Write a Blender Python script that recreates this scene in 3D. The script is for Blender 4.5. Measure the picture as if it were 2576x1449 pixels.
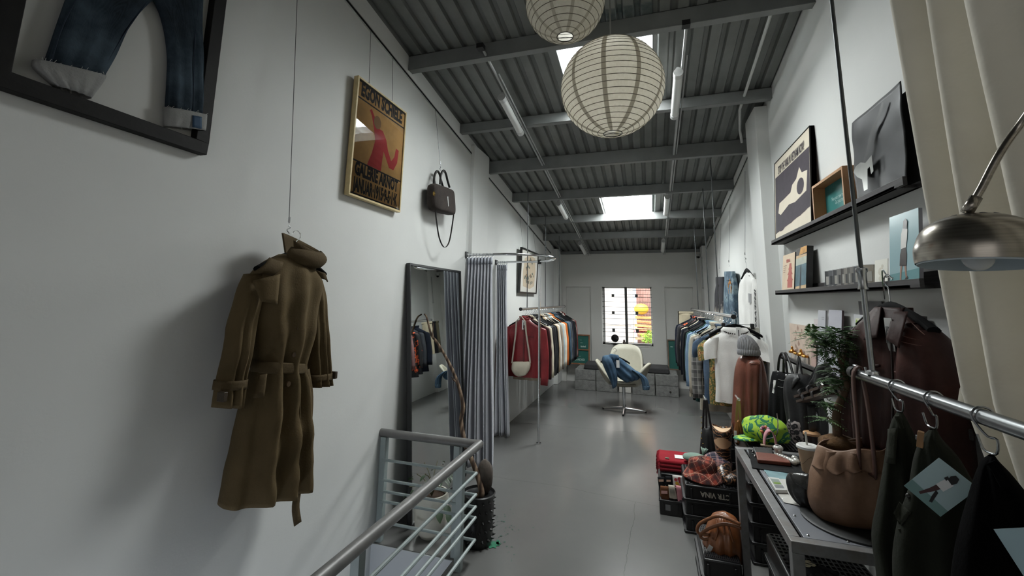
import bpy, bmesh, math, random
from mathutils import Vector, Matrix, noise
pi, sin, cos = math.pi, math.sin, math.cos
V = Vector
SC = bpy.context.scene
for o in list(bpy.data.objects):
    bpy.data.objects.remove(o)
COL = SC.collection
# ------------------------------------------------------------------ camera
CAMH = 1.55
YAW, PITCH, ROLL, FPX, CX, CY = 0.3082491, 0.1523987, -0.0142681, 1075.95874, 1288.0, 587.345
RM = (Matrix.Rotation(YAW, 3, 'Z') @ Matrix.Rotation(PITCH, 3, 'X') @ Matrix.Rotation(ROLL, 3, 'Y'))
CAM = V((0, 0, CAMH))
cam_data = bpy.data.cameras.new('camera'); cam = bpy.data.objects.new('camera', cam_data); COL.objects.link(cam)
right, fwd, up = RM.col[0], RM.col[1], RM.col[2]
cam.matrix_world = Matrix(((right.x, up.x, -fwd.x, 0), (right.y, up.y, -fwd.y, 0), (right.z, up.z, -fwd.z, CAMH), (0, 0, 0, 1)))
cam_data.sensor_width = 36; cam_data.lens = FPX / 2576 * 36
cam_data.shift_y = -(724.5 - CY) / 2576; cam_data.clip_start = .02; cam_data.clip_end = 200
SC.camera = cam
# ------------------------------------------------------------------ world and light
w = bpy.data.worlds.new('sky'); SC.world = w; w.use_nodes = True
w.node_tree.nodes['Background'].inputs[0].default_value = (.80, .90, 1, 1)
w.node_tree.nodes['Background'].inputs[1].default_value = 1.6
SLOPE = 0.161
ROOFN = V((0, SLOPE, 1)).normalized()
def area(name, loc, aim, sx, sy, power, col=(1, 1, 1), spread=180):
    L = bpy.data.lights.new(name, 'AREA'); L.shape = 'RECTANGLE'; L.size = sx; L.size_y = sy; L.energy = power; L.color = col
    L.spread = math.radians(spread)
    o = bpy.data.objects.new(name, L); COL.objects.link(o); o.location = loc
    o.rotation_euler = V(aim).to_track_quat('-Z', 'Y').to_euler(); return o
area('skylight_sky_near', (-.25, 3.38, 3.55), -ROOFN, .80, 1.15, 128, (1, .985, .955))
area('skylight_sky_far', (-.22, 6.14, 3.10), -ROOFN, .84, .96, 185, (1, .985, .955))
area('lane_sky', (-.4, 9.5, 4.2), (0, .55, -1), 3.4, 1.6, 420, (1, .98, .95))
area('window_sky', (-.4, 8.82, 2.35), (0, -.75, -1), 1.3, .5, 60, (1, .97, .93))
pl_ = bpy.data.lights.new('stairwell_lamp', 'POINT'); pl_.energy = 9; pl_.color = (.86, .92, 1); pl_.shadow_soft_size = .08
po_ = bpy.data.objects.new('stairwell_lamp', pl_); COL.objects.link(po_); po_.location = (-1.45, .75, -.35)
area('front_fill', (-.4, -1.9, 1.9), (0, 1, -.05), 2.2, 1.3, 6.5, (1, .98, .96))  # added fill light for the dark near objects; the rear wall has no window
SC.view_settings.view_transform = 'Standard'; SC.view_settings.look = 'None'
SC.view_settings.exposure = 0.18; SC.view_settings.gamma = 1; SC.view_settings.use_curve_mapping = False
SC.cycles.use_denoising = True
SC.cycles.max_bounces = 10; SC.cycles.diffuse_bounces = 8; SC.cycles.glossy_bounces = 3
SC.cycles.transmission_bounces = 4; SC.cycles.transparent_max_bounces = 8
SC.cycles.caustics_reflective = False; SC.cycles.caustics_refractive = False
SC.cycles.sample_clamp_indirect = 6
# ------------------------------------------------------------------ pixel of the photograph -> point on a plane of the room
def P(x, y, X=None, Y=None, Z=None, N=None):
    d = RM @ V(((x - CX) / FPX, 1, (CY - y) / FPX))
    if X is not None: t = X / d.x
    elif Y is not None: t = Y / d.y
    elif Z is not None: t = (Z - CAMH) / d.z
    else: n, q = V(N[0]), V(N[1]); t = (q - CAM).dot(n) / d.dot(n)
    return CAM + d * t
# ------------------------------------------------------------------ materials
def lin(h):
    h = h.lstrip('#'); c = [int(h[i:i + 2], 16) / 255 for i in (0, 2, 4)]
    return tuple([x / 12.92 if x < .04045 else ((x + .055) / 1.055) ** 2.4 for x in c] + [1])
MATS = {}
class NT:
    def __init__(s, name):
        s.m = bpy.data.materials.new(name); s.m.use_nodes = True; s.t = s.m.node_tree
        s.b = s.t.nodes['Principled BSDF']; s.out = s.t.nodes['Material Output']
    def n(s, typ, **kw):
        nd = s.t.nodes.new(typ)
        for k, v in kw.items():
            if k.startswith('i_'):
                key = k[2:]; nd.inputs[int(key) if key.isdigit() else key.replace('_', ' ')].default_value = v
            else: setattr(nd, k, v)
        return nd
    def l(s, a, b): s.t.links.new(a, b)
    def coord(s, kind='Object'): return s.n('ShaderNodeTexCoord').outputs[kind]
    def noise(s, scale, det=3, rough=.55, co=None, dist=0):
        nd = s.n('ShaderNodeTexNoise', i_Scale=scale, i_Detail=det, i_Roughness=rough, i_Distortion=dist)
        s.l(co or s.coord(), nd.inputs['Vector']); return nd.outputs['Fac']
    def ramp(s, fac, stops, const=False):
        nd = s.n('ShaderNodeValToRGB'); cr = nd.color_ramp
        if const: cr.interpolation = 'CONSTANT'
        while len(cr.elements) < len(stops): cr.elements.new(.5)
        for e, (p, c) in zip(cr.elements, stops): e.position = p; e.color = lin(c) if isinstance(c, str) else c
        s.l(fac, nd.inputs['Fac']); return nd.outputs['Color']
    def mix(s, fac, a, b, mode='MIX'):
        nd = s.n('ShaderNodeMix', data_type='RGBA', blend_type=mode)
        for sock, v in ((nd.inputs[0], fac), (nd.inputs[6], a), (nd.inputs[7], b)):
            if hasattr(v, 'is_linked'): s.l(v, sock)
            else: sock.default_value = lin(v) if isinstance(v, str) else v
        return nd.outputs[2]
    def math(s, op, a, b=0.0):
        nd = s.n('ShaderNodeMath', operation=op)
        for i, v in enumerate((a, b)):
            if hasattr(v, 'is_linked'): s.l(v, nd.inputs[i])
            else: nd.inputs[i].default_value = v
        return nd.outputs[0]
    def xyz(s, co=None):
        nd = s.n('ShaderNodeSeparateXYZ'); s.l(co or s.coord(), nd.inputs[0]); return nd.outputs
    def bump(s, h, strength=.3, dist=.01):
        nd = s.n('ShaderNodeBump', i_Strength=strength, i_Distance=dist); s.l(h, nd.inputs['Height'])
        s.l(nd.outputs[0], s.b.inputs['Normal'])
    def color(s, c):
        if hasattr(c, 'is_linked'): s.l(c, s.b.inputs['Base Color'])
        else: s.b.inputs['Base Color'].default_value = lin(c) if isinstance(c, str) else c
    def set(s, **kw):
        for k, v in kw.items(): s.b.inputs[k.replace('_', ' ')].default_value = v
def mat(hexc, rough=.7, metal=0, var=.10, vs=6, bump=0, bs=80, coat=0, sheen=0, spec=.5, name=None, bd=.004):
    key = (hexc, rough, metal, var, vs, bump, bs, coat, sheen, spec)
    if key in MATS: return MATS[key]
    t = NT(name or 'mat_' + hexc)
    c = lin(hexc)
    if var:
        a = tuple(max(0, x * (1 - var)) for x in c[:3]) + (1,); b = tuple(min(1, x * (1 + var)) for x in c[:3]) + (1,)
        t.color(t.ramp(t.noise(vs, 4), [(.3, a), (.7, b)]))
    else: t.color(c)
    t.set(Roughness=rough, Metallic=metal, Coat_Weight=coat, Sheen_Weight=sheen)
    t.b.inputs['Specular IOR Level'].default_value = spec
    if bump: t.bump(t.noise(bs, 3), bump, bd)
    MATS[key] = t.m; return t.m
def cloth(h, var=.14, rough=.92, bump=.35, bs=140, vs=9): return mat(h, rough, 0, var, vs, bump, bs, 0, 0, .2)
def leather(h, rough=.45, var=.25): return mat(h, rough, 0, var, 7, .35, 90, 0, 0, .5)
def plain(h, rough=.6): return mat(h, rough, 0, 0)
def metal(h='b9bcc0', rough=.3, var=.06): return mat(h, rough, 1, var, 25)
def stripes(t, sock, scale, width, off=0.0):
    f = t.math('FRACT', t.math('ADD', t.math('MULTIPLY', sock, scale), off)); return t.math('LESS_THAN', f, width)
def plaid(name, base, bands, ax=('X', 'Z'), rot=0):
    """bands: (scale, width, offset, colour, amount) drawn along both axes."""
    t = NT(name); co = t.coord()
    if rot:
        mp = t.n('ShaderNodeMapping'); mp.inputs['Rotation'].default_value = (0, rot, rot * .6); t.l(co, mp.inputs[0]); co = mp.outputs[0]
    s = t.xyz(co); c = t.mix(0.0, base, base)
    for sc, wd, of, colr, amt in bands:
        for a in ax: c = t.mix(t.math('MULTIPLY', stripes(t, s[a], sc, wd, of), amt), c, colr)
    t.color(c); t.set(Roughness=.95); t.bump(t.noise(180, 2), .3, .003); return t.m
# ------------------------------------------------------------------ mesh builder
def frames(pts):
    pts = [V(p) for p in pts]; out = []; nrm = None
    for i, p in enumerate(pts):
        a = pts[max(i - 1, 0)]; b = pts[min(i + 1, len(pts) - 1)]; d = (b - a)
        d = d.normalized() if d.length > 1e-9 else V((0, 0, 1))
        if nrm is None:
            nrm = d.orthogonal().normalized()
        else:
            nrm = nrm - d * nrm.dot(d); nrm = nrm.normalized() if nrm.length > 1e-6 else d.orthogonal().normalized()
        out.append((p, d, nrm, d.cross(nrm)))
    return out
def smooth(pts, n=6, closed=False):
    pts = [V(p) for p in pts]; out = []; m = len(pts)
    rng = range(m if closed else m - 1)
    for i in rng:
        p1, p2 = pts[i], pts[(i + 1) % m]
        p0 = pts[i - 1] if (i > 0 or closed) else p1 * 2 - p2
        p3 = pts[(i + 2) % m] if (i + 2 < m or closed) else p2 * 2 - p1
        for k in range(n):
            t = k / n
            out.append(.5 * ((2 * p1) + (p2 - p0) * t + (2 * p0 - 5 * p1 + 4 * p2 - p3) * t * t + (3 * p1 - p0 - 3 * p2 + p3) * t ** 3))
    if not closed: out.append(pts[-1])
    return out
class MB:
    def __init__(s): s.v = []; s.f = []; s.m = []
    def add(s, vs, fs, mi=0):
        o = len(s.v); s.v += [V(x) for x in vs]; s.f += [tuple(i + o for i in f) for f in fs]; s.m += [mi] * len(fs); return s
    def box(s, a, b, mi=0, R=None, c=None):
        x0, y0, z0 = a; x1, y1, z1 = b
        vs = [V(q) for q in ((x0, y0, z0), (x1, y0, z0), (x1, y1, z0), (x0, y1, z0), (x0, y0, z1), (x1, y0, z1), (x1, y1, z1), (x0, y1, z1))]
        if R is not None:
            c = V(c) if c is not None else (V(a) + V(b)) / 2
            vs = [R @ (q - c) + c for q in vs]
        return s.add(vs, [(0, 3, 2, 1), (4, 5, 6, 7), (0, 1, 5, 4), (1, 2, 6, 5), (2, 3, 7, 6), (3, 0, 4, 7)], mi)
    def fbox(s, fr, a, b, mi=0):
        o, u, v, n = fr
        q = MB().box(a, b); return s.add([o + u * p.x + v * p.y + n * p.z for p in q.v], q.f, mi)
    def rings(s, rings, mi=0, close=True, cap0=False, cap1=False):
        n = len(rings[0]); vs = [p for r in rings for p in r]; fs = []
        for i in range(len(rings) - 1):
            for j in range(n if close else n - 1):
                k = (j + 1) % n; fs.append((i * n + j, i * n + k, (i + 1) * n + k, (i + 1) * n + j))
        if cap0: fs.append(tuple(range(n - 1, -1, -1)))
        if cap1: fs.append(tuple(range((len(rings) - 1) * n, len(rings) * n)))
        return s.add(vs, fs, mi)
    def tube(s, pts, r, n=8, mi=0, closed=False, flat=1.0):
        fr = frames(pts); m = len(fr); rr = r if isinstance(r, (list, tuple)) else [r] * m
        if len(rr) != m: rr = [rr[0] + (rr[-1] - rr[0]) * i / (m - 1) for i in range(m)]
        R = [[p + (a * cos(2 * pi * k / n) + b * sin(2 * pi * k / n) * flat) * rr[i] for k in range(n)] for i, (p, d, a, b) in enumerate(fr)]
        if closed: R.append(R[0])
        return s.rings(R, mi, True, not closed, not closed)
    def strap(s, pts, wdir, w, th=.004, mi=0):
        """flat band along pts, width along wdir"""
        fr = frames(pts); R = []
        wd = V(wdir)
        for p, d, a, b in fr:
            q = wd - d * wd.dot(d); q = q.normalized() if q.length > 1e-6 else a
            m = d.cross(q).normalized()
            R.append([p + q * w / 2 + m * th / 2, p - q * w / 2 + m * th / 2, p - q * w / 2 - m * th / 2, p + q * w / 2 - m * th / 2])
        return s.rings(R, mi, True, True, True)
    def lathe(s, prof, n=24, c=(0, 0, 0), mi=0, ax=None, wob=0, arc=None):
        c = V(c); R = []
        A = V(ax).normalized() if ax else V((0, 0, 1)); q = V((0, 0, 1)).rotation_difference(A)
        for r, z in prof:
            R.append([c + q @ V((r * cos(2 * pi * k / n), r * sin(2 * pi * k / n), z)) for k in range(n)])
        return s.rings(R, mi, True, prof[0][0] > 1e-6 and False, False)
    def disc(s, c, r, ax=(0, 0, 1), n=20, mi=0, ry=None):
        q = V((0, 0, 1)).rotation_difference(V(ax).normalized())
        return s.add([V(c) + q @ V((r * cos(2 * pi * k / n), (ry or r) * sin(2 * pi * k / n), 0)) for k in range(n)], [tuple(range(n))], mi)
    def cyl(s, a, b, r, n=12, mi=0): return s.tube([a, b], r, n, mi)
    def ell(s, c, r, n=16, m=10, mi=0, R=None, fn=None):
        c = V(c); rings = []
        for i in range(m + 1):
            t = pi * i / m; rg = []
            for k in range(n):
                a = 2 * pi * k / n; d = V((sin(t) * cos(a), sin(t) * sin(a), cos(t)))
                q = V((d.x * r[0], d.y * r[1], d.z * r[2])) * (fn(d) if fn else 1)
                rg.append(c + (R @ q if R else q))
            rings.append(rg)
        return s.rings(rings, mi)
    def grid(s, fn, nu, nv, mi=0, th=0):
        pts = [[V(fn(i / nu, j / nv)) for j in range(nv + 1)] for i in range(nu + 1)]
        s.rings(pts, mi, False)
        if th:
            g = []
            for i in range(nu + 1):
                row = []
                for j in range(nv + 1):
                    du = pts[min(i + 1, nu)][j] - pts[max(i - 1, 0)][j]; dv = pts[i][min(j + 1, nv)] - pts[i][max(j - 1, 0)]
                    nn = du.cross(dv); nn = nn.normalized() if nn.length > 1e-12 else V((0, 0, 1))
                    row.append(pts[i][j] - nn * th)
                g.append(row)
            s.rings(g, mi, False)
            edge = lambda q: [q[0][j] for j in range(nv + 1)] + [q[i][nv] for i in range(1, nu + 1)] + [q[nu][j] for j in range(nv - 1, -1, -1)] + [q[i][0] for i in range(nu - 1, 0, -1)]
            s.rings([edge(pts), edge(g)], mi, True)
        return s
    def poly(s, fr, pts, z=0, mi=0, th=0):
        o, u, v, n = fr; A = [o + u * p[0] + v * p[1] + n * z for p in pts]; m = len(A)
        s.add(A, [tuple(range(m))], mi)
        if th:
            B = [q - n * th for q in A]; s.add(A + B, [tuple(range(2 * m - 1, m - 1, -1))] + [(i, i + m, (i + 1) % m + m, (i + 1) % m) for i in range(m)], mi)
        return s
    def build(s, name, mats, parent=None, origin=None, ang=.7, local=False, bev=0, recalc=True, sub=0, solid=0):
        me = bpy.data.meshes.new(name)
        if parent is not None and not local: inv = MW[parent].inverted(); vs = [inv @ q for q in s.v]
        else:
            o = V(origin) if origin is not None else V((0, 0, 0))
            vs = [q - o for q in s.v] if origin is not None else s.v
        me.from_pydata([tuple(q) for q in vs], [], s.f)
        for m in (mats if isinstance(mats, (list, tuple)) else [mats]): me.materials.append(m)
        for p, mi in zip(me.polygons, s.m): p.material_index = mi
        bm = bmesh.new(); bm.from_mesh(me)
        bmesh.ops.remove_doubles(bm, verts=bm.verts, dist=1e-6)
        if recalc: bmesh.ops.recalc_face_normals(bm, faces=bm.faces)
        bm.to_mesh(me); bm.free()
        for p in me.polygons: p.use_smooth = True
        if ang < 3: me.set_sharp_from_angle(angle=ang)
        ob = bpy.data.objects.new(name, me); COL.objects.link(ob)
        if bev:
            md = ob.modifiers.new('edge', 'BEVEL'); md.width = bev; md.segments = 2; md.limit_method = 'ANGLE'; md.angle_limit = .6
        if solid:
            md = ob.modifiers.new('cloth', 'SOLIDIFY'); md.thickness = solid; md.offset = 0
        if sub:
            md = ob.modifiers.new('soft', 'SUBSURF'); md.levels = sub; md.render_levels = sub
        if parent is not None: ob.parent = parent; MW[ob] = MW[parent]
        else:
            ob.location = V(origin) if origin is not None else V((0, 0, 0)); MW[ob] = Matrix.Translation(ob.location)
        return ob
MW = {}
def tag(o, label, cat, group=None, kind=None):
    o['label'] = label; o['category'] = cat
    if group: o['group'] = group
    if kind: o['kind'] = kind
    return o
def thing(name, label, cat, loc=(0, 0, 0), rz=0, group=None):
    o = bpy.data.objects.new(name, None); COL.objects.link(o); o.location = V(loc); o.rotation_euler = (0, 0, rz)
    o.empty_display_size = .05; MW[o] = Matrix.Translation(V(loc)) @ Matrix.Rotation(rz, 4, 'Z')
    return tag(o, label, cat, group)
def base_of(mb):
    xs = [q.x for q in mb.v]; ys = [q.y for q in mb.v]; zs = [q.z for q in mb.v]
    return V(((min(xs) + max(xs)) / 2, (min(ys) + max(ys)) / 2, min(zs)))
def solo(name, mb, mats, label, cat, group=None, **kw):
    return tag(mb.build(name, mats, origin=base_of(mb), **kw), label, cat, group)
def struct(name, mb, mats, **kw):
    o = mb.build(name, mats, origin=base_of(mb), **kw); o['kind'] = 'structure'; return o
def dup(root, loc, rz, label, group=None):
    r = root.copy(); COL.objects.link(r); r.location = V(loc); r.rotation_euler = (0, 0, rz); r['label'] = label
    if group: r['group'] = group
    MW[r] = Matrix.Translation(V(loc)) @ Matrix.Rotation(rz, 4, 'Z')
    for ch in list(root.children):
        c = ch.copy(); COL.objects.link(c); c.parent = r; MW[c] = MW[r]
        for g in list(ch.children):
            d = g.copy(); COL.objects.link(d); d.parent = c; MW[d] = MW[r]
    return r
def frame(o, u, v):
    o, u, v = V(o), V(u).normalized(), V(v); v = (v - u * v.dot(u)).normalized(); return (o, u, v, u.cross(v))
def at(fr, a, b, c=0): return fr[0] + fr[1] * a + fr[2] * b + fr[3] * c
def text_mb(mb, s, fr, size, z=.0008, mi=0, align='CENTER', bold=0, sx=1.0, flip=False):
    cu = bpy.data.curves.new('t', 'FONT'); cu.body = s; cu.size = size; cu.align_x = align; cu.align_y = 'CENTER'; cu.offset = bold
    cu.resolution_u = 2
    ob = bpy.data.objects.new('t', cu); me = bpy.data.meshes.new_from_object(ob)
    sg = -1 if flip else 1
    mb.add([at(fr, q.co.x * sx * sg, q.co.y * sg, z) for q in me.vertices], [tuple(p.vertices) for p in me.polygons], mi)
    bpy.data.meshes.remove(me); bpy.data.objects.remove(ob); bpy.data.curves.remove(cu); return mb
def nz(p, s=1.0, seed=0): return noise.noise(V((p[0] * s + seed * 7.3, p[1] * s - seed * 3.1, p[2] * s + seed * 1.7)))
class Silo:
    """Soft volume lofted through a stack of cross sections; every section is given by its two side points on a plane of the room and a half depth."""
    def __init__(s, n, rows, sub=4, m=32, ripple=(0, 6, 0), power=.8, seed=0):
        s.n = V(n).normalized(); s.power = power
        A = smooth([r[0] for r in rows], sub); B = smooth([r[1] for r in rows], sub)
        D = smooth([V((r[2], 0, 0)) for r in rows], sub); s.rows = []
        s.rg = []; amp, k, sd = ripple; L = len(A)
        for i in range(L):
            c = (A[i] + B[i]) / 2; a = (B[i] - A[i]) / 2; d = D[i].x; t = i / (L - 1)
            s.rows.append((c, a, d)); rg = []
            for j in range(m):
                th = 2 * pi * j / m; cx = cos(th); sy = sin(th)
                dd = math.copysign(abs(sy) ** power, sy) * d
                dd += amp * t * sin(cx * k * 1.7 + sd + .8 * sin(t * 3 + sd)) * abs(sy) ** .5 + amp * .7 * nz(c + a * cx, 9, sd) * abs(sy)
                rg.append(c + a * cx + s.n * dd)
            s.rg.append(rg)
    def to(s, mb, mi=0, cap0=False, cap1=False): mb.rings(s.rg, mi, True, cap0, cap1); return s
    def front(s, x, y, lift=.003, plane=None):
        """point of the front surface seen at pixel x, y (approximately)"""
        best = None
        for c, a, d in s.rows:
            q = P(x, y, N=(s.n, c)); u = (q - c).dot(a) / max(a.length_squared, 1e-9); dz = abs((q - c - a * u).length)
            if best is None or dz < best[0]: best = (dz, max(-.97, min(.97, u)), q, d)
        dz, u, q, d = best
        dd = d * (1 - u * u) ** (s.power / 2)
        return P(x, y, N=(s.n, q + s.n * (dd + lift)))
def prow(plane, rows):
    """rows of (xl, yl, xr, yr, depth) in photo pixels -> section points on plane"""
    return [(P(r[0], r[1], N=plane), P(r[2], r[3], N=plane), r[4]) for r in rows]
def patch(mb, silo, px, lift=.004, nu=4, nv=4, mi=0):
    """quad patch lying on the front of a silo; px = 4 corners (tl, tr, br, bl)"""
    def fn(u, v):
        a = V((*px[0], 0)).lerp(V((*px[1], 0)), u); b = V((*px[3], 0)).lerp(V((*px[2], 0)), u); q = a.lerp(b, v)
        return silo.front(q.x, q.y, lift)
    return mb.grid(fn, nu, nv, mi, .003)
def hang_wire(name, top, bot, label, hook=True):
    """thin gallery cable with a small barrel and a wire hook"""
    t = thing(name, label, 'cable', bot)
    top, bot = V(top), V(bot)
    MB().tube([top, bot], .0016, 5).build('wire', STEEL_DARK, t)
    MB().cyl(bot + V((0, 0, .005)), bot + V((0, 0, .03)), .005, 8).build('gripper', STEEL, t)
    if hook:
        pts = [bot + V((0, .012 * sin(a) * (1 - a / 14), -.012 - a * .0045)) for a in [i * .5 for i in range(17)]]
        MB().tube(pts, .0022, 6).build('hook', STEEL, t)
    return t
STEEL = metal('b4b6b8', .32); STEEL_DARK = metal('5a5c5e', .45); CHROME = metal('d8dadc', .12, .02)
BLACK = plain('0c0c0d', .5); WHITE_CARD = plain('e8e8e6', .6); PRINT_INK = plain('26262a', .7)
# ------------------------------------------------------------------ room shell
XL, XR, YF, YB = -1.74, 1.0, 8.55, -2.0
def wall_mat(name, base, amt=.05):
    t = NT(name); c = lin(base)
    a = tuple(x * (1 - amt) for x in c[:3]) + (1,); b = tuple(min(1, x * (1 + amt * .5)) for x in c[:3]) + (1,)
    col = t.ramp(t.noise(1.3, 5), [(.3, a), (.7, b)])
    chips = t.ramp(t.noise(11, 2, .4), [(.0, (1, 1, 1, 1)), (.17, (0, 0, 0, 1)), (.175, (0, 0, 0, 1))])
    t.color(t.mix(t.math('MULTIPLY', chips, .35), col, '8d8a84')); t.set(Roughness=.62); t.bump(t.noise(90, 4), .12, .003); return t.m
WALL = wall_mat('white_wall_paint', 'dfe0de')
FLC = ((XL + XR) / 2, (YB + YF + .2) / 2)   # the slab's centre in plan
CRACKS = [((-1.5, 3.82), (-.75, 3.83)), ((-.75, 3.83), (.2, 3.70)), ((-.15, 3.75), (-.20, 2.2)), ((-1.7, 5.50), (1.0, 5.68))]
def floor_mat():
    t = NT('grey_epoxy_floor')
    c = t.ramp(t.noise(1.6, 6, .6), [(.25, '626261'), (.55, '656564'), (.8, '6a6a68')])
    spots = t.ramp(t.noise(26, 3, .5), [(0, (1, 1, 1, 1)), (.17, (0, 0, 0, 1))])
    c = t.mix(t.math('MULTIPLY', spots, .10), c, '55585a')
    sx = t.xyz(t.coord('Generated') if False else t.coord()); wob = t.math('MULTIPLY', t.math('SUBTRACT', t.noise(5, 3, .6), .5), .05)
    for (ax, ay), (bx_, by_) in CRACKS:
        L_ = math.hypot(bx_ - ax, by_ - ay); ux, uy = (bx_ - ax) / L_, (by_ - ay) / L_
        dx, dy = t.math('SUBTRACT', sx[0], ax - FLC[0]), t.math('SUBTRACT', sx[1], ay - FLC[1])
        tt = t.math('ADD', t.math('MULTIPLY', dx, ux), t.math('MULTIPLY', dy, uy)); dd = t.math('ADD', t.math('ADD', t.math('MULTIPLY', dx, -uy), t.math('MULTIPLY', dy, ux)), wob)
        msk = t.math('MULTIPLY', t.math('LESS_THAN', t.math('ABSOLUTE', dd), .0016), t.math('MULTIPLY', t.math('GREATER_THAN', tt, 0.0), t.math('LESS_THAN', tt, L_)))
        c = t.mix(t.math('MULTIPLY', msk, .6), c, '3c3d3d')
    t.color(c); t.l(t.ramp(t.noise(1.2, 3), [(.3, (.17, .17, .17, 1)), (.7, (.22, .22, .22, 1))]), t.b.inputs['Roughness'])
    t.b.inputs['Specular IOR Level'].default_value = .45; return t.m
FLOOR = floor_mat()
# floor slab with the stair opening along the coat wall
fl = MB(); SX, SY = -1.17, 2.60
fl.box((XL, SY, -.16), (XR, YF + .2, 0)); fl.box((SX, YB, -.16), (XR, SY, 0))
struct('floor', fl, FLOOR, ang=.5)
STAIRW = wall_mat('stairwell_paint', 'd5d9de')
st = MB(); st.box((XL, SY - .006, -.5), (SX, SY, -.003)); st.box((XL - .1, SY, -2.4), (SX + .1, SY + .1, -.16)); st.box((SX, YB, -2.4), (SX + .1, SY, -.16))
st.box((XL - .1, YB - .1, -2.5), (SX + .1, SY + .1, -2.4))
struct('wall_stairwell', st, STAIRW)
sp = MB()
for i in range(7): sp.box((XL, SY - .26 - i * .27, -2.4), (SX, SY - i * .27, -.42 - i * .19))
struct('floor_stair', sp, mat('8f979f', .5, 0, .1, 8))
ddm = MB().box((-1.60, 2.36, -.418), (-1.30, 2.585, -.405)); solo('stair_mat', ddm, cloth('27406e'), 'dark blue mat lying on the top stair below the railing', 'mat')
# side walls
def roofz(y): return 3.43 - SLOPE * (y - 2.73)
wl = MB(); wl.box((XL - .12, YB - .2, -2.5), (XL, YF + .3, 4.6)); struct('wall_left', wl, WALL)
wr = MB(); wr.box((XR, YB - .2, -.2), (XR + .12, YF + .3, 4.6)); struct('wall_right', wr, WALL)
wb = MB(); wb.box((XL - .1, YB - .12, -2.5), (XR + .1, YB, 4.6)); struct('wall_back', wb, WALL)
# window wall with its opening and two shallow niches
WX0, WX1, WZ0, WZ1 = -.872, .055, .722, 1.814
wf = MB(); T = .16
wf.box((XL, YF + .05, -.2), (WX0, YF + T + .05, 3.0)); wf.box((WX1, YF + .05, -.2), (XR, YF + T + .05, 3.0))
wf.box((WX0, YF + .05, -.2), (WX1, YF + T + .05, WZ0)); wf.box((WX0, YF + .05, WZ1), (WX1, YF + T + .05, 3.0))
N1, N2 = (-1.572, -1.083), (.284, .775); NZ = 1.816
for a, b in ((XL, N1[0]), (N1[1], WX0), (WX1, N2[0]), (N2[1], XR)): wf.box((a, YF, -.0), (b, YF + .05, 3.0))
for a, b in (N1, N2): wf.box((a, YF, NZ), (b, YF + .05, 3.0))
wf.box((WX0, YF, 0), (WX1, YF + .05, WZ0)); wf.box((WX0, YF, WZ1), (WX1, YF + .05, 3.0))
struct('wall_far', wf, wall_mat('far_wall_paint', 'd9d9d5'))
# columns
struct('trim_1', MB().box((XL - .01, 4.0, 0), (-1.70, 4.44, roofz(4.4))), WALL, bev=.004)
struct('trim_2', MB().box((.905, 3.88, 0), (XR + .01, 4.24, roofz(4.2))), WALL, bev=.004)
struct('trim_3', MB().box((XL - .01, 8.15, 0), (-1.66, YF, roofz(8.3))), WALL, bev=.004)
struct('trim_4', MB().box((.92, 8.15, 0), (XR + .01, YF, roofz(8.3))), WALL, bev=.004)
# plaster strip under the roof sheets on both sides (wall heads)
# ------------------------------------------------------------------ corrugated roof
def roof_mat():
    t = NT('galvanised_roof_sheet'); c = t.ramp(t.noise(2.2, 6, .65), [(.25, '646664'), (.5, '757775'), (.8, '838583')])
    streak = t.n('ShaderNodeTexNoise', i_Scale=2.0, i_Detail=4.0); mp = t.n('ShaderNodeMapping'); mp.inputs['Scale'].default_value = (9, .5, 1)
    t.l(t.coord(), mp.inputs[0]); t.l(mp.outputs[0], streak.inputs['Vector'])
    c = t.mix(t.ramp(streak.outputs['Fac'], [(.62, (0, 0, 0, 1)), (.75, (.35, .35, .35, 1))]), c, '9a9b99')
    t.color(c); t.set(Roughness=.5, Metallic=.35); return t.m
ROOF = roof_mat()
PITCHX = .1135
def corr(x):
    f = ((x - .02) / PITCHX) % 1
    if f < .52: return 0.0
    if f < .62: return (f - .52) / .10 * .026
    if f < .86: return .026
    if f < .96: return (.96 - f) / .10 * .026
    return 0.0
def xsteps(a, b):
    xs = [a]; k = math.floor((a - .02) / PITCHX)
    while True:
        done = False
        for f in (0, .52, .62, .86, .96):
            x = .02 + (k + f) * PITCHX
            if x >= b: done = True; break
            if x > a + 1e-4: xs.append(x)
        if done: break
        k += 1
    return xs + [b]
def sheet(mb, x0, x1, y0, y1, dz=0, ny=2):
    xs = xsteps(x0, x1); R = []
    for j in range(ny + 1):
        y = y0 + (y1 - y0) * j / ny; R.append([V((x, y, roofz(y) + corr(x) + dz)) for x in xs])
    mb.rings(R, 0, False)
SK1 = (-.60, .085, 2.62, 4.02); SK2 = (-.575, .115, 5.42, 6.58)
rf = MB()
sheet(rf, XL, SK1[0], YB, YF + .3, ny=12); sheet(rf, SK1[1], XR, YB, YF + .3, ny=12)
sheet(rf, SK1[0], SK1[1], YB, 2.80, ny=6); sheet(rf, SK1[0], SK1[1], 3.80, 5.62, ny=3); sheet(rf, SK1[0], SK2[0], 5.62, 6.62)
sheet(rf, SK1[0], SK1[1], 6.60, YF + .3)
rf.build  # roof sheets
struct('ceiling', rf, ROOF, ang=.4, recalc=False)
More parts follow.
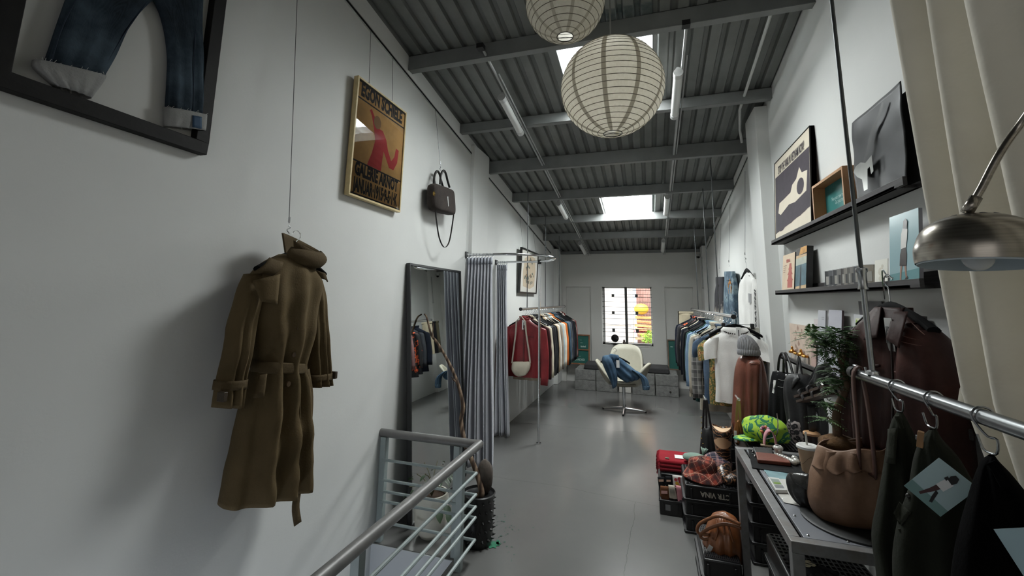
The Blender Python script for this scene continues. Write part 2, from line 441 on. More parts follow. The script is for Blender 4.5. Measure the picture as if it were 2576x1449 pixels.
def skylight_mat():
    t = NT('translucent_roof_sheet')
    tr = t.n('ShaderNodeBsdfTransparent'); tl = t.n('ShaderNodeBsdfTranslucent'); mx = t.n('ShaderNodeMixShader', i_0=.35)
    dirt = t.ramp(t.noise(16, 5, .7), [(.35, (.62, .70, .72, 1)), (.6, (.93, .95, .95, 1))])
    t.l(dirt, tr.inputs[0]); t.l(dirt, tl.inputs[0]); t.l(tr.outputs[0], mx.inputs[1]); t.l(tl.outputs[0], mx.inputs[2])
    t.l(mx.outputs[0], t.out.inputs[0]); return t.m
SKYM = skylight_mat()
for i, sk in enumerate((SK1, SK2)):
    s_ = MB(); sheet(s_, sk[0], sk[1], sk[2], sk[3], dz=-.006 if i else -.006); struct('window_%d' % (i + 2), s_, SKYM, ang=.4)
# purlins (rolled channels) across the roof
PUR = [(-.9, 0), (.55, 0), (1.72, 0), (2.728, 3.313), (3.711, 3.179), (4.52, 3.0), (5.458, 2.868), (6.419, 2.725), (7.28, 2.58), (8.44, 2.455)]
PAINT_GREY = mat('7d7f7f', .5, .2, .1, 6)
for i, (y, z) in enumerate(PUR):
    zt = roofz(y) - .002; z0 = z or roofz(y) - .115; m = MB()
    m.box((XL, y - .006, z0), (XR, y + .002, zt)); m.box((XL, y - .006, z0), (XR, y + .055, z0 + .008)); m.box((XL, y - .006, zt - .008), (XR, y + .055, zt))
    m.box((XL, y + .047, z0), (XR, y + .055, z0 + .022))
    struct('trim_%d' % (i + 5), m, PAINT_GREY, bev=.002)
# conduits beside the right-hand wall head and along the tube lights
CONDUIT = plain('c9cac8', .45)
for nm, x, y0, y1, dz, lab in (('conduit', .80, 1.0, 4.4, -.03, 'white cable conduit running under the roof near the shelf wall'),):
    m = MB(); m.tube([(x, y0, roofz(y0) + dz), (x, 3.9, roofz(3.9) + dz - .02), (.86, 4.25, roofz(4.25) - .05), (.885, 4.32, roofz(4.3) - .14)], .011, 8)
    solo(nm, m, CONDUIT, lab, 'conduit')
# picture-hanging rails at the wall heads
for x, a, b, lab, sgn in ((XL, (.2, 3.655), (4.0, 3.064), 'dark hanging track at the head of the coat wall', 1),
                          (XL, (4.44, 2.958), (7.88, 2.418), 'dark hanging track beyond the column on the mirror wall', 1),
                          (XR, (4.26, 3.05), (8.15, 2.466), 'dark hanging track above the pants and white long sleeve', -1)):
    m = MB()
    p, q = V((x + sgn * .004, a[0], a[1])), V((x + sgn * .004, b[0], b[1]))
    for dz, w_, mi in ((0, .006, 0), (-.013, .004, 1), (.011, .004, 1)):
        m.strap([p + V((0, 0, dz)), q + V((0, 0, dz))], (0, 0, 1), .010 if mi == 0 else .006, w_ * 2, mi)
    solo('hanging_track', m, [BLACK, mat('b9bbb8', .4)], lab, 'track')
# ------------------------------------------------------------------ window
WF = plain('4a4d4b', .5); WHITEF = plain('d9d9d6', .5)
wn = thing('window_1', 'window', 'window', (-.41, YF + .1, WZ0)); del wn['label']; del wn['category']; wn['kind'] = 'structure'
m = MB(); fy = YF + .12
for a, b in (((WX0, WZ0), (WX0 + .03, WZ1)), ((WX1 - .025, WZ0), (WX1, WZ1)), ((WX0, WZ0), (WX1, WZ0 + .03)), ((WX0, WZ1 - .025), (WX1, WZ1))):
    m.box((a[0], fy, a[1]), (b[0], fy + .04, b[1]))
m.build('frame', WHITEF, wn)
m = MB(); m.box((-.447, fy - .01, WZ0), (-.400, fy + .05, WZ1)); m.box((WX0 + .03, fy - .005, WZ0), (WX0 + .045, fy + .03, WZ1)); m.build('mullion', WF, wn)
m = MB(); m.box((WX0 - .005, YF - .008, WZ0 - .02), (WX1 + .01, YF + .12, WZ0)); m.build('window_sill', WHITEF, wn)
m = MB()
gy = YF + .085
for r in (.055, .125, .175, .255, .345, .42, .47, .545, .64, .715, .77, .85, .94):
    z = WZ1 - r * (WZ1 - WZ0) * 1.02; m.box((WX0, gy, z - .004), (WX1, gy + .008, z + .004))
for x in (-.665, -.225):
    for r in (.15, .445, .742):
        z = WZ1 - r * (WZ1 - WZ0) * 1.02; m.box((x - .026, gy - .003, z - .03), (x + .026, gy + .01, z + .03))
m.build('grille', WF, wn)
g = NT('window_glass'); gt = g.n('ShaderNodeBsdfTransparent'); gg = g.n('ShaderNodeBsdfGlossy', i_Roughness=.02); gm = g.n('ShaderNodeMixShader', i_0=.05)
g.l(gt.outputs[0], gm.inputs[1]); g.l(gg.outputs[0], gm.inputs[2]); g.l(gm.outputs[0], g.out.inputs[0]); GLASS = g.m
MB().box((WX0 + .02, fy + .02, WZ0 + .02), (WX1 - .02, fy + .024, WZ1 - .02)).build('pane', GLASS, wn)
# ------------------------------------------------------------------ the lane outside the window
OW = NT('rendered_house_wall'); c = OW.ramp(OW.noise(2, 5), [(.3, 'd8cfc6'), (.7, 'ece6de')]); OW.color(c); OW.set(Roughness=.9)
m = MB(); m.box((-3.2, 11.2, -1.2), (-.43, 11.4, 3.6)); m.box((-3.2, 11.18, .95), (-.43, 11.2, .97))
solo('house_wall', m, OW.m, 'pale rendered house wall seen through the window beside the rusty sheets', 'wall')
m = MB(); m.cyl((-.40, 11.1, -1), (-.40, 11.1, 3.4), .03); solo('drain_pipe', m, plain('e4dccb'), 'pale drain pipe outside between house wall and rusty sheets', 'pipe')
RS = NT('rusty_sheet'); c = RS.ramp(RS.noise(3, 6, .7), [(.3, '5d3f38'), (.5, '8e6a60'), (.75, 'a98f86')]); RS.color(c); RS.set(Roughness=.7)
m = MB(); R_ = []
for j in range(2): R_.append([V((-.3 + i * .02, 11.3 + .02 * (i % 4 < 2), -.5 + 4 * j)) for i in range(100)])
m.rings(R_, 0, False); solo('metal_sheeting', m, RS.m, 'rusty corrugated metal sheeting standing outside behind the planks', 'sheeting', ang=.3)
m = MB(); m.ell((-.18, 10.85, 1.36), (.17, .14, .13)); solo('yellow_tarp', m, mat('d8b23a', .5), 'crumpled yellow tarp on top of the planks outside', 'tarp')
rr = random.Random(3)
for k in range(6):
    z = 1.16 - k * .095; a = V((-.34 + rr.random() * .08, 10.8 - .04 * k, z + rr.uniform(-.01, .02))); b = V((.62, 10.85, z + rr.uniform(-.06, .05)))
    solo('plank', MB().tube([a, b], .045, 6, flat=.5), mat(('c48a52', 'a9744a', 'd09a60', 'b98a62', '9a7458', 'c8a27c')[k], .8, 0, .3, 20),
         ('topmost', 'second from top', 'third from top', 'fourth from top', 'fifth from top', 'lowest')[k] + ' of the weathered planks stacked outside the window', 'plank', 'planks outside the window')
def leaf_cluster(mb, c, rad, n, seed, size=.03, mi=0, up=.3):
    r = random.Random(seed)
    for _ in range(n):
        d = V((r.gauss(0, 1), r.gauss(0, 1), r.gauss(0, 1))).normalized() * (r.random() ** .5); q = V(c) + V((d.x * rad[0], d.y * rad[1], d.z * rad[2]))
        u = V((r.gauss(0, 1), r.gauss(0, 1), r.gauss(0, 1) + up)).normalized(); v = u.orthogonal().normalized(); s = size * r.uniform(.6, 1.2)
        mb.add([q - u * s, q - v * s * .4, q + u * s, q + v * s * .4], [(0, 1, 2, 3)], mi)
m = MB(); m.cyl((.1, 10.4, -1.2), (.1, 10.4, .6), .02, 6); leaf_cluster(m, (.10, 10.4, .72), (.34, .2, .20), 420, 5, .045); leaf_cluster(m, (.36, 10.45, .98), (.16, .15, .22), 240, 6, .045)
solo('bush', m, mat('8fb53a', .6, 0, .35, 12), 'bright green bush growing outside below the window', 'bush')
m = MB(); leaf_cluster(m, (-.14, 10.85, .86), (.24, .12, .07), 160, 8, .035)
solo('red_flower', m, mat('c8434a', .6, 0, .3, 12), 'red flowers blooming outside beside the green bush', 'flower')
m = MB().box((-4, 8.8, -1.4), (3, 13, -1.2)); g_ = struct('floor_lane', m, mat('a8a29a', .9))
# ================================================================== coat wall
def denim_mat(name, base, fade, lo=.42, hi=.68, sc=3.0, dark=None):
    t = NT(name); n = t.noise(sc, 5, .6); c = t.ramp(n, [(lo - .12, dark or base), (lo, base), (hi, fade)])
    w_ = t.n('ShaderNodeTexWave', i_Scale=240.0, i_Distortion=1.0); t.l(t.coord(), w_.inputs['Vector'])
    c = t.mix(t.math('MULTIPLY', w_.outputs['Fac'], .12), c, fade); t.color(c); t.set(Roughness=.95)
    t.b.inputs['Specular IOR Level'].default_value = .2; t.bump(t.noise(150, 2), .3, .003); return t.m
BLACKWOOD = mat('100f0e', .6, 0, .3, 14, .15, 60, 0, 0, .25)
# ---- framed jeans: black box frame fixed to the wall
fx = -1.70
A = P(579, 0, X=fx); Bq = P(521, 390, X=fx); Cq = P(0, 222, X=fx)
y1, z0 = Bq.y, Bq.z; y0, zt = P(0, 130, X=fx).y - .02, z0 + .98; bw = .05
fr_ = thing('shadow_box', 'big black box frame around jeans high on the coat wall', 'frame', (XL, (y0 + y1) / 2, z0))
m = MB()
for a, b in (((y0, z0), (y1, z0 + bw)), ((y0, zt - bw), (y1, zt)), ((y0, z0 + bw), (y0 + bw, zt - bw)), ((y1 - bw, z0 + bw), (y1, zt - bw))):
    m.box((XL + .002, a[0], a[1]), (fx, b[0], b[1]))
m.build('frame', BLACKWOOD, fr_, bev=.002)
MB().box((XL + .001, y0 + .01, z0 + .01), (XL + .006, y1 - .01, zt - .01)).build('backing_board', plain('cfcfcc', .8), fr_)
# jeans inside it
PJ = ((1, 0, 0), (-1.712, 0, 0))
DEN = denim_mat('washed_indigo_denim', '232d36', '46545f', .45, .72, 5, '161d23'); CUFF = cloth('8f8f8e')
jn = thing('jeans', 'faded blue jeans with turned-up cuffs mounted inside the black frame', 'jeans', P(340, 200, N=PJ))
def jz(dy, dz): return V((-1.712, y0 + dy, z0 + dz))
m = MB()
legL = Silo((1, 0, 0), prow(PJ, [(185, -60, 440, -30, .016), (168, -10, 385, 0, .016), (140, 70, 330, 60, .015), (120, 130, 292, 140, .015), (108, 160, 264, 190, .014)]), 5, 36, (.006, 6, 1), .5).to(m, 0, True, True)
legR = Silo((1, 0, 0), prow(PJ, [(330, -60, 512, -80, .016), (385, 0, 510, -10, .016), (410, 60, 508, 60, .015), (422, 140, 512, 150, .015), (420, 210, 516, 225, .014), (416, 275, 516, 292, .014)]), 5, 36, (.006, 6, 2), .5).to(m, 0, True, True)
m.build('legs', DEN, jn, ang=4)
sm = MB()
for q in (((190, 0), (160, 60), (142, 110), (128, 160)), ((370, 5), (330, 60), (285, 130), (253, 188)), ((500, 10), (492, 80), (488, 180), (486, 285))):
    sl = legL if q[0][0] < 400 and q[-1][0] < 400 else legR
    sm.tube(smooth([sl.front(a, b, .001) for a, b in q], 4), .0018, 5)
sm.build('seam', plain('1b2a3a', .8), jn)
def cuff(rows, nm, seed):
    m = MB(); s_ = Silo((1, 0, 0), prow(PJ, rows), 4, 40, (.004, 8, seed), .45).to(m, 0); m.build(nm, CUFF, jn, ang=4, solid=.003)
    f = MB(); r = random.Random(seed)
    top = s_.rg[0]
    for k in range(0, 40):
        p = top[k]; f.tube([p, p + V((.003, r.uniform(-.006, .006), r.uniform(-.004, .010)))], .0006, 4)
    f.build('frayed_edge', plain('b5b5b2', .9), jn)
    return s_
cl = cuff([(86, 150, 262, 192, .024), (88, 172, 256, 206, .023), (140, 218, 225, 248, .021)], 'cuff', 3)
cr = cuff([(414, 270, 517, 290, .022), (415, 298, 516, 310, .022), (416, 318, 515, 330, .021)], 'cuff', 4)
m = MB(); patch(m, cr, ((484, 290), (506, 294), (506, 324), (484, 320)), .003); m.build('selvedge_patch', plain('27425c', .8), jn, ang=4)
# ---- trench coat on a cable
OLIVE = cloth('5a4c34', .12, .85); OLIVE_D = cloth('50432e', .12, .85)
PC = ((1, 0, 0), (-1.60, 0, 0))
ct = thing('trench_coat', 'belted olive brown trench coat hanging by a cable on the white wall', 'coat', P(690, 1250, N=PC))
m = MB()
body = Silo((1, 0, 0), prow(PC, [(705, 640, 775, 662, .045), (668, 660, 790, 690, .07), (640, 692, 800, 712, .085), (634, 735, 796, 745, .09), (634, 780, 788, 795, .09), (642, 850, 774, 868, .085),
    (650, 912, 756, 928, .07), (640, 950, 762, 955, .075), (624, 1010, 766, 1015, .085), (603, 1110, 767, 1105, .095), (582, 1215, 765, 1180, .10), (570, 1282, 762, 1224, .10)]), 5, 64, (.034, 6, .6), .75).to(m, 0)
m.build('body', OLIVE, ct, ang=4, solid=.003)
for rows, sd in (([(618, 690, 668, 686, .03), (602, 735, 652, 745, .05), (590, 780, 640, 790, .052), (575, 850, 624, 868, .05), (562, 915, 612, 925, .048), (551, 975, 604, 985, .048), (544, 1026, 597, 1024, .046)], 1),
                 ([(772, 706, 806, 706, .03), (776, 740, 812, 745, .045), (779, 800, 815, 805, .048), (776, 860, 819, 868, .046), (779, 920, 823, 925, .044), (781, 975, 825, 968, .044)], 2)):
    m = MB(); s_ = Silo((1, 0, 0), prow(PC, rows), 5, 36, (.016, 5, sd), .8).to(m); m.build('sleeve', OLIVE, ct, ang=4, solid=.003)
    b = MB(); rr_ = [(a[0] - 7, a[1], a[2] + 4, a[3], a[4] + .007) for a in ([(556, 958, 608, 952, .048), (552, 982, 605, 975, .048)] if sd == 1 else [(780, 944, 824, 936, .044), (781, 962, 825, 952, .044)])]
    Silo((1, 0, 0), prow(PC, rr_), 3, 36, (0, 1, 0), .8).to(b); b.build('cuff_strap', OLIVE_D, ct, ang=4, solid=.004)
    b = MB(); q = P(540, 996, N=PC) if sd == 1 else P(824, 942, N=PC); b.box(q + V((.02, -.008, -.018)), q + V((.055, .010, .018))); b.build('buckle', leather('3a2f22'), ct, bev=.003)
# popped collar around a dark neck opening
cc = P(752, 668, N=PC) + V((.015, 0, 0))
m = MB()
def collar(u, v):
    a = math.radians(-60 + 318 * u); ca, sa = cos(a), sin(a)
    rise = (.105 + .03 * cos(a + 2.2)) * v
    r = .078 + .035 * v
    return cc + V((r * .62 * ca, r * sa, rise - .018 * ca))
m.grid(collar, 30, 6); m.build('collar', OLIVE_D, ct, ang=4, solid=.005)
m = MB()
def lapel(u, v): a = math.radians(-72 + 150 * u); r = .098 + .03 * sin(pi * v); return cc + V((r * .72 * cos(a), r * sin(a), .085 - .075 * v - .02 * cos(a)))
m.grid(lapel, 20, 6); m.build('lapel', OLIVE_D, ct, ang=4, solid=.005)
b = MB(); Silo((1, 0, 0), prow(PC, [(646, 908, 757, 914, .082), (644, 922, 758, 927, .084), (645, 938, 757, 938, .082)]), 3, 48, (.002, 5, 1), .75).to(b); b.build('belt', OLIVE_D, ct, ang=4, solid=.004)
b = MB(); b.strap(smooth([P(757, 930, N=PC) + V((.03, 0, 0)), P(762, 1000, N=PC) + V((.04, 0, 0)), P(764, 1100, N=PC) + V((.02, 0, 0)), P(756, 1200, N=PC), P(744, 1270, N=PC), P(749, 1318, N=PC)], 5), (.3, 1, 0), .035, .004)
b.build('belt_tail', OLIVE_D, ct, ang=4)
b = MB(); patch(b, body, ((636, 706), (704, 690), (697, 766), (656, 758)), .006, 6, 6); b.build('storm_flap', OLIVE, ct, ang=4)
b = MB(); patch(b, body, ((652, 944), (672, 940), (664, 1000), (636, 1002)), .006, 4, 4); b.build('pocket_welt', OLIVE_D, ct, ang=4)
for q in (((612, 686), (650, 652), (686, 664), (660, 694)), ((772, 682), (794, 694), (800, 712), (778, 700))):
    b = MB(); pts = [P(a, c_, N=PC) for a, c_ in q]; lift = V((.055, 0, .004))
    b.grid(lambda u, v: (pts[0] + lift).lerp(pts[1] + lift, u).lerp((pts[3] + lift).lerp(pts[2] + lift, u), v) + V((.015 * sin(pi * u), 0, 0)), 5, 4, 0, .006); b.build('epaulette', OLIVE_D, ct, ang=4)
for q in ((757, 762), (750, 826), (738, 892), (724, 966)):
    b = MB(); p = body.front(q[0], q[1], .014); b.cyl(p, p + V((.006, 0, 0)), .011, 14); b.build('button', plain('4a3a28', .35), ct)
fold = MB()
fold.strap(smooth([body.front(758 - i * .6, 690 + i * 48, .010) for i in range(11)], 2), (0, 1, 0), .006, .006); fold.build('front_edge', OLIVE_D, ct, ang=4)
# its hanger and cable
hp = P(729, 612, N=PC)
def hanger(loc, rz, label, group=None, wd=.40, hookh=.10, matl=None, parent_mesh={}):
    t = thing('clothes_hanger', label, 'hanger', loc, rz, group)
    if 'bar' not in parent_mesh:
        m = MB(); R_ = []
        for i in range(13):
            u = -1 + i / 6; x = u * .20; z = -.075 * abs(u) ** 1.6 - .012; w_ = .010 + .012 * abs(u) ** 2; h_ = .012 + .010 * (1 - abs(u))
            R_.append([V((x, w_ * cos(a), z + h_ * sin(a))) for a in [2 * pi * k / 8 for k in range(8)]])
        m.rings(R_, 0, True, True, True); b_ = m.build('shoulder_bar', mat('0b0b0c', .85, 0, 0, 1, 0, 1, 0, 0, .1), t, local=True)
        h = MB(); h.tube(smooth([(0, 0, -.002), (0, 0, .045), (.003, 0, .06), (.021, 0, .075), (.02, 0, .098), (0, 0, .11), (-.02, 0, .10), (-.022, 0, .09)], 4), .0022, 6); k_ = h.build('hook', CHROME, t, local=True)
        parent_mesh['bar'] = b_.data; parent_mesh['hook'] = k_.data
    else:
        for nm, me in (('shoulder_bar', parent_mesh['bar']), ('hook', parent_mesh['hook'])):
            o = bpy.data.objects.new(nm, me); COL.objects.link(o); o.parent = t; MW[o] = MW[t]
    return t
hanger((-1.60, P(742, 640, N=PC).y, P(742, 640, N=PC).z + .005), pi / 2, 'black hanger with chrome hook inside the olive brown trench coat')
hang_wire('hanging_cable', (XL + .02, hp.y - .01, roofz(hp.y) - .14), P(727, 562, N=PC), 'thin steel cable with coiled hook above the trench coat')
# ---- poster with pale wood frame
X0 = -1.70
def quad_frame(tl, tr, bl, X): a, b, c = P(*tl, X=X), P(*tr, X=X), P(*bl, X=X); return frame(c, b - a, a - c), (b - a).length, (a - c).length
frp, pw, ph = quad_frame((891, 193), (1012, 285), (865, 490), X0); pw = .565; ph = .765
frp = frame((X0, 2.085, 2.158), (0, 1, 0), (0.012, 0, 1)); frp = (frp[0], frp[1], frp[2], V((1, 0, 0)))
po = thing('framed_poster', 'ochre and black lettered poster in pale wood frame on two cables', 'poster', frp[0])
m = MB(); bw = .012
for a, b in (((0, 0), (pw, bw)), ((0, ph - bw), (pw, ph)), ((0, bw), (bw, ph - bw)), ((pw - bw, bw), (pw, ph - bw))): m.fbox(frp, (a[0], a[1], -.028), (b[0], b[1], .006))
m.build('frame', mat('cdb98a', .5, 0, .12, 20), po, bev=.0015)
OCH, RED, DK = mat('b98f55', .8, 0, .14, 9), mat('b03436', .8, 0, .08, 12), plain('211f24', .8)
m = MB(); m.fbox(frp, (bw, bw, -.02), (pw - bw, ph - bw, -.0035)); ip = [bw, bw, pw - bw, ph - bw]
for a, b in ((ph * .825, ph * .838), (ip[3] - .012, ip[3]), (ip[1], ip[1] + .014), (ph * .292, ph * .305)): m.poly(frp, [(ip[0], a), (ip[2], a), (ip[2], b), (ip[0], b)], -.003, 2)
# a plain seated-shape motif in red
m.poly(frp, [(.16, .235), (.20, .33), (.225, .42), (.20, .50), (.17, .57), (.145, .60), (.165, .615), (.21, .565), (.245, .515), (.30, .515), (.345, .47), (.375, .40), (.42, .34), (.455, .38), (.47, .45), (.505, .445), (.495, .35), (.455, .285), (.40, .285), (.35, .35), (.325, .38), (.315, .30), (.31, .235)], -.0028, 1)
m.poly(frp, [(.235 + .04 * cos(a), .55 + .045 * sin(a)) for a in [k * pi / 9 for k in range(18)]], -.0027, 3)
m.build('print', [OCH, RED, DK, mat('8a6a48', .8)], po)
lt = MB()
text_mb(lt, 'EGON SCHIELE', (at(frp, pw / 2, ph * .912), frp[1], frp[2], frp[3]), .125, -.0025, 0, bold=.0065, sx=.56)
text_mb(lt, 'GALERIE ARNOT', (at(frp, pw / 2, ph * .235), frp[1], frp[2], frp[3]), .115, -.0025, 0, bold=.006, sx=.55)
text_mb(lt, 'JANUAR·1915·9-5·1·K', (at(frp, pw / 2, ph * .10), frp[1], frp[2], frp[3]), .118, -.0025, 0, bold=.006, sx=.44)
lt.build('lettering', DK, po)
gl = NT('picture_glass'); gt = gl.n('ShaderNodeBsdfTransparent'); gg = gl.n('ShaderNodeBsdfGlossy', i_Roughness=.0); gm = gl.n('ShaderNodeMixShader'); fz = gl.n('ShaderNodeFresnel', i_IOR=1.5)
gl.l(fz.outputs[0], gm.inputs[0]); gl.l(gt.outputs[0], gm.inputs[1]); gl.l(gg.outputs[0], gm.inputs[2]); gl.l(gm.outputs[0], gl.out.inputs[0]); PGLASS = gl.m
MB().poly(frp, [(bw, bw), (pw - bw, bw), (pw - bw, ph - bw), (bw, ph - bw)], .002).build('glass', PGLASS, po, recalc=False)
for yy, lab in ((2.23, 'first steel cable holding the ochre poster, stair side'), (2.50, 'second steel cable holding the ochre poster, column side')):
    hang_wire('hanging_cable', (XL + .008, yy, roofz(yy) - .165), (-1.715, yy, 2.158 + ph + .0), lab, False)
# ---- small dark handbag on a cable
PB = ((1, 0, 0), (-1.66, 0, 0)); SUEDE = mat('2a211d', .85, 0, .35, 30, .5, 120)
hb = thing('handbag', 'small dark brown boxy handbag hung by twin handles on the wall', 'handbag', P(1108, 530, N=PB))
m = MB(); bb = Silo((1, 0, 0), prow(PB, [(1088, 462, 1130, 478, .035), (1083, 468, 1135, 484, .055), (1082, 492, 1137, 506, .06), (1083, 515, 1138, 530, .06), (1087, 526, 1136, 540, .055), (1090, 530, 1132, 541, .03)]), 4, 32, (.004, 5, 2), .45).to(m, 0, True, True); m.build('body', SUEDE, hb, ang=4)
for dx in (-.03, .03):
    m = MB(); m.tube(smooth([P(a, b, N=PB) + V((dx, 0, 0)) for a, b in ((1099, 464), (1101, 442), (1107, 430), (1113, 436), (1118, 455), (1123, 472))], 5), .010, 8); m.build('handle', plain('120f0e', .5), hb)
m = MB(); m.strap(smooth([P(a, b, N=PB) + V((.02, 0, 0)) for a, b in ((1089, 490), (1090, 530), (1093, 560), (1100, 600), (1112, 622), (1124, 610), (1132, 570), (1137, 530), (1136, 513))], 6), (1, 0, 0), .012, .003); m.build('shoulder_strap', plain('1a1614', .6), hb)
m = MB(); patch(m, bb, ((1125, 494), (1132, 496), (1134, 521), (1127, 519)), .006, 2, 2); m.build('price_tag', WHITE_CARD, hb)
m = MB(); q = bb.front(1091, 487, .004); m.tube([q + V((.004, .014 * cos(a), .016 * sin(a))) for a in [k * pi / 5 for k in range(10)]], .003, 6, closed=True); m.build('buckle_ring', metal('c9a24a', .25), hb)
q = P(1107, 428, N=PB); hang_wire('hanging_cable', (XL + .008, q.y, roofz(q.y) - .165), q + V((0, 0, .045)), 'steel cable and hook above the dark brown handbag')
# ---- tall leaning mirror
mr = thing('standing_mirror', 'tall black framed mirror leaning on the wall beside the curtain', 'mirror', (-1.6, 3.25, 0))
mo = frame((-1.60, 2.83, .0), (0, 1, 0), (-.115, 0, 1.80)); mo = (mo[0], mo[1], mo[2], mo[1].cross(mo[2])); mw, mh = .93, 1.812
m = MB(); bw = .016
for a, b in (((0, 0), (mw, bw)), ((0, mh - bw), (mw, mh)), ((0, bw), (bw, mh - bw)), ((mw - bw, bw), (mw, mh - bw))): m.fbox(mo, (a[0], a[1], -.02), (b[0], b[1], .012))
m.fbox(mo, (.002, .002, -.018), (mw - .002, mh - .002, -.004)); m.build('frame', plain('17181a', .4), mr, bev=.002)
mm = NT('mirror_silver'); mm.color('d6dad8'); mm.set(Metallic=1, Roughness=.015); MB().fbox(mo, (bw, bw, -.003), (mw - bw, mh - bw, .002)).build('mirror_glass', mm.m, mr)
# ---- fitting room rail, pole and two curtains
RC, RR, RZ = V((-1.375, 4.395, 0)), .445, 1.985
rl = thing('curtain_rail', 'chrome U-shaped fitting room rail on the wall with one pole', 'rail', (-1.2, 4.80, 0))
arc = [V((XL, RC.y - RR, RZ))] + [RC + V((RR * sin(a), -RR * cos(a), RZ)) for a in [k * pi / 16 for k in range(17)]] + [V((XL, RC.y + RR, RZ))]
MB().tube(arc, .0125, 10).build('rail', CHROME, rl)
m = MB(); m.cyl((-1.19, 4.80, 0.012), (-1.19, 4.80, RZ - .02), .0125, 10); m.build('pole', CHROME, rl)
m = MB(); m.cyl((-1.19, 4.80, 0), (-1.19, 4.80, .014), .026, 14); m.build('pole_foot', CHROME, rl)
m = MB(); m.cyl((-1.19, 4.80, RZ - .03), (-1.19, 4.80, RZ + .02), .022, 10); m.build('clamp', BLACK, rl)
for yy in (RC.y - RR, RC.y + RR): MB().box((XL, yy - .03, RZ - .03), (XL + .014, yy + .03, RZ + .03)).build('wall_bracket', plain('3a3b3c', .4), rl, bev=.003)
CURT = mat('b3b5bd', .55, 0, .05, 3, .2, 200, 0, .2)
def pleated(label, y, x0, x1, zt, zb, n, amp, flare, seed, lean, nm='fitting_curtain'):
    t = thing(nm, label, 'curtain', ((x0 + x1) / 2, y, zb)); r = random.Random(seed)
    ph_ = [r.uniform(-.5, .5) for _ in range(n + 2)]
    def fn(u, v):
        k = u * n; a = 2 * pi * k + ph_[int(k) % n] * .7 * v
        wv = sin(a) * amp * (.45 + .55 * min(1, v * 5)) * (1 + .25 * sin(3 * u + seed))
        sp = 1 + flare * v ** 1.3
        x = x0 + (x1 - x0) * (u * sp) + lean[0] * v + .012 * sin(a * .5 + v * 3) * v
        return V((x, y + wv + lean[1] * v + .02 * sin(v * 4 + u * 5) * v, zt + (zb - zt) * v))
    m = MB(); m.grid(fn, n * 12, 36); m.build('curtain_cloth', CURT, t, ang=4, solid=.003)
    m = MB()
    m.grid(lambda u, v: fn(u, v * .035) + V((0, -.004 if y < 4.3 else .004, 0)), n * 12, 2); m.build('header_tape', mat('a3a6b0', .6), t, ang=4, solid=.006)
    for k in range(n + 1):
        x = x0 + (x1 - x0) * k / n; m = MB(); m.tube([V((x, y + .019 * cos(a), RZ - .008 + .021 * sin(a))) for a in [j * pi / 6 for j in range(12)]], .0022, 5, closed=True); m.build('curtain_ring', STEEL, t)
    return t
pleated('grey blue pleated fitting curtain hanging closest to the mirror', RC.y - RR, XL + .015, -1.455, RZ - .03, .03, 8, .036, .22, 2, (.0, -.05))
pleated('narrow grey blue fitting curtain gathered at the far arm of the rail', RC.y + RR, XL + .015, -1.60, RZ - .03, .025, 5, .036, .45, 5, (.0, .03))
# ---- framed drawing far along the wall
dr = thing('framed_drawing', 'black framed pale ink drawing above the clothes rail by the curtain', 'picture', (XL + .02, 6.15, 1.63))
fd = frame((-1.70, 5.70, 1.635), (0, 1, 0), (0.05, 0, 1)); fd = (fd[0], fd[1], fd[2], fd[1].cross(fd[2])); dw, dh = .95, .64
m = MB(); bw = .022
for a, b in (((0, 0), (dw, bw)), ((0, dh - bw), (dw, dh)), ((0, bw), (bw, dh - bw)), ((dw - bw, bw), (dw, dh - bw))): m.fbox(fd, (a[0], a[1], -.025), (b[0], b[1], .008))
m.build('frame', plain('151515', .4), dr)
m = MB(); m.fbox(fd, (bw, bw, -.02), (dw - bw, dh - bw, -.004)); r = random.Random(4)
m.poly(fd, [(.18, .10), (.55, .07), (.80, .12), (.84, .35), (.78, .55), (.45, .57), (.2, .5), (.14, .3)], -.0035, 1)
for _ in range(26):
    cx_, cy_ = r.uniform(.22, .75), r.uniform(.14, .52); m.poly(fd, [(cx_ + r.uniform(.012, .05) * cos(a), cy_ + r.uniform(.01, .035) * sin(a)) for a in [k * pi / 4 for k in range(8)]], -.003, r.choice((2, 2, 3)))
m.build('print', [plain('c9c7c0', .8), mat('b3a48f', .8), mat('565e57', .8), mat('8a6a50', .8)], dr)
for yy, lab in ((5.80, 'cable at the curtain end of the framed drawing'), (6.55, 'cable at the window end of the framed drawing')):
    hang_wire('hanging_cable', (XL + .008, yy, roofz(yy) - .19), (-1.68, yy, 2.275), lab, False)
# ================================================================== stair railing
RAILP = mat('8f9a9a', .45, 0, .08, 12); RAILTOP = mat('6b6a69', .42, .25, .12, 14)
ra = thing('stair_railing', 'grey green steel railing with round handrail around the stair opening', 'railing', (-1.14, 2.60, 0))
hz = .655; cx_, cy_ = -1.035, 2.635
MB().tube([V((XL + .0, cy_, hz)), V((cx_, cy_, hz))], .026, 14).build('handrail', RAILTOP, ra)
MB().tube([V((cx_, cy_ + .012, hz)), V((cx_, -1.2, hz))], .026, 14).build('handrail', RAILTOP, ra)
for x, y in ((-1.705, 2.63), (-1.175, 2.632), (-1.075, 2.52), (-1.175, 1.56), (-1.075, .4), (-1.075, -.9)):
    x = x if y > 2.55 else -1.10
    m = MB(); s_ = .02
    m.box((x - s_, y - .02, -.05 if y < 2.55 else .0), (x + s_, y + .02, hz - (.02 if y > 2.55 else .045))); m.build('post', RAILP, ra, bev=.002)
zs = (.495, .373, .305, .245, .122)
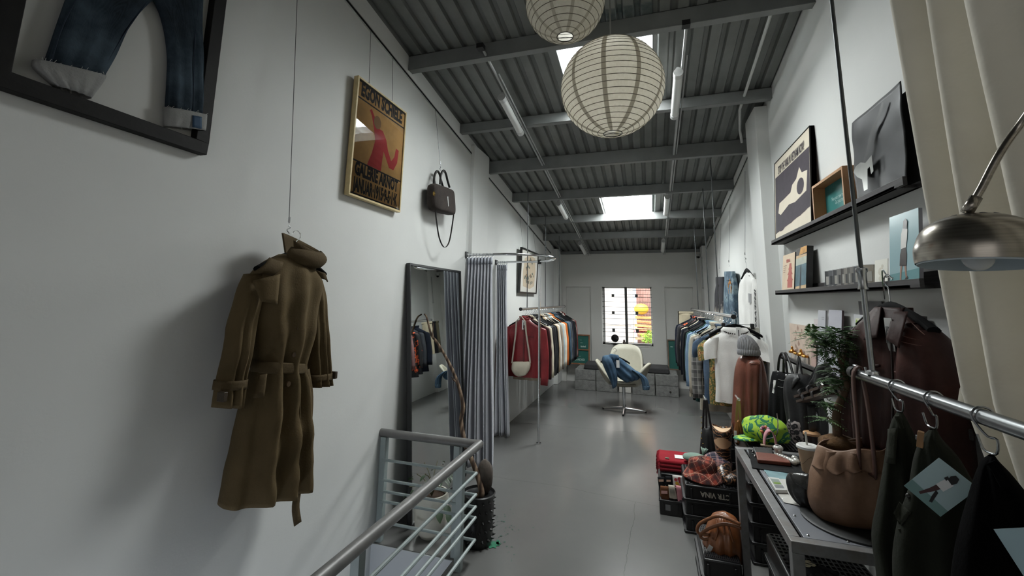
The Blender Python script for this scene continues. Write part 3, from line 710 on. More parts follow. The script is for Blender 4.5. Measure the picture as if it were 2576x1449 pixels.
for z in zs:
    MB().tube([V((-1.705, 2.615, z)), V((-1.035, 2.615, z))], .009, 8).build('bar', RAILP, ra)
    MB().tube([V((-1.04, 2.62, z)), V((-1.055, -1.2, z))], .009, 8).build('bar', RAILP, ra)
# ================================================================== plants by the mirror
TERR = mat('d3d0c4', .55, 0, .06, 10)
pt = thing('potted_plant', 'fluted white pot with a sparse leafy plant behind the railing', 'plant', (-1.43, 2.80, 0))
m = MB(); R_ = []
for r_, z in ((.066, 0), (.088, .03), (.103, .08), (.108, .14), (.110, .22), (.108, .265), (.098, .265), (.096, .23)):
    R_.append([V((-1.43 + (r_ + (.003 * (k % 2) if .03 < z < .24 else 0)) * cos(2 * pi * k / 48), 2.80 + (r_ + (.003 * (k % 2) if .03 < z < .24 else 0)) * sin(2 * pi * k / 48), z)) for k in range(48)])
m.rings(R_, 0, True, True, False); m.build('pot', TERR, pt, ang=.9)
MB().disc((-1.43, 2.80, .235), .097).build('soil', mat('3a2a1e', .95, 0, .3, 60, .5, 90), pt)
LEAFG = mat('32462e', .5, 0, .3, 14)
m = MB(); lf = MB(); r = random.Random(7)
def leaf(mb, p, d, size, wfac=.35, droop=.3, mi=0, seed=0):
    d = V(d).normalized(); s_ = d.cross(V((0, 0, 1))); s_ = s_.normalized() if s_.length > .01 else V((1, 0, 0)); n_ = s_.cross(d)
    def fn(u, v): w_ = sin(pi * min(1, u * 1.02)) ** .8 * wfac * size; return V(p) + d * (u * size) + s_ * ((v - .5) * w_) - V((0, 0, 1)) * droop * size * u * u + n_ * abs(v - .5) * w_ * .4
    mb.grid(fn, 5, 2, mi)
for k in range(9):
    a = k * 2.4; e = V((cos(a), sin(a), 0)); h_ = r.uniform(.10, .28); p0 = V((-1.43, 2.80, .24)); p1 = p0 + e * .05 + V((0, 0, h_ * .7)); p2 = p0 + e * r.uniform(.1, .19) + V((0, 0, h_))
    m.tube(smooth([p0, p1, p2], 4), .0032, 5)
    for _ in range(2 if k % 3 else 4): q = p2 + V((r.uniform(-.03, .03), r.uniform(-.03, .03), r.uniform(-.05, .0))); leaf(lf, q, e + V((r.uniform(-.6, .6), r.uniform(-.6, .6), -.2)), r.uniform(.03, .06), .5)
for q in ((-1.30, 2.75, .225), (-1.27, 2.72, .20), (-1.33, 2.70, .21)): leaf(lf, q, (.5, -.5, -.6), .065, .75)
m.build('stem', mat('4c4a34', .7), pt); lf.build('leaves', LEAFG, pt, ang=4)
bp = thing('studded_pot', 'black pot covered in pointed studs standing by the railing corner', 'pot', (-1.10, 2.82, 0))
m = MB(); m.lathe([(.0, 0), (.088, 0), (.094, .03), (.098, .15), (.104, .29), (.110, .30), (.104, .305), (.096, .29), (.0, .28)], 32, (-1.10, 2.82, 0)); m.build('pot', plain('0f0f10', .35), bp)
for i in range(5):
    for k in range(14):
        a = 2 * pi * (k + .5 * (i % 2)) / 14; z = .045 + i * .055; d = V((cos(a), sin(a), 0)); p = V((-1.10, 2.82, z)) + d * .094
        mm_ = MB(); mm_.tube([p, p + d * .021], [.011, .001], 7); mm_.build('stud', plain('141415', .3), bp)
STONE = mat('4e4640', .9, 0, .3, 14, .6, 40)
so = MB(); so.ell((-1.075, 2.86, .385), (.055, .05, .105), 16, 10, 0, None, lambda d: 1 + .08 * nz(d, 3, 2)); solo('stone', so, STONE, 'brown grey upright stone standing in the studded black pot', 'stone', ang=4)
bk = NT('driftwood_bark'); wv = bk.n('ShaderNodeTexWave', i_Scale=9.0, i_Distortion=6.0, i_Detail=3.0); bk.l(bk.coord(), wv.inputs['Vector']); bk.color(bk.ramp(wv.outputs['Fac'], [(.1, '3c2e24'), (.6, '5f4a3a'), (1, '7d6a58')])); bk.set(Roughness=.9); bk.bump(wv.outputs['Fac'], .5, .006)
bx = lambda a, b, y: P(a, b, Y=y)
pts = smooth([V((-1.11, 2.80, .285)), bx(1212, 1240, 2.80), bx(1196, 1180, 2.82), bx(1172, 1120, 2.86), bx(1160, 1060, 2.9), bx(1165, 1020, 2.92), bx(1150, 960, 2.94), bx(1128, 910, 2.96), bx(1100, 862, 2.98), bx(1085, 842, 3.0), bx(1074, 800, 3.02), bx(1068, 790, 3.04)], 5)
n_ = len(pts); tr = thing('driftwood_branch', 'long bent driftwood branch rising from the studded pot past the mirror', 'branch', (-1.11, 2.80, .285))
MB().tube(pts, [.020 * (1 - .72 * i / n_) * (1 + .15 * nz(pts[i], 14, 1)) for i in range(n_)], 9).build('stem', bk.m, tr, ang=4)
m = MB(); m.tube([bx(1090, 852, 2.99), bx(1088, 835, 3.0), bx(1091, 812, 3.0)], [.006, .002], 6); m.tube([bx(1150, 962, 2.94), bx(1140, 955, 2.92), bx(1136, 948, 2.91)], [.008, .003], 6); m.build('twig', bk.m, tr)
# green leaf and flakes on the floor
m = MB(); lc = P(1237, 1371, Z=.003)
outl = [(.030, 0), (.050, .012), (.040, .022), (.055, .035), (.035, .034), (.030, .055), (.012, .040), (-.008, .052), (-.016, .034), (-.040, .038), (-.032, .016), (-.055, .004), (-.034, -.008), (-.040, -.030), (-.014, -.022), (.0, -.040), (.016, -.020), (.038, -.022)]
fl_ = (lc, V((1, 0, 0)), V((0, 1, 0)), V((0, 0, 1))); m.poly(fl_, outl, .0, 0, .0012); solo('fallen_leaf', m, mat('1d6b4d', .5, 0, .15, 30), 'big dark green lobed leaf lying on the floor by the studded pot', 'leaf')
lc = P(1253, 1364, Z=.003); fl_ = (lc, V((.9, .4, 0)).normalized(), V((-.4, .9, 0)).normalized(), V((0, 0, 1))); m = MB(); m.poly(fl_, [(-.014, -.02), (.004, -.03), (.014, 0), (.006, .03), (-.012, .02)], 0, 0, .0012); solo('fallen_leaf', m, mat('1d6b4d', .5, 0, .15, 30), 'small dark green leaf scrap beside the big lobed leaf on the floor', 'leaf')
m = MB(); r = random.Random(12)
for _ in range(46):
    q = P(r.gauss(1262, 22), r.gauss(1340, 36), Z=.002); s_ = r.uniform(.003, .012); a0 = r.random() * 6
    m.add([q + V((s_ * r.uniform(.5, 1) * cos(a0 + k * 1.3), s_ * r.uniform(.5, 1) * sin(a0 + k * 1.3), 0)) for k in range(5)], [(0, 1, 2, 3, 4)])
o = solo('leaf_flakes', m, mat('27463a', .7), 'dark green dry flakes scattered on the floor around the fallen leaf', 'debris'); o['kind'] = 'stuff'
# ================================================================== garments on the two clothes rails
def garment(name, label, cat, x, y, ztop, Wd, L, m_, slv='long', rz=0, seed=0, thick=.05, collar=True, slen=.56, group=None, m_sl=None, hem=None, flare=1.0, neck=.068):
    t = thing(name, label, cat, (x, y, ztop - L), rz, group); r = random.Random(seed); n = V((0, -1, 0))
    z = lambda d: L - d
    rows = []
    for d, hw, dp in ((.0, neck, .040), (.022, neck + .022, .045), (.05, Wd * .62, .045), (.085, Wd * .93, .042), (.13, Wd * .97, thick), (.25, Wd * .90, thick * 1.15), (L * .55, Wd * .90 * flare, thick * 1.1), (L * .8, Wd * .93 * flare, thick * 1.15), (L, Wd * .95 * flare, thick * 1.1)):
        j = r.uniform(-.006, .006); rows.append((V((-hw + j, 0, z(d))), V((hw + j, 0, z(d))), dp))
    m = MB(); Silo(n, rows, 3, 30, (.014, 7, seed), .8).to(m); b = m.build('body', m_, t, local=True, ang=4)
    if slv != 'none':
        Ls = slen if slv == 'long' else .17
        for sg in (-1, 1):
            R_ = []; sw = r.uniform(-.02, .03)
            wide = .062 if slv == 'long' else .072; so = .03 if slv == 'long' else .012
            cp = [V((sg * Wd * .88, 0, z(.088))), V((sg * (Wd * 1.0), .0, z(.14))), V((sg * (Wd + so), -.004, z(.14 + (Ls - .05) * .45))), V((sg * (Wd + so * 1.15), -.01 + sw, z(.09 + Ls)))]
            pts = smooth(cp, 4); k = len(pts); m = MB()
            for i, p in enumerate(pts):
                f = i / (k - 1); a = (wide * (1 - .3 * f)) * (.55 + .45 * min(1, f * 5)); d_ = .042 * (1 - .25 * f)
                R_.append([p + V((a * cos(q) + .006 * nz(p, 16, seed) , d_ * sin(q) + .010 * sin(3 * q + seed) * f, a * .25 * cos(q) * -sg * (1 if slv == 'short' else .3))) for q in [2 * pi * j / 14 for j in range(14)]])
            m.rings(R_, 0, True, False, slv == 'long'); m.build('sleeve', m_sl or m_, t, local=True, ang=4)
    if collar:
        m = MB()
        def cf(u, v):
            a = math.radians(-62 + 304 * u) ; rr = .062 + .014 * sin(pi * v)
            return V((rr * sin(a) * -1, -rr * .68 * cos(a) * -1, L - .012 + .05 * sin(v * 2.2) - (.03 * v * (1 if abs(u - .5) > .38 else 0))))
        m.grid(cf, 18, 4); m.build('collar', m_, t, local=True, ang=4)
    if hem is not None:
        m = MB(); rows2 = [(V((-Wd * .955 * flare, 0, q)), V((Wd * .955 * flare, 0, q)), thick * 1.16) for q in (.0, .03, .06)]
        Silo(n, rows2, 2, 30, (.0, 7, seed), .8).to(m); m.build('hem_band', hem, t, local=True, ang=4)
    return t
def price_tag(t, x, y, z, w_=.03, h_=.065, rz=0):
    """swing tag as part of a garment (local coordinates)"""
    m = MB(); m.box((x - w_ / 2, y - .001, z - h_), (x + w_ / 2, y, z)); m.box((x - .002, y - .0016, z - h_ * .85), (x + .004, y - .001, z - h_ * .25), 1)
    m.build('price_tag', [WHITE_CARD, PRINT_INK], t, local=True)
def clothes_rail(name, label, x, y0, y1, z, rods, r=.016):
    t = thing(name, label, 'rail', (x, (y0 + y1) / 2, z))
    MB().cyl((x, y0, z), (x, y1, z), r, 14).build('bar', STEEL, t)
    for y in (y0 - .012, y1): MB().cyl((x, y, z), (x, y + .012, z), r * 1.25, 14).build('end_cap', BLACK, t)
    for y in rods: MB().cyl((x, y, z), (x, y, roofz(y) - .1), .0055, 8).build('suspension_rod', STEEL_DARK, t)
    return t
clothes_rail('clothes_rail', 'steel clothes rail hung on rods behind the fitting curtain pole', -1.42, 4.84, 7.55, 1.437, (5.11, 6.09, 7.105))
clothes_rail('clothes_rail', 'steel clothes rail hung on rods along the wall with the pants', .66, 3.97, 7.55, 1.432, (4.705, 5.44, 6.613))
CREAM, SAND, CHAR, NAVYC, SOOT = cloth('cfc5b0'), cloth('a8967c'), cloth('2b2c2f'), cloth('1c212c'), cloth('131314')
REDL = leather('7c2328', .38); BLKL = leather('17171a', .35)
DENIM = denim_mat('blue_denim', '30455a', '587084', .45, .75, 4, '243444'); GREYD = denim_mat('grey_denim', '3a3d40', '6a6d6f', .45, .75, 4)
LBL = cloth('93a3aa'); ORG = cloth('b8622c'); GRNAV = cloth('20302f'); BROWNR = cloth('5d2a28'); OFFW = cloth('d3cec4'); MAUVE = cloth('8c6a6a')
left = [('jacket', 'wine red leather jacket facing out at the curtain end of the rail', REDL, .215, .66, 'long', 0),
        ('jacket', 'dark maroon lined jacket directly behind the wine red jacket', cloth('35191b'), .22, .67, 'long', 0),
        ('shirt', 'cream long shirt third behind the wine red jacket', CREAM, .22, .74, 'long', 0),
        ('jacket', 'black leather jacket behind the cream long shirt', BLKL, .22, .70, 'long', 0),
        ('coat', 'charcoal coat behind the black leather jacket', CHAR, .22, .72, 'long', 0),
        ('jacket', 'soot black jacket right behind the charcoal coat', SOOT, .22, .66, 'long', 0),
        ('shirt', 'sand beige shirt behind the soot black jacket', SAND, .21, .68, 'long', 0),
        ('shirt', 'off white shirt behind the sand beige shirt', OFFW, .21, .72, 'long', 0),
        ('jacket', 'taupe jacket behind the off white shirt', cloth('857a6c'), .215, .66, 'long', 0),
        ('shirt', 'pale blue grey shirt hanging before the orange shirt', LBL, .21, .64, 'long', 0),
        ('shirt', 'ivory shirt between pale blue shirt and orange shirt', cloth('c9c2b2'), .21, .66, 'long', 0),
        ('shirt', 'orange shirt in the middle of the curtain side rail', ORG, .215, .66, 'long', 0),
        ('jacket', 'dark green navy jacket behind the orange shirt', GRNAV, .22, .74, 'long', 0),
        ('jacket', 'blue denim jacket behind the dark green navy jacket', DENIM, .22, .72, 'long', 0),
        ('jacket', 'grey denim jacket behind the blue denim jacket', GREYD, .22, .70, 'long', 0),
        ('coat', 'navy coat behind the grey denim jacket', NAVYC, .22, .76, 'long', 0),
        ('coat', 'long black wool coat after the navy coat', cloth('101113'), .225, .78, 'long', 0),
        ('coat', 'black coat with soft shoulders before the white striped top', cloth('18181a'), .225, .74, 'long', 0),
        ('shirt', 'dusty white top near the window end of the curtain side rail', cloth('b5aaa4'), .21, .62, 'long', 0),
        ('shirt', 'red brown shirt last on the curtain side rail', BROWNR, .21, .60, 'long', 0)]
GL = 'tops on the rail behind the fitting curtain'
r = random.Random(21); y = 5.03
for i, (nm, lb, mt, Wd, L, sl, _) in enumerate(left):
    rz = r.uniform(-.10, .10) if i else -.06
    t = garment(nm, lb, nm, -1.42, y, 1.318 if i else 1.312, Wd, L, mt, sl, rz, 100 + i, .036 if i else .05, nm != 'sweater', .60 if i else .64, GL)
    if i == 0:
        price_tag(t, .0, -.062, L - .005, .035, .11)
        m = MB(); m.box((.03, -.070, L - .2), (.13, -.064, L - .19)); m.build('chest_pocket', leather('5e181d'), t, local=True)
        m = MB(); m.strap([V((.01, -.069 + .01 * (k == 0), L - .05 - k * .06)) for k in range(10)], (1, 0, 0), .012, .003); m.build('placket', leather('561519'), t, local=True)
    hanger((-1.42, y, 1.316), rz, 'black hanger holding the ' + lb.split(' behind')[0].split(' directly')[0].split(' third')[0].split(' right')[0].split(' facing')[0].split(' hanging')[0].split(' in the')[0].split(' last')[0].split(' near')[0].split(' between')[0].split(' after')[0].split(' before')[0] + ' by the curtain', 'hangers on the rail behind the fitting curtain')
    y += .118 + r.uniform(-.012, .012)
# white sling bag in front of the red jacket
sb = thing('sling_bag', 'small cream sling bag hanging by long straps before the red jacket', 'bag', (-1.42, 4.93, .60))
PSB = ((0, -1, 0), (0, 4.945, 0)); CNV = cloth('c8c1b0', .1)
m = MB(); Silo((0, -1, 0), prow(PSB, [(1290, 910, 1333, 910, .035), (1287, 920, 1335, 918, .05), (1288, 932, 1332, 930, .05), (1296, 943, 1324, 942, .035), (1304, 947, 1316, 946, .015)]), 4, 24, (.006, 4, 2), .8).to(m, 0, True, True); m.build('body', CNV, sb, ang=4)
m = MB(); m.strap(smooth([P(a, b, N=PSB) for a, b in ((1288, 914), (1292, 880), (1297, 840), (1299, 808))], 4), (1, 0, 0), .018, .003); m.build('strap', cloth('b4ada0'), sb)
m = MB(); m.strap(smooth([P(a, b, N=PSB) for a, b in ((1334, 914), (1330, 880), (1324, 840), (1321, 808))], 4), (1, 0, 0), .018, .003); m.build('strap', cloth('b4ada0'), sb)
m = MB(); m.tube([P(1299, 808, N=PSB), P(1310, 800, N=PSB) + V((0, .02, .02)), P(1321, 808, N=PSB)], .006, 6); m.build('strap_loop', cloth('b4ada0'), sb)
# ---------------- rail along the pants wall
CAMO = NT('floral_print'); c = CAMO.ramp(CAMO.noise(22, 3, .6), [(0, '8d7340'), (.42, '8d7340'), (.43, '4f5a34'), (.52, 'b08a52'), (.6, '6b3a2a'), (.66, 'b9a37a')], True); CAMO.color(c); CAMO.set(Roughness=.9)
FLANNEL = plaid('grey_flannel', '8d8c88', [(14, .5, 0, '3b3d40', .55), (14, .12, .6, 'c9c7c2', .4)])
STRP = NT('black_orange'); c = STRP.ramp(STRP.noise(9, 2), [(0, '16171b'), (.55, '16171b'), (.56, 'd5562a'), (.62, '16171b')], True); STRP.color(c); STRP.set(Roughness=.8)
TEEM = cloth('efeeeb', .04)
rightg = [('t_shirt', 'floral print short sleeved shirt directly behind the white beaded t-shirt', CAMO.m, .20, 0.625, 'short'),
          ('shirt', 'steel blue denim shirt behind the floral print shirt', denim_mat('steel_denim', '44566c', '6d8096', .45, .75, 5), .215, 0.660, 'short'),
          ('shirt', 'grey plaid flannel shirt before the cream knit top', FLANNEL, .22, 0.640, 'long'),
          ('sweater', 'cream knit top behind the grey plaid flannel', cloth('c4bcab'), .215, 0.800, 'long'),
          ('shirt', 'pale teal striped shirt behind the cream knit top', cloth('a5b5b2'), .215, 0.720, 'long'),
          ('shirt', 'light blue shirt behind the pale teal shirt', cloth('7f98b4'), .215, 0.700, 'long'),
          ('jacket', 'dark petrol green jacket behind the light blue shirt', cloth('24403e'), .22, 0.840, 'long'),
          ('jacket', 'black bomber jacket behind the petrol green jacket', cloth('121316'), .225, 0.800, 'long'),
          ('cardigan', 'black cardigan with pale edging behind the bomber jacket', cloth('17181b'), .22, 0.900, 'long'),
          ('jacket', 'ink navy jacket behind the black cardigan', cloth('191e28'), .22, 0.840, 'long'),
          ('shirt', 'ecru shirt showing a thin edge between two dark jackets', cloth('b9b09e'), .22, 0.940, 'long'),
          ('jacket', 'black windbreaker behind the ecru shirt', cloth('0f1013'), .225, 0.800, 'long'),
          ('jacket', 'dusty mauve jacket on the pants wall rail', MAUVE, .22, 0.760, 'long'),
          ('jacket', 'black jacket with orange flame patches behind the mauve jacket', STRP.m, .225, 0.800, 'long'),
          ('hoodie', 'slate grey hoodie behind the orange patched jacket', cloth('3a3c42'), .225, 0.780, 'long'),
          ('jacket', 'midnight blue jacket last before the folded trousers', cloth('161b27'), .225, 0.760, 'long')]
GR = 'tops on the rail along the pants wall'
tee = garment('t_shirt', 'white t-shirt with beaded collar facing out on the pants wall rail', 't-shirt', .675, 4.03, 1.345, .185, .60, TEEM, 'short', .06, 7, .05, False, .2, GR, neck=.088)
L = .60
m = MB()
for k in range(17):
    a = math.radians(-78 + 156 * k / 16); p = V((.098 * sin(a), -.054 * cos(a) - .006, L - .020 - .032 * cos(a))); m.ell(p, (.006, .004, .006), 6, 4)
for k in range(17): pass
m.build('collar_bead', plain('2b2622', .35), tee, local=True)
price_tag(tee, .01, -.066, L + .005, .036, .085)
m = MB(); m.box((.075, -.060, L - .28), (.125, -.056, L - .20)); m.build('chest_pocket', cloth('d2d0cc', .05), tee, local=True)
m = MB(); m.rings([[V((.176 * cos(a), .058 * sin(a), q)) for a in [2 * pi * k / 30 for k in range(30)]] for q in (.012, .016)]); m.build('hem_stitching', cloth('b9b7b2'), tee, local=True)
hanger((.675, 4.03, 1.364), .06, 'black hanger inside the white beaded t-shirt', 'hangers on the rail along the pants wall')
y = 4.16
for i, (nm, lb, mt, Wd, L, sl) in enumerate(rightg):
    rz = r.uniform(-.12, .12)
    garment(nm, lb, nm.replace('t_shirt', 't-shirt'), .66 - .012 * (i % 2), y, 1.315, Wd, L, mt, sl, rz, 300 + i, .038, nm != 't_shirt', .56, GR)
    hanger((.66, y, 1.314), rz, 'black hanger holding the ' + ' '.join(lb.split()[:3]) + ' along the pants wall', 'hangers on the rail along the pants wall')
    y += .182 + r.uniform(-.015, .015)
# black skirt with clear waistband on a clip hanger behind the t-shirt
sk = thing('skirt', 'black skirt with pale sheer waistband clipped behind the beaded t-shirt', 'skirt', (.70, 4.10, .95))
m = MB(); m.box((.55, 4.09, 1.285), (.87, 4.115, 1.345)); m.build('waistband', cloth('a9a79d'), sk, bev=.006)
m = MB(); Silo((0, -1, 0), [(V((.55, 4.102, 1.285)), V((.87, 4.102, 1.285)), .014), (V((.54, 4.102, 1.15)), V((.88, 4.102, 1.15)), .02), (V((.53, 4.102, .95)), V((.89, 4.102, .95)), .024)], 3, 28, (.006, 7, 3)).to(m); m.build('panel', cloth('17181b'), sk, ang=4)
hg = thing('clip_hanger', 'steel clip hanger gripping the pale waistband of the black skirt', 'hanger', (.71, 4.10, 1.345))
m = MB(); m.tube([(.57, 4.10, 1.365), (.85, 4.10, 1.365)], .003, 6); m.build('bar', STEEL, hg); m = MB(); m.tube(smooth([(.71, 4.10, 1.365), (.71, 4.10, 1.42), (.69, 4.10, 1.445), (.665, 4.10, 1.452), (.645, 4.10, 1.435)], 4), .002, 6); m.build('hook', STEEL, hg)
for xx in (.60, .82): m = MB(); m.box((xx - .014, 4.085, 1.33), (xx + .014, 4.12, 1.375)); m.build('clip', BLACK, hg, bev=.003)
# folded trousers at the window end of the rail
for i, (lb, mt, yy) in enumerate((('cream trousers folded over a hanger at the window end of the rail', cloth('b9ae96'), 7.16), ('black trousers folded over a hanger at the window end of the rail', cloth('17171a'), 7.30), ('dark khaki trousers folded over a hanger at the rail tip', cloth('4a4638'), 7.42))):
    t = thing('trousers', lb, 'trousers', (.60, yy, .80), 0, 'trousers at the window end of the rail'); m = MB()
    Silo((0, -1, 0), [(V((.44, yy, 1.395)), V((.64, yy, 1.395)), .02), (V((.43, yy, 1.2)), V((.64, yy, 1.2)), .03), (V((.42, yy, .82)), V((.65, yy, .82)), .03)], 4, 28, (.006, 5, i)).to(m, 0, True); m.build('legs', mt, t, ang=4)
    m = MB(); m.box((.435, yy - .022, 1.36), (.645, yy + .022, 1.40)); m.build('waistband', mt, t, bev=.01)
# beanie and brown leather jacket by the column
PJK = ((-.15, -1, 0), (.74, 3.72, 0)); BRL = leather('6e3f31', .36)
bj = thing('jacket', 'glossy chestnut leather jacket hanging side-on below the grey beanie', 'jacket', P(1890, 1085, N=PJK))
m = MB(); Silo(PJK[0], prow(PJK, [(1868, 893, 1902, 891, .05), (1856, 903, 1914, 898, .075), (1848, 930, 1923, 920, .09), (1845, 960, 1930, 955, .10), (1843, 1000, 1937, 1000, .10), (1840, 1050, 1938, 1050, .10), (1838, 1088, 1938, 1090, .10)]), 4, 44, (.012, 7, 3), .8).to(m); m.build('body', BRL, bj, ang=4)
m = MB(); q = ((PJK[0]), V(P(1890, 950, N=PJK)) + V((-.15, -1, 0)).normalized() * .075); Silo(PJK[0], prow(q, [(1880, 905, 1908, 903, .02), (1876, 918, 1915, 914, .05), (1875, 950, 1916, 948, .055), (1876, 1000, 1916, 1000, .05), (1880, 1050, 1914, 1050, .045)]), 4, 28, (.008, 4, 5), .8).to(m); m.build('sleeve', BRL, bj, ang=4)
m = MB(); m.tube(smooth([P(a, b, N=PJK) + V((0, -.05, 0)) for a, b in ((1866, 895), (1880, 899), (1895, 898), (1905, 892))], 4), .014, 8); m.build('collar', leather('4a261d', .4), bj, ang=4)
m = MB(); m.tube(smooth([P(a, b, N=q) + V((-.01, -.05, 0)) for a, b in ((1884, 912), (1896, 909), (1908, 911))], 4), .004, 6); m.build('epaulette', leather('6f4536', .4), bj)
KN = NT('grey_rib_knit'); s_ = KN.xyz(); at2 = KN.math('ARCTAN2', s_[1], s_[0]); wv = KN.math('SINE', KN.math('MULTIPLY', at2, 34.0)); KN.color(KN.mix(KN.math('MULTIPLY_ADD', wv, .5), '77777a', '98989b')); KN.set(Roughness=.95)
KN.bump(wv, .6, .004)
bz = P(1884, 893, Y=3.68); bn = thing('beanie', 'grey ribbed knit beanie with folded brim on the chestnut jacket', 'hat', bz)
m = MB()
prof = [(0.0745, .0), (0.0790, 0.0091), (0.0783, 0.0342), (0.0730, 0.0418)]
R_ = [[V((r_ * cos(2 * pi * k / 72), r_ * .8 * sin(2 * pi * k / 72), z_)) for k in range(72)] for r_, z_ in prof]; m.rings(R_); m.build('folded_brim', KN.m, bn, local=True, ang=4)
m = MB(); R_ = [[V((r_ * cos(2 * pi * k / 72) - .028 * max(0, z_ - .05) / .14, r_ * .8 * sin(2 * pi * k / 72), z_)) for k in range(72)] for r_, z_ in ((0.0684, 0.0228), (0.0745, 0.0532), (0.0684, 0.0836), (0.0547, 0.1140), (0.0365, 0.1368), (0.0152, 0.1482), (.0, 0.1497))]; m.rings(R_); m.build('crown', KN.m, bn, local=True, ang=4)
# ---------------- hung on the wall: white long sleeve and two pairs of jeans
PW = ((-1, 0, 0), (.94, 0, 0))
ls = thing('long_sleeve', 'white long sleeved tee with black gothic lettering on the wall', 'top', P(1885, 845, N=PW))
m = MB(); lb_ = Silo((-1, 0, 0), prow(PW, [(1877, 690, 1886, 686, .018), (1870, 702, 1893, 697, .026), (1864, 714, 1899, 711, .033), (1863, 740, 1899, 738, .035), (1864, 780, 1901, 785, .035), (1866, 830, 1904, 838, .035), (1868, 850, 1905, 856, .035)]), 4, 32, (.010, 5, 2), .8).to(m); m.build('body', TEEM, ls, ang=4)
for rows, sd in (([(1896, 702, 1900, 702, .015), (1896, 730, 1906, 730, .03), (1896, 780, 1908, 780, .032), (1896, 830, 1910, 832, .03), (1897, 846, 1909, 850, .028)], 1), ([(1864, 712, 1868, 712, .015), (1861, 740, 1869, 740, .026), (1862, 790, 1870, 790, .026), (1864, 840, 1872, 840, .026)], 2)):
    m = MB(); s_ = Silo((-1, 0, 0), prow(((-1, 0, 0), (.94, 0, 0)), rows), 4, 20, (.004, 3, sd), .8).to(m); m.build('sleeve', TEEM, ls, ang=4)
    if sd == 1:
        m = MB(); a, b = s_.front(1901, 756, .003), s_.front(1903, 836, .003); fr2 = frame((a + b) / 2, b - a, V((0, 1, 0)) if False else V((0, .97, .1))); fr2 = (fr2[0], fr2[1], fr2[2], V((-1, 0, 0)))
        text_mb(m, 'IMSPARRTA', fr2, .082, .003, 0, bold=.004, sx=1.15); m.build('lettering', plain('1a1a1c'), ls)
m = MB(); patch(m, lb_, ((1883, 738), (1890, 739), (1890, 762), (1884, 761)), .003, 2, 3); m.build('chest_print', plain('9a9a9c'), ls)
q = P(1877, 684, N=PW); hanger((.945, q.y, q.z + .03), pi / 2, 'black hanger with long hook inside the gothic lettered long sleeve')
hang_wire('hanging_cable', (XR - .006, q.y, roofz(q.y) - .2), q + V((0, 0, .165)), 'steel cable above the gothic lettered white long sleeve')
ARTD = NT('bleached_patch_denim'); c = ARTD.ramp(ARTD.noise(8, 4, .65), [(.3, '22323f'), (.5, '435766'), (.62, '74848a'), (.7, '22323f')]); ARTD.color(c); ARTD.set(Roughness=.95)
BWD = NT('black_white_bleach'); zz = BWD.xyz()[2]; f_ = BWD.math('ADD', BWD.math('MULTIPLY', zz, -3.2), BWD.math('MULTIPLY', BWD.noise(9, 4), .9)); c = BWD.ramp(f_, [(.05, 'b9b2a6'), (.35, '26252a')]); 
BWD.color(BWD.ramp(BWD.math('ADD', BWD.math('MULTIPLY', zz, 1.2), BWD.math('MULTIPLY', BWD.noise(12, 4), .55)), [(.60, 'bdb6aa'), (.80, '26262b')])); BWD.set(Roughness=.95)
for lb, mt, rowsL, rowsR, wb_, top in (('patched blue jeans with orange paint hung on the wall beside the long sleeve', ARTD.m, [(1828, 700, 1842, 698, .04), (1827, 730, 1842, 730, .05), (1826, 780, 1843, 780, .05), (1826, 812, 1844, 814, .05)], [(1840, 698, 1848, 698, .03), (1840, 730, 1851, 730, .045), (1842, 780, 1854, 780, .045), (1843, 812, 1856, 816, .045)], (1826, 690, 1846, 690), (1831, 668)),
                                ('black jeans bleached white downward hung on the wall', BWD.m, [(1805, 712, 1815, 711, .03), (1803, 740, 1814, 740, .045), (1802, 780, 1814, 780, .045), (1801, 812, 1814, 812, .045)], [(1813, 711, 1820, 711, .03), (1813, 740, 1822, 740, .04), (1814, 780, 1824, 780, .04), (1814, 812, 1826, 812, .04)], (1804, 703, 1820, 703), (1807, 682))):
    t = thing('jeans', lb, 'jeans', P(rowsL[-1][0], rowsL[-1][1] + 30, N=PW))
    zb = P(rowsL[-1][0], rowsL[-1][1], N=PW)
    def ext(rows): 
        a = prow(PW, rows); d = a[-1]; return a + [(d[0] - V((0, 0, .35)), d[1] - V((0, 0, .35)), d[2])]
    for rows in (rowsL, rowsR):
        m = MB(); Silo((-1, 0, 0), ext(rows), 4, 24, (.006, 4, 2), .7).to(m); m.build('leg', mt, t, ang=4)
    a, b = P(wb_[0], wb_[1], N=PW), P(wb_[2], wb_[3], N=PW)
    m = MB(); Silo((-1, 0, 0), [(a + V((0, 0, .035)), b + V((0, 0, .035)), .035), (a, b, .04), (a - V((0, 0, .07)), b - V((0, 0, .07)), .042)], 3, 24, (.0, 1, 1), .7).to(m); m.build('waistband', mt, t, ang=4)
    if 'orange' in lb:
        m = MB(); r2 = random.Random(5)
        for _ in range(16):
            q = P(r2.uniform(1832, 1839), r2.uniform(705, 738), X=.90); m.ell(q, (.004, .018 * r2.uniform(.5, 1), .022), 6, 4)
        m.build('paint_patch', mat('b5762c', .8), t, ang=4)
    else:
        q = P(1806, 712, X=.905); m = MB(); m.box(q + V((-.002, -.02, -.09)), q + V((0, .02, .02))); m.build('price_tag', WHITE_CARD, t)
    q = (a + b) / 2 + V((0, 0, .05)); hang_wire('hanging_cable', (XR - .006, q.y, roofz(q.y) - .2), q + V((0, 0, .09)), 'steel cable and hook above the ' + ' '.join(lb.split()[:3]))
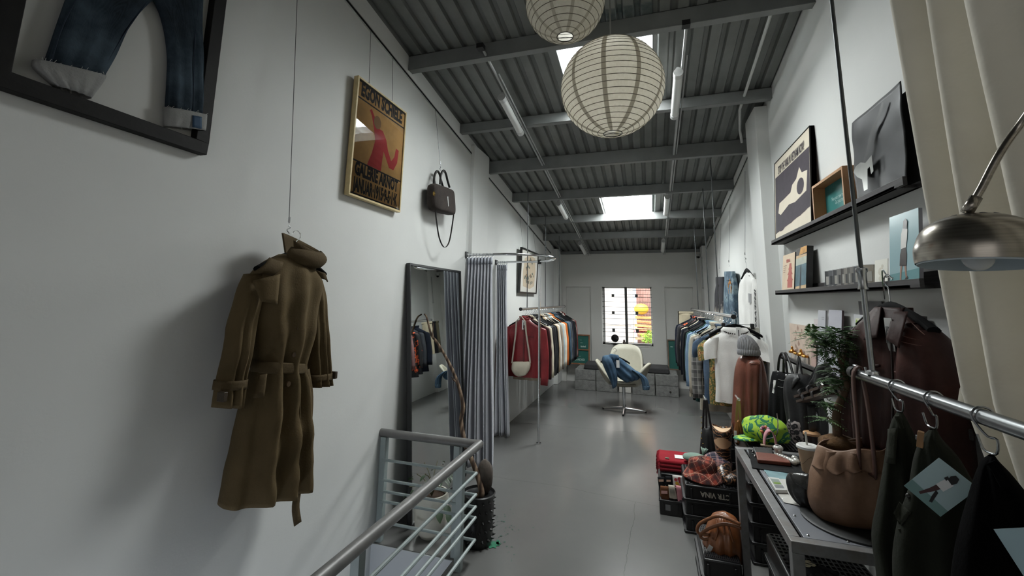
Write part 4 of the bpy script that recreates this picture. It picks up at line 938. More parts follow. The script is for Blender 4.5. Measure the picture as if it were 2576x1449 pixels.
# ================================================================== window end: bench, chair, boards
def concrete_mat():
    t = NT('breeze_block'); c = t.ramp(t.noise(14, 5, .65), [(.25, '565755'), (.5, '717270'), (.75, '868784')]); sp = t.ramp(t.noise(90, 2), [(.3, (0, 0, 0, 1)), (.36, (1, 1, 1, 1))])
    t.color(t.mix(sp, '434441', c)); t.set(Roughness=.95); t.bump(t.noise(70, 4), .6, .006); return t.m
CONC = concrete_mat()
xs = [(-1.286, -.929), (-.916, -.562), (-.305, .049), (.062, .418)]; names = ('end next to the clothes rail', 'second from the clothes rail', 'just past the white block', 'end by the teal board')
k = 0
for lev in (0, 1):
    for i, (a, b) in enumerate(xs):
        yf = 7.82 - (.0 if i < 2 else .03); z0 = lev * .172
        m = MB(); n_ = .016
        m.box((a + n_, yf, z0 + .001), (b - n_, 8.50, z0 + .171)); m.box((a, yf, z0 + .001), (a + n_, yf + .12, z0 + .171)); m.box((b - n_, yf, z0 + .001), (b, yf + .12, z0 + .171))
        m.box((a, yf + .2, z0 + .001), (a + n_, 8.48, z0 + .171)); m.box((b - n_, yf + .2, z0 + .001), (b, 8.48, z0 + .171))
        bl = solo('concrete_block', m, CONC, ('lower' if lev == 0 else 'upper') + ' grey concrete bench block, ' + names[i], 'block', 'concrete bench blocks', bev=.004)
        if lev == 0 and i == 3: MB().disc((.29, yf - .001, .075), .017, (0, -1, 0)).build('bore_hole', plain('161616'), bl)
m = MB().box((-.535, 7.84, 0.001), (-.335, 8.3, .34)); solo('white_block', m, mat('c8c6c0', .8), 'plain white block between the two halves of the concrete bench', 'block', bev=.006)
CUSH = cloth('3a3a3b', .08)
for a, b, lb in ((-1.13, -.57, 'charcoal seat cushion on the bench half by the clothes rail'), (-.28, .29, 'charcoal seat cushion on the bench half by the teal board')):
    m = MB().box((a, 7.86, .345), (b, 8.34, .435)); solo('seat_cushion', m, CUSH, lb, 'cushion', 'bench cushions', bev=.018)
TEAL = mat('1c5a52', .45, 0, .06, 6); WOODF = mat('8a5c3e', .55, 0, .2, 12); PALE = plain('b9c9c2', .7)
def board(name, label, x0, x1, z0, z1, y, splits, texts, bw=.022, wood=WOODF):
    t = thing(name, label, 'sign board', ((x0 + x1) / 2, y, z0))
    fr = frame((x0, y, z0), (1, 0, 0), (0, .10, 1)); fr = (fr[0], fr[1], fr[2], V((0, -1, .1)).normalized()); w_, h_ = x1 - x0, z1 - z0
    m = MB(); zs = [0] + [s * h_ for s in splits] + [h_]
    for a, b in (((0, 0), (bw, h_)), ((w_ - bw, 0), (w_, h_))): m.fbox(fr, (a[0], a[1], -.03), (b[0], b[1], .012))
    for q in zs: q0 = min(max(q - bw / 2, 0), h_ - bw); m.fbox(fr, (bw, q0, -.03), (w_ - bw, q0 + bw, .012))
    m.build('frame', wood, t, bev=.002)
    for i in range(len(zs) - 1): MB().fbox(fr, (bw, zs[i] + bw / 2, -.028), (w_ - bw, zs[i + 1] - bw / 2, -.006)).build('panel', TEAL, t)
    m = MB()
    for s, x, z, sz, bd in texts: text_mb(m, s, (at(fr, x, z), fr[1], fr[2], fr[3]), sz, -.005, 0, bold=bd)
    m.build('lettering', PALE, t); return t
board('menu_board', 'two-panel teal board in brown wood frame at the rail end', -1.56, -1.10, .346, .90, 8.40, (.49,), [('STILFADED', .235, .085, .055, .0008), ('vintage', .26, .15, .022, 0), ('faded', .335, .33, .045, .0015), ('outlet', .30, .40, .022, 0), ('store', .285, .45, .020, 0)])
board('chalk_board', 'single teal board in weathered wood frame beside the garments', .295, .70, .346, .87, 8.40, (), [('~', .07, .40, .07, .002)], .018, mat('6e5a4a', .7))
pl = MB().box((-.475, 8.25, .346), (-.345, 8.39, .742)); pt_ = thing('speaker_stand', 'slim black plinth with ledge below the window behind the chair', 'stand', (-.41, 8.3, .346))
pl.build('column', BLACK, pt_, bev=.004); MB().box((-.50, 8.235, .742), (-.325, 8.41, .762)).build('ledge', BLACK, pt_, bev=.003); MB().box((-.345, 8.26, .44), (-.28, 8.36, .452)).build('side_ledge', BLACK, pt_, bev=.003)
m = MB(); m.lathe([(0, 0), (.028, 0), (.026, .03), (.018, .045), (.022, .06), (.012, .08), (0, .083)], 16, (-.455, 8.3, .763)); solo('figurine', m, mat('3a2f2c', .5), 'tiny dark figurine on top of the black plinth', 'figurine')
fn_ = thing('desk_fan', 'round black mini fan standing on the window sill', 'fan', (-.635, 8.53, .722)); fc = V((-.635, 8.53, .845))
m = MB(); m.tube([fc + V((.066 * cos(a), 0, .066 * sin(a))) for a in [k * pi / 14 for k in range(28)]], .006, 6, closed=True)
for k in range(24): a = k * pi / 12; m.tube([fc + V((.014 * cos(a), -.014, .014 * sin(a))), fc + V((.064 * cos(a), -.006, .064 * sin(a)))], .0022, 4)
for rr_ in (.03, .048): m.tube([fc + V((rr_ * cos(a), -.012, rr_ * sin(a))) for a in [k * pi / 12 for k in range(24)]], .002, 4, closed=True)
m.build('guard', BLACK, fn_); m = MB(); m.cyl(fc + V((0, -.018, 0)), fc + V((0, .02, 0)), .015, 12); m.disc(fc + V((0, .016, 0)), .062, (0, 1, 0)); m.build('rotor_housing', BLACK, fn_)
for k in range(5):
    a = k * 2 * pi / 5; m = MB(); u = V((cos(a), 0, sin(a))); v = V((-sin(a), 0, cos(a))); m.grid(lambda s, q: fc + u * (.012 + .045 * s) + v * (q - .5) * (.02 + .02 * s) + V((0, (q - .5) * .012, 0)), 4, 3, 0, .0015); m.build('blade', plain('202022', .4), fn_)
m = MB(); m.cyl(fc + V((0, 0, -.066)), (-.635, 8.53, .73), .005, 8); m.disc((-.635, 8.53, .728), .035); m.cyl((-.635, 8.53, .722), (-.635, 8.53, .728), .035, 20); m.build('stand', BLACK, fn_)
# ---------------- swivel lounge chair
PALEL = leather('a9a697', .5, .06); ch = thing('swivel_chair', 'pale leather swivel lounge chair with rounded winged back on chrome star base', 'chair', (-.385, 6.60, 0), -.12)
m = MB(); NU, NV_ = 96, 16
def bell(x, w_, p=4): return math.exp(-abs(x / w_) ** p)
def shellp(f, q):
    ph_ = 2 * pi * f; d = math.degrees(ph_); d = d - 360 if d > 180 else d
    back = bell(abs(d) - 180, 55, 4); arm = bell(abs(d) - 80, 30, 3)
    r_ = .235 + .075 * back + .125 * arm; h = .035 + .46 * back + .26 * arm + .0 * cos(ph_)
    # direction: f=0 is the front (-Y)
    rr_ = r_ * q ** .8; z = .395 + h * max(0, (q - .45) / .55) ** 1.5 - .035 * (1 - q * q)
    out = .10 * back * max(0, q - .5) + .05 * arm * max(0, q - .5)
    return V(((rr_ + out) * sin(ph_) * (1.08 if back > .3 else 1), -(rr_ + out) * cos(ph_), z))
m.rings([[shellp(i / NU, max(j / NV_, .01)) for i in range(NU)] for j in range(NV_ + 1)], 0, True, True); sh = m.build('shell', PALEL, ch, local=True, ang=4, solid=.034)
m = MB(); m.lathe([(.06, .335), (.15, .35), (.215, .372), (.235, .40)], 36, (0, 0, 0)); m.build('underside', leather('8f8b7c', .6, .05), ch, local=True, ang=4)
m = MB(); m.cyl((0, 0, .03), (0, 0, .35), .018, 16); m.cyl((0, 0, .16), (0, 0, .345), .023, 16); m.build('stem', CHROME, ch, local=True)
for k, a in enumerate((5, 97, 187, 277)):
    a = math.radians(a); d = V((cos(a), sin(a), 0)); m = MB(); m.tube([d * .02 + V((0, 0, .038)), d * .16 + V((0, 0, .03)), d * .30 + V((0, 0, .018))], [.020, .016, .011], 10); m.build('leg', CHROME, ch, local=True)
    m = MB(); m.cyl(d * .295 + V((0, 0, 0.0)), d * .295 + V((0, 0, .022)), .013, 10); m.build('foot', BLACK, ch, local=True)
# denim jacket thrown over it
PD = ((0, -1, 0), (0, 6.32, 0)); dj = thing('denim_jacket', 'blue denim jacket on a hanger thrown across the pale chair', 'jacket', (-.42, 6.35, .35))
def dsilo(nm, rows, yy, rp=.018, sd=1, mt=DENIM, n=(0, -1, 0), m_=36):
    m = MB(); Silo(n, prow((n, (0, yy, 0)), rows), 5, m_, (rp, 5, sd), .8).to(m, 0, True, True); m.build(nm, mt, dj, ang=4)
dsilo('body', [(1530, 893, 1552, 896, .03), (1524, 905, 1566, 905, .05), (1530, 920, 1575, 912, .055), (1543, 936, 1592, 926, .06), (1556, 950, 1606, 938, .06), (1568, 958, 1612, 947, .05), (1574, 962, 1606, 955, .03)], 6.33, .02, 2)
dsilo('sleeve', [(1516, 896, 1530, 893, .03), (1514, 908, 1541, 908, .055), (1520, 925, 1549, 928, .055), (1529, 945, 1553, 945, .05), (1537, 962, 1553, 962, .045), (1541, 978, 1551, 972, .035)], 6.27, .012, 4)
dsilo('sleeve', [(1588, 930, 1604, 934, .03), (1598, 936, 1622, 946, .045), (1609, 948, 1630, 956, .045), (1614, 962, 1633, 966, .045), (1617, 976, 1634, 977, .04)], 6.26, .012, 6)
dsilo('cuff', [(1615, 970, 1635, 971, .048), (1617, 980, 1634, 980, .046)], 6.26, .0, 6, DENIM)
dsilo('collar', [(1534, 890, 1556, 894, .035), (1531, 897, 1558, 901, .045), (1536, 904, 1552, 907, .04)], 6.31, .01, 8)
m = MB(); q = P(1554, 906, Y=6.24); m.box(q + V((-.02, -.002, -.10)), q + V((.022, 0, .0))); m.build('price_tag', WHITE_CARD, dj)
q = P(1547, 893, Y=6.36); hanger((q.x, q.y, q.z - .02), .1, 'black hanger with white hook in the denim jacket on the chair')
# cctv camera and cable duct in the corner
cc_ = thing('security_camera', 'small white dome security camera in the corner above the niche', 'camera', (.885, 8.40, 2.36))
m = MB(); m.lathe([(0, .03), (.045, .03), (.048, .0), (.04, -.02)], 20, (.885, 8.42, 2.38)); m.build('housing', plain('b9b9b6', .4), cc_)
m = MB(); m.ell((.882, 8.41, 2.365), (.034, .034, .034), 14, 8); m.build('lens_dome', plain('101012', .15), cc_); m = MB(); m.box((.895, 8.40, 2.37), (.925, 8.44, 2.41)); m.build('bracket', plain('b9b9b6', .4), cc_)
m = MB(); m.tube([(.905, 8.16, 2.33), (.905, 8.16, 1.80)], .009, 8); m.box((.89, 8.14, 1.78), (.92, 8.17, 1.80)); solo('cable_duct', m, plain('a9aaa8', .5), 'slim grey cable duct running down the corner column', 'duct')
# ================================================================== ceiling lights and lanterns
def roofpt(px, py, off): return P(px, py, N=((0, SLOPE, 1), (0, 2.728, 3.313 + off)))
LG = 'tube lights along the two cable lines'; TUBE = mat('dfe0de', .35, 0, .02)
lines = ((-1.12, [(3.17, 3.75), (5.56, 6.12), (7.42, 8.10)], 'mirror side', 2.64), (.262, [(3.16, 3.75), (5.53, 6.14), (7.40, 8.02)], 'shelf side', 2.75))
for x, segs, side, ys in lines:
    for k, (a, b) in enumerate(segs):
        za, zb = roofz(a) - .14, roofz(b) - .14
        t = thing('tube_light', ('white tube light closest to the paper lanterns, ', 'white tube light near the second skylight, ', 'white tube light by the window wall, ')[k] + side, 'light', (x, (a + b) / 2, (za + zb) / 2), 0, LG)
        MB().tube([(x, a, za), (x, b, zb)], .032, 14).build('diffuser', TUBE, t)
        for yy, s_ in ((a, 1), (b, -1)):
            z = roofz(yy) - .14; MB().tube([(x, yy, z), (x, yy + .045 * s_, z - .045 * s_ * SLOPE)], .0345, 14).build('end_cap', plain('c9cac9', .4), t)
        m = MB(); m.tube([(x + .0, a + .02, za + .036), (x + .0, b - .02, zb + .036)], .018, 8); m.build('backing_rail', plain('b5b6b5', .5), t)
    m = MB(); y0 = ys; y1 = 8.42
    m.tube([(x + .03, y0, roofz(y0) - .10), (x + .03, y1, roofz(y1) - .095)], .0105, 8); m.tube([(x + .055, y0 + .3, roofz(y0 + .3) - .10), (x + .055, y1, roofz(y1) - .095)], .006, 6)
    solo('light_conduit', m, mat('a5a7a7', .45, .2), 'grey conduit carrying the tube lights on the ' + side, 'conduit')
    m = MB(); m.box((x - .0, ys - .03, roofz(ys) - .12), (x + .05, ys + .02, roofz(ys) - .085)); solo('junction_box', m, BLACK, 'small black junction box where the tube light line starts, ' + side, 'box')
def paper_mat():
    t = NT('lantern_paper'); df = t.n('ShaderNodeBsdfDiffuse'); tl = t.n('ShaderNodeBsdfTranslucent'); mx = t.n('ShaderNodeMixShader', i_0=.78)
    c = t.ramp(t.noise(60, 4, .7), [(.3, 'e9e5da'), (.7, 'f7f4ec')]); t.l(c, df.inputs[0]); t.l(c, tl.inputs[0]); t.l(df.outputs[0], mx.inputs[1]); t.l(tl.outputs[0], mx.inputs[2]); t.l(mx.outputs[0], t.out.inputs[0]); return t.m
PAPER = paper_mat(); SEAM = NT('paper_overlap'); df = SEAM.n('ShaderNodeBsdfDiffuse', i_Color=lin('cfcabd')); tl = SEAM.n('ShaderNodeBsdfTranslucent', i_Color=lin('c3bdb0')); mx = SEAM.n('ShaderNodeMixShader', i_0=.4)
SEAM.l(df.outputs[0], mx.inputs[1]); SEAM.l(tl.outputs[0], mx.inputs[2]); SEAM.l(mx.outputs[0], SEAM.out.inputs[0])
def lantern(label, c, R_, ns, nr, hole, rot):
    c = V(c); t = thing('paper_lantern', label, 'lantern', c - V((0, 0, R_)), 0)
    tm = math.asin(hole / R_); ths = [tm + (pi - 2 * tm) * i / nr for i in range(nr + 1)]
    def rad(th): return R_
    m = MB(); rg = []
    for i in range(nr * 3 + 1):
        th = tm + (pi - 2 * tm) * i / (nr * 3); f = (i % 3) / 3; sag = 1 - .010 * sin(pi * f)
        rg.append([c + V((R_ * sag * sin(th) * cos(2 * pi * k / 60), R_ * sag * sin(th) * sin(2 * pi * k / 60), R_ * .96 * cos(th))) for k in range(60)])
    m.rings(rg); m.build('paper_shade', PAPER, t, ang=4)
    m = MB()
    for i in range(nr + 1):
        th = ths[i] + .0 ; tilt = .014
        m.tube([c + V((R_ * 1.001 * sin(th) * cos(a), R_ * 1.001 * sin(th) * sin(a), R_ * .96 * cos(th))) for a in [2 * pi * k / 48 for k in range(48)]], .0016, 4, closed=True)
    m.build('wire_ribs', mat('6f6a5c', .7), t, ang=4)
    for s_ in range(ns):
        a0 = 2 * pi * s_ / ns + rot; m = MB(); w_ = .022 * R_ / .27
        m.grid(lambda u, v: (lambda th: c + V((R_ * 1.002 * sin(th) * cos(a0 + (v - .5) * w_ / (R_ * max(.35, sin(th)))), R_ * 1.002 * sin(th) * sin(a0 + (v - .5) * w_ / (R_ * max(.35, sin(th)))), R_ * .9605 * cos(th))))(tm + (pi - 2 * tm) * u), 40, 2); m.build('paper_seam', SEAM.m, t, ang=4)
    m = MB(); zb = -R_ * .96 * cos(tm); m.tube([c + V((hole * cos(a), hole * sin(a), zb)) for a in [k * pi / 14 for k in range(28)]], .0025, 5, closed=True); m.tube([c + V((-hole * .9, .0, zb)), c + V((0, .02, zb + .01)), c + V((hole * .9, .02, zb))], .0015, 4); m.build('ring_wire', plain('2c2a26', .5), t)
    m = MB(); m.cyl(c + V((0, 0, R_ * .94)), (c.x, c.y, roofz(c.y) - .0), .004, 6); m.build('cord', plain('8a8a88'), t); return t
lantern('larger white paper lantern with torn specks, hanging lower by the skylight', P(1539, 222, Y=2.22), .272, 10, 24, .048, .25)
lantern('smaller white paper lantern hanging higher and closer than the large one', P(1421, 8, Y=2.02), .205, 10, 17, .042, .1)
# ================================================================== picture ledges on the shelf wall
LEDGE = NT('black_stained_pine'); wv = LEDGE.n('ShaderNodeTexNoise', i_Scale=4.0, i_Detail=5.0); mp = LEDGE.n('ShaderNodeMapping'); mp.inputs['Scale'].default_value = (30, 1.2, 30); LEDGE.l(LEDGE.coord(), mp.inputs[0]); LEDGE.l(mp.outputs[0], wv.inputs['Vector'])
LEDGE.color(LEDGE.ramp(wv.outputs['Fac'], [(.3, '242223'), (.7, '3d3a3b')])); LEDGE.set(Roughness=.65); LEDGE = LEDGE.m
def ledge(label, z, y0, y1, yb):
    t = thing('picture_ledge', label, 'shelf', (.96, (y0 + y1) / 2, z), 0, 'black picture ledges')
    MB().box((.915, y0, z), (XR, y1, z + .012)).build('shelf_board', LEDGE, t, bev=.001)
    MB().box((.915, y0 - .06, z), (.929, y1, z + .032)).build('front_lip', LEDGE, t, bev=.001)
    MB().box((.985, yb, z), (XR, y1, z + .062)).build('back_board', LEDGE, t, bev=.001)
    return t
S1, S2, S3 = 1.991, 1.611, 1.145
ledge('topmost black picture ledge, holding the protest poster', S1, P(2271, 455, X=.915).y + .06, 3.72, 1.55)
ledge('middle black picture ledge, holding cassettes and the big photo', S2, P(2312, 700, X=.915).y + .06, 3.72, 1.55)
ledge('lowest black picture ledge, with bags hooked below it', S3, 1.80, 3.72, 1.80)
def lean(X0, y, z, w_, h_, lean_=.12, yaw=0):
    """frame of a flat thing leaning on the shelf wall; u runs towards the camera side, normal into the room"""
    u = V((sin(yaw), -cos(yaw), 0)); v = V((lean_, 0, 1)); fr = frame((X0, y, z), u, v); n = fr[2].cross(fr[1]); n = fr[1].cross(fr[2])
    if n.x > 0: n = -n
    return (fr[0], fr[1], fr[2], n)
SHELFTOP = .012
# protest poster
yl, yr = 3.70, P(2040, 556, X=.935).y; pw = yl - yr; pz = S1 + SHELFTOP
ph = P(1945, 408, X=.955).z - pz
fr = lean(.938, yl, pz, 0, 0, .06); po = thing('framed_poster', 'cream and dark violet protest poster in black frame on the topmost ledge', 'poster', fr[0])
m = MB(); m.fbox(fr, (0, 0, -.03), (pw, ph, -.004)); 
for a, b in (((0, 0), (pw, .006)), ((0, ph - .006), (pw, ph)), ((0, 0), (.006, ph)), ((pw - .006, 0), (pw, ph))): m.fbox(fr, (a[0], a[1], -.03), (b[0], b[1], .003))
m.build('frame', BLACKWOOD, po)
VIO, CRM = mat('3a333b', .8, 0, .12, 20), mat('d9cfbd', .8, 0, .04, 8)
m = MB(); m.poly(fr, [(.006, .006), (pw - .006, .006), (pw - .006, ph - .006), (.006, ph - .006)], .0, 0)
jag = [(.02, ph * .10)]; r = random.Random(2)
for k in range(1, 16): jag.append((.02 + (pw - .04) * k / 16, ph * (.10 + .10 * (k / 16) ** 1.2) + r.uniform(-.006, .006)))
m.poly(fr, jag + [(pw - .018, ph * .20), (pw - .018, ph * .80), (.02, ph * .80)], .0008, 1)
m.poly(fr, [(pw * a, ph * b) for a, b in ((.12, .34), (.2, .30), (.45, .36), (.62, .34), (.9, .38), (.93, .58), (.80, .60), (.74, .68), (.66, .58), (.55, .55), (.5, .48), (.3, .46), (.16, .45))], .0014, 0)
m.poly(fr, [(pw * (.76 + .09 * cos(a)), ph * (.47 + .085 * sin(a))) for a in [k * pi / 8 for k in range(16)]], .002, 1)
m.build('print', [CRM, VIO], po)
m = MB(); text_mb(m, 'STOP THE WAR IN VIETNAM NOW!', (at(fr, pw / 2, ph * .855), fr[1], fr[2], fr[3]), .085, .002, 0, bold=.002, sx=.325 * pw / .60); m.build('lettering', VIO, po)
# wooden deep frame with teal card
yl, yr = P(2048, 545, X=.925).y, P(2127, 512, X=.925).y; w_ = yl - yr; h_ = P(2052, 464, X=.93).z - S1 - .012
fr = lean(.922, yl, S1 + .012, 0, 0, .02); wf_ = thing('display_box', 'deep oak box frame holding a teal card on the topmost ledge', 'frame', fr[0]); OAK = mat('a97d55', .5, 0, .18, 10); b = .014
m = MB()
for a, c in (((0, 0), (w_, b)), ((0, h_ - b), (w_, h_)), ((0, b), (b, h_ - b)), ((w_ - b, b), (w_, h_ - b))): m.fbox(fr, (a[0], a[1], -.072), (c[0], c[1], 0))
m.build('frame', OAK, wf_, bev=.001); MB().fbox(fr, (b, b, -.07), (w_ - b, h_ - b, -.06)).build('card', mat('1f6a68', .6, 0, .05, 6), wf_)
m = MB()
for s, q in (('New year, new money, same h', .53), ('Get your mind right.', .42)): text_mb(m, s, (at(fr, w_ * .54, h_ * q), fr[1], fr[2], fr[3]), .032, -.059, 0, sx=.62)
m.build('lettering', plain('a9c9c4'), wf_)
# torn metal artwork
yl, yr = P(2150, 500, X=.93).y, P(2277, 440, X=.93).y; w_ = yl - yr; h_ = P(2150, 300, X=.945).z - S1 - .012
fr = lean(.934, yl, S1 + .012, 0, 0, .05); ar = thing('metal_artwork', 'dark metal plate artwork with torn pale openings on the topmost ledge', 'artwork', fr[0])
GUN = mat('2b2c2e', .5, .45, .3, 5); m = MB(); m.grid(lambda u, v: at(fr, u * w_, v * h_, .010 * nz((u * 3, v * 3, 0), 1, 4)), 24, 24, 0, .003); m.build('plate', GUN, ar, ang=4)
def torn(pts, mi, z): m.poly(fr, [(w_ * a, h_ * c) for a, c in pts], z, mi)
m = MB(); r = random.Random(9); L_, R__ = [], []
for k in range(22):
    f = k / 21; x = .28 + .46 * f + .02 * sin(f * 9); y_ = .42 + .50 * f; wd = .012 + .03 * sin(pi * f) + r.uniform(-.008, .008); L_.append((x - wd, y_)); R__.append((x + wd, y_ - .02))
torn(L_ + R__[::-1], 1, .014); torn([(.06, .38), (.12, .43), (.24, .44), (.34, .40), (.48, .44), (.50, .26), (.45, .24), (.43, .33), (.38, .32), (.37, .22), (.36, .10), (.28, .10), (.25, .24), (.14, .30)], 0, .015)
m.build('opening', [mat('a9aaa6', .3, .5, .2, 6), BLACK], ar)
MB().fbox(fr, (w_ * .1, 0, -.045), (w_ + .06, h_ * .93, -.03)).build('backing_board', plain('1a1a1b', .6), ar)
# two books leaning
def cover(label, name, cat, xl, xr, yt, yb, X0, z0, th, base, painter, le=.10, side='1b1a1a'):
    yl, yr = P(xl, yb, X=X0).y, P(xr, yb, X=X0).y; w_ = yl - yr; h_ = P(xl, yt, X=X0 + .03).z - z0
    fr = lean(X0, yl, z0, 0, 0, le); t = thing(name, label, cat, fr[0])
    m = MB(); m.fbox(fr, (0, 0, -th), (w_, h_, -.0005)); m.build('cover' if th > .004 else 'card', plain(side, .6), t); m = MB(); mats = painter(m, fr, w_, h_); m.build('print', mats, t); return t, fr, w_, h_
def pagoda(m, fr, w_, h_):
    m.poly(fr, [(0, 0), (w_, 0), (w_, h_), (0, h_)], 0, 0); c = w_ * .66
    for k, (hw, z) in enumerate(((.26, .30), (.22, .45), (.16, .59))):
        m.poly(fr, [(c - w_ * hw, h_ * z), (c + w_ * hw, h_ * z), (c + w_ * hw * .6, h_ * (z + .07)), (c + w_ * hw * .5, h_ * (z + .15)), (c - w_ * hw * .5, h_ * (z + .15)), (c - w_ * hw * .6, h_ * (z + .07))], .0006, 1)
    m.poly(fr, [(c - w_ * .2, h_ * .12), (c + w_ * .2, h_ * .12), (c + w_ * .2, h_ * .3), (c - w_ * .2, h_ * .3)], .0006, 1)
    text_mb(m, 'BEIJING', (at(fr, w_ * .48, h_ * .82), fr[1], fr[2], fr[3]), .03, .0008, 1, bold=.001, sx=.9)
    for k in range(4): m.poly(fr, [(w_ * .08, h_ * (.70 - k * .055)), (w_ * (.35 - .03 * k), h_ * (.70 - k * .055)), (w_ * (.35 - .03 * k), h_ * (.715 - k * .055)), (w_ * .08, h_ * (.715 - k * .055))], .0006, 2)
    return [mat('d2bda4', .7, 0, .06, 10), mat('a5584e', .7, 0, .1, 20), plain('6a4a3c')]
cover('cream book with red pagoda cover on the middle ledge', 'book', 'book', 1966, 1996, 645, 722, .925, S2 + .012, .02, '', pagoda)
def sea(m, fr, w_, h_):
    m.poly(fr, [(0, 0), (w_, 0), (w_, h_), (0, h_)], 0, 0); m.poly(fr, [(0, h_ * .12), (w_, h_ * .15), (w_, h_ * .62), (0, h_ * .60)], .0005, 1); m.poly(fr, [(0, h_ * .60), (w_, h_ * .62), (w_, h_ * .78), (0, h_ * .76)], .0005, 3)
    m.poly(fr, [(0, h_ * .83), (w_, h_ * .83), (w_, h_), (0, h_)], .0005, 4); m.poly(fr, [(w_ * .3, h_ * .83), (w_, h_ * .86), (w_, h_), (w_ * .45, h_)], .0008, 5)
    m.poly(fr, [(w_ * a, h_ * b) for a, b in ((.40, .04), (.44, .04), (.47, .30), (.50, .04), (.54, .04), (.55, .40), (.53, .55), (.50, .62), (.46, .55), (.45, .40))], .001, 2); return [mat('c2a681', .6), mat('45616b', .5, 0, .35, 18), plain('141519'), mat('a9aea2', .6, 0, .15, 14), plain('2c2722'), mat('b98a4a', .6, 0, .35, 24)]
cover('tall book with a lone figure by a blue sea on the middle ledge', 'book', 'book', 1999, 2026, 628, 720, .918, S2 + .012, .035, '', sea)
# cassettes
CASE = NT('clear_plastic'); CASE.color('c9cdd0'); CASE.set(Roughness=.08, Alpha=.10); CG = 'cassettes standing on the middle ledge'
ord_ = ('first', 'second', 'third', 'fourth', 'fifth', 'sixth', 'seventh', 'eighth', 'ninth', 'tenth', 'eleventh'); cs = [(2070, 684, 714), (2080, 681, 714), (2091, 681, 713), (2101, 679, 713), (2110, 677, 712), (2118, 676, 711), (2126, 676, 710), (2133, 673, 709), (2142, 672, 708), (2151, 671, 707), (2158, 669, 706)]
cols = ('26272a', '5d5f62', '3b3d40', '8c8a86', '4b4644', 'a29c92', '6b6862', '8f8b84', '57585a', '7d7a75', '9a9080')
for k, (x, yt, yb) in enumerate(cs):
    y_ = P(x, yb, X=.925).y; h_ = .108; t = thing('cassette', ord_[k] + ' cassette from the pagoda book, upright on the middle ledge', 'cassette', (.955, y_, S2 + .012), 0, CG)
    fr = lean(.928, y_, S2 + .0125, 0, 0, .10, .55); MB().fbox(fr, (0, 0, -.016), (.068, h_, 0)).build('case', CASE.m, t)
    m = MB(); m.fbox(fr, (.004, .003, -.014), (.064, h_ - .003, -.003)); m.fbox(fr, (.012, .03, -.0029), (.056, .075, -.0022), 1); m.fbox(fr, (.02, .012, -.0029), (.05, .024, -.0022), 2); m.build('inlay_card', [plain(cols[k]), plain('1c1d20' if k % 2 else 'b5b1a8'), plain('d0cdc6')], t)
# small white print and the large photo
def sketch(m, fr, w_, h_):
    m.poly(fr, [(0, 0), (w_, 0), (w_, h_), (0, h_)], 0, 0)
    for a, b, c in ((.5, .55, .2), (.45, .3, .12), (.6, .75, .08)): m.poly(fr, [(w_ * (a + c * cos(q)), h_ * (b + c * .8 * sin(q))) for q in [k * pi / 8 for k in range(16)]], .0005, 1)
    return [plain('f2f0e6', .3), plain('cfcabc')]
cover('small white sketch card beside the big photo on the middle ledge', 'art_card', 'card', 2198, 2231, 658, 703, .925, S2 + .012, .002, '', sketch, .10, 'f0eee6')
def walker(m, fr, w_, h_, dark='38302f', shirt='e2e0dc'):
    m.poly(fr, [(0, 0), (w_, 0), (w_, h_), (0, h_)], 0, 0); m.poly(fr, [(0, 0), (w_, 0), (w_, h_ * .21), (0, h_ * .16)], .0005, 1)
    q = lambda pts, mi, z: m.poly(fr, [(w_ * a, h_ * b) for a, b in pts], z, mi)
    q([(.36, .03), (.41, .03), (.43, .16), (.46, .30), (.40, .30), (.37, .15)], 4, .0010); q([(.52, .30), (.58, .30), (.60, .18), (.62, .08), (.58, .08), (.55, .16)], 4, .0010)
    q([(.37, .27), (.60, .26), (.62, .42), (.58, .52), (.45, .52), (.39, .42)], 2, .0014); q([(.42, .50), (.60, .51), (.64, .64), (.66, .75), (.60, .80), (.50, .79), (.44, .70)], 3, .0018)
    q([(.50, .78), (.64, .76), (.66, .86), (.60, .91), (.53, .88)], 2, .0022); q([(.54, .06), (.66, .10), (.64, .12), (.54, .08)], 2, .0022)
    return [mat('9fbcc2', .22, 0, .03, 3), mat('6f989c', .22, 0, .06, 6), plain(dark, .3), plain(shirt, .3), plain('9b7c6c', .3)]
cover('large glossy photo of a person walking, standing on the middle ledge', 'photo_print', 'photo', 2237, 2312, 548, 702, .922, S2 + .012, .012, '', walker, .09, '8d8d95')
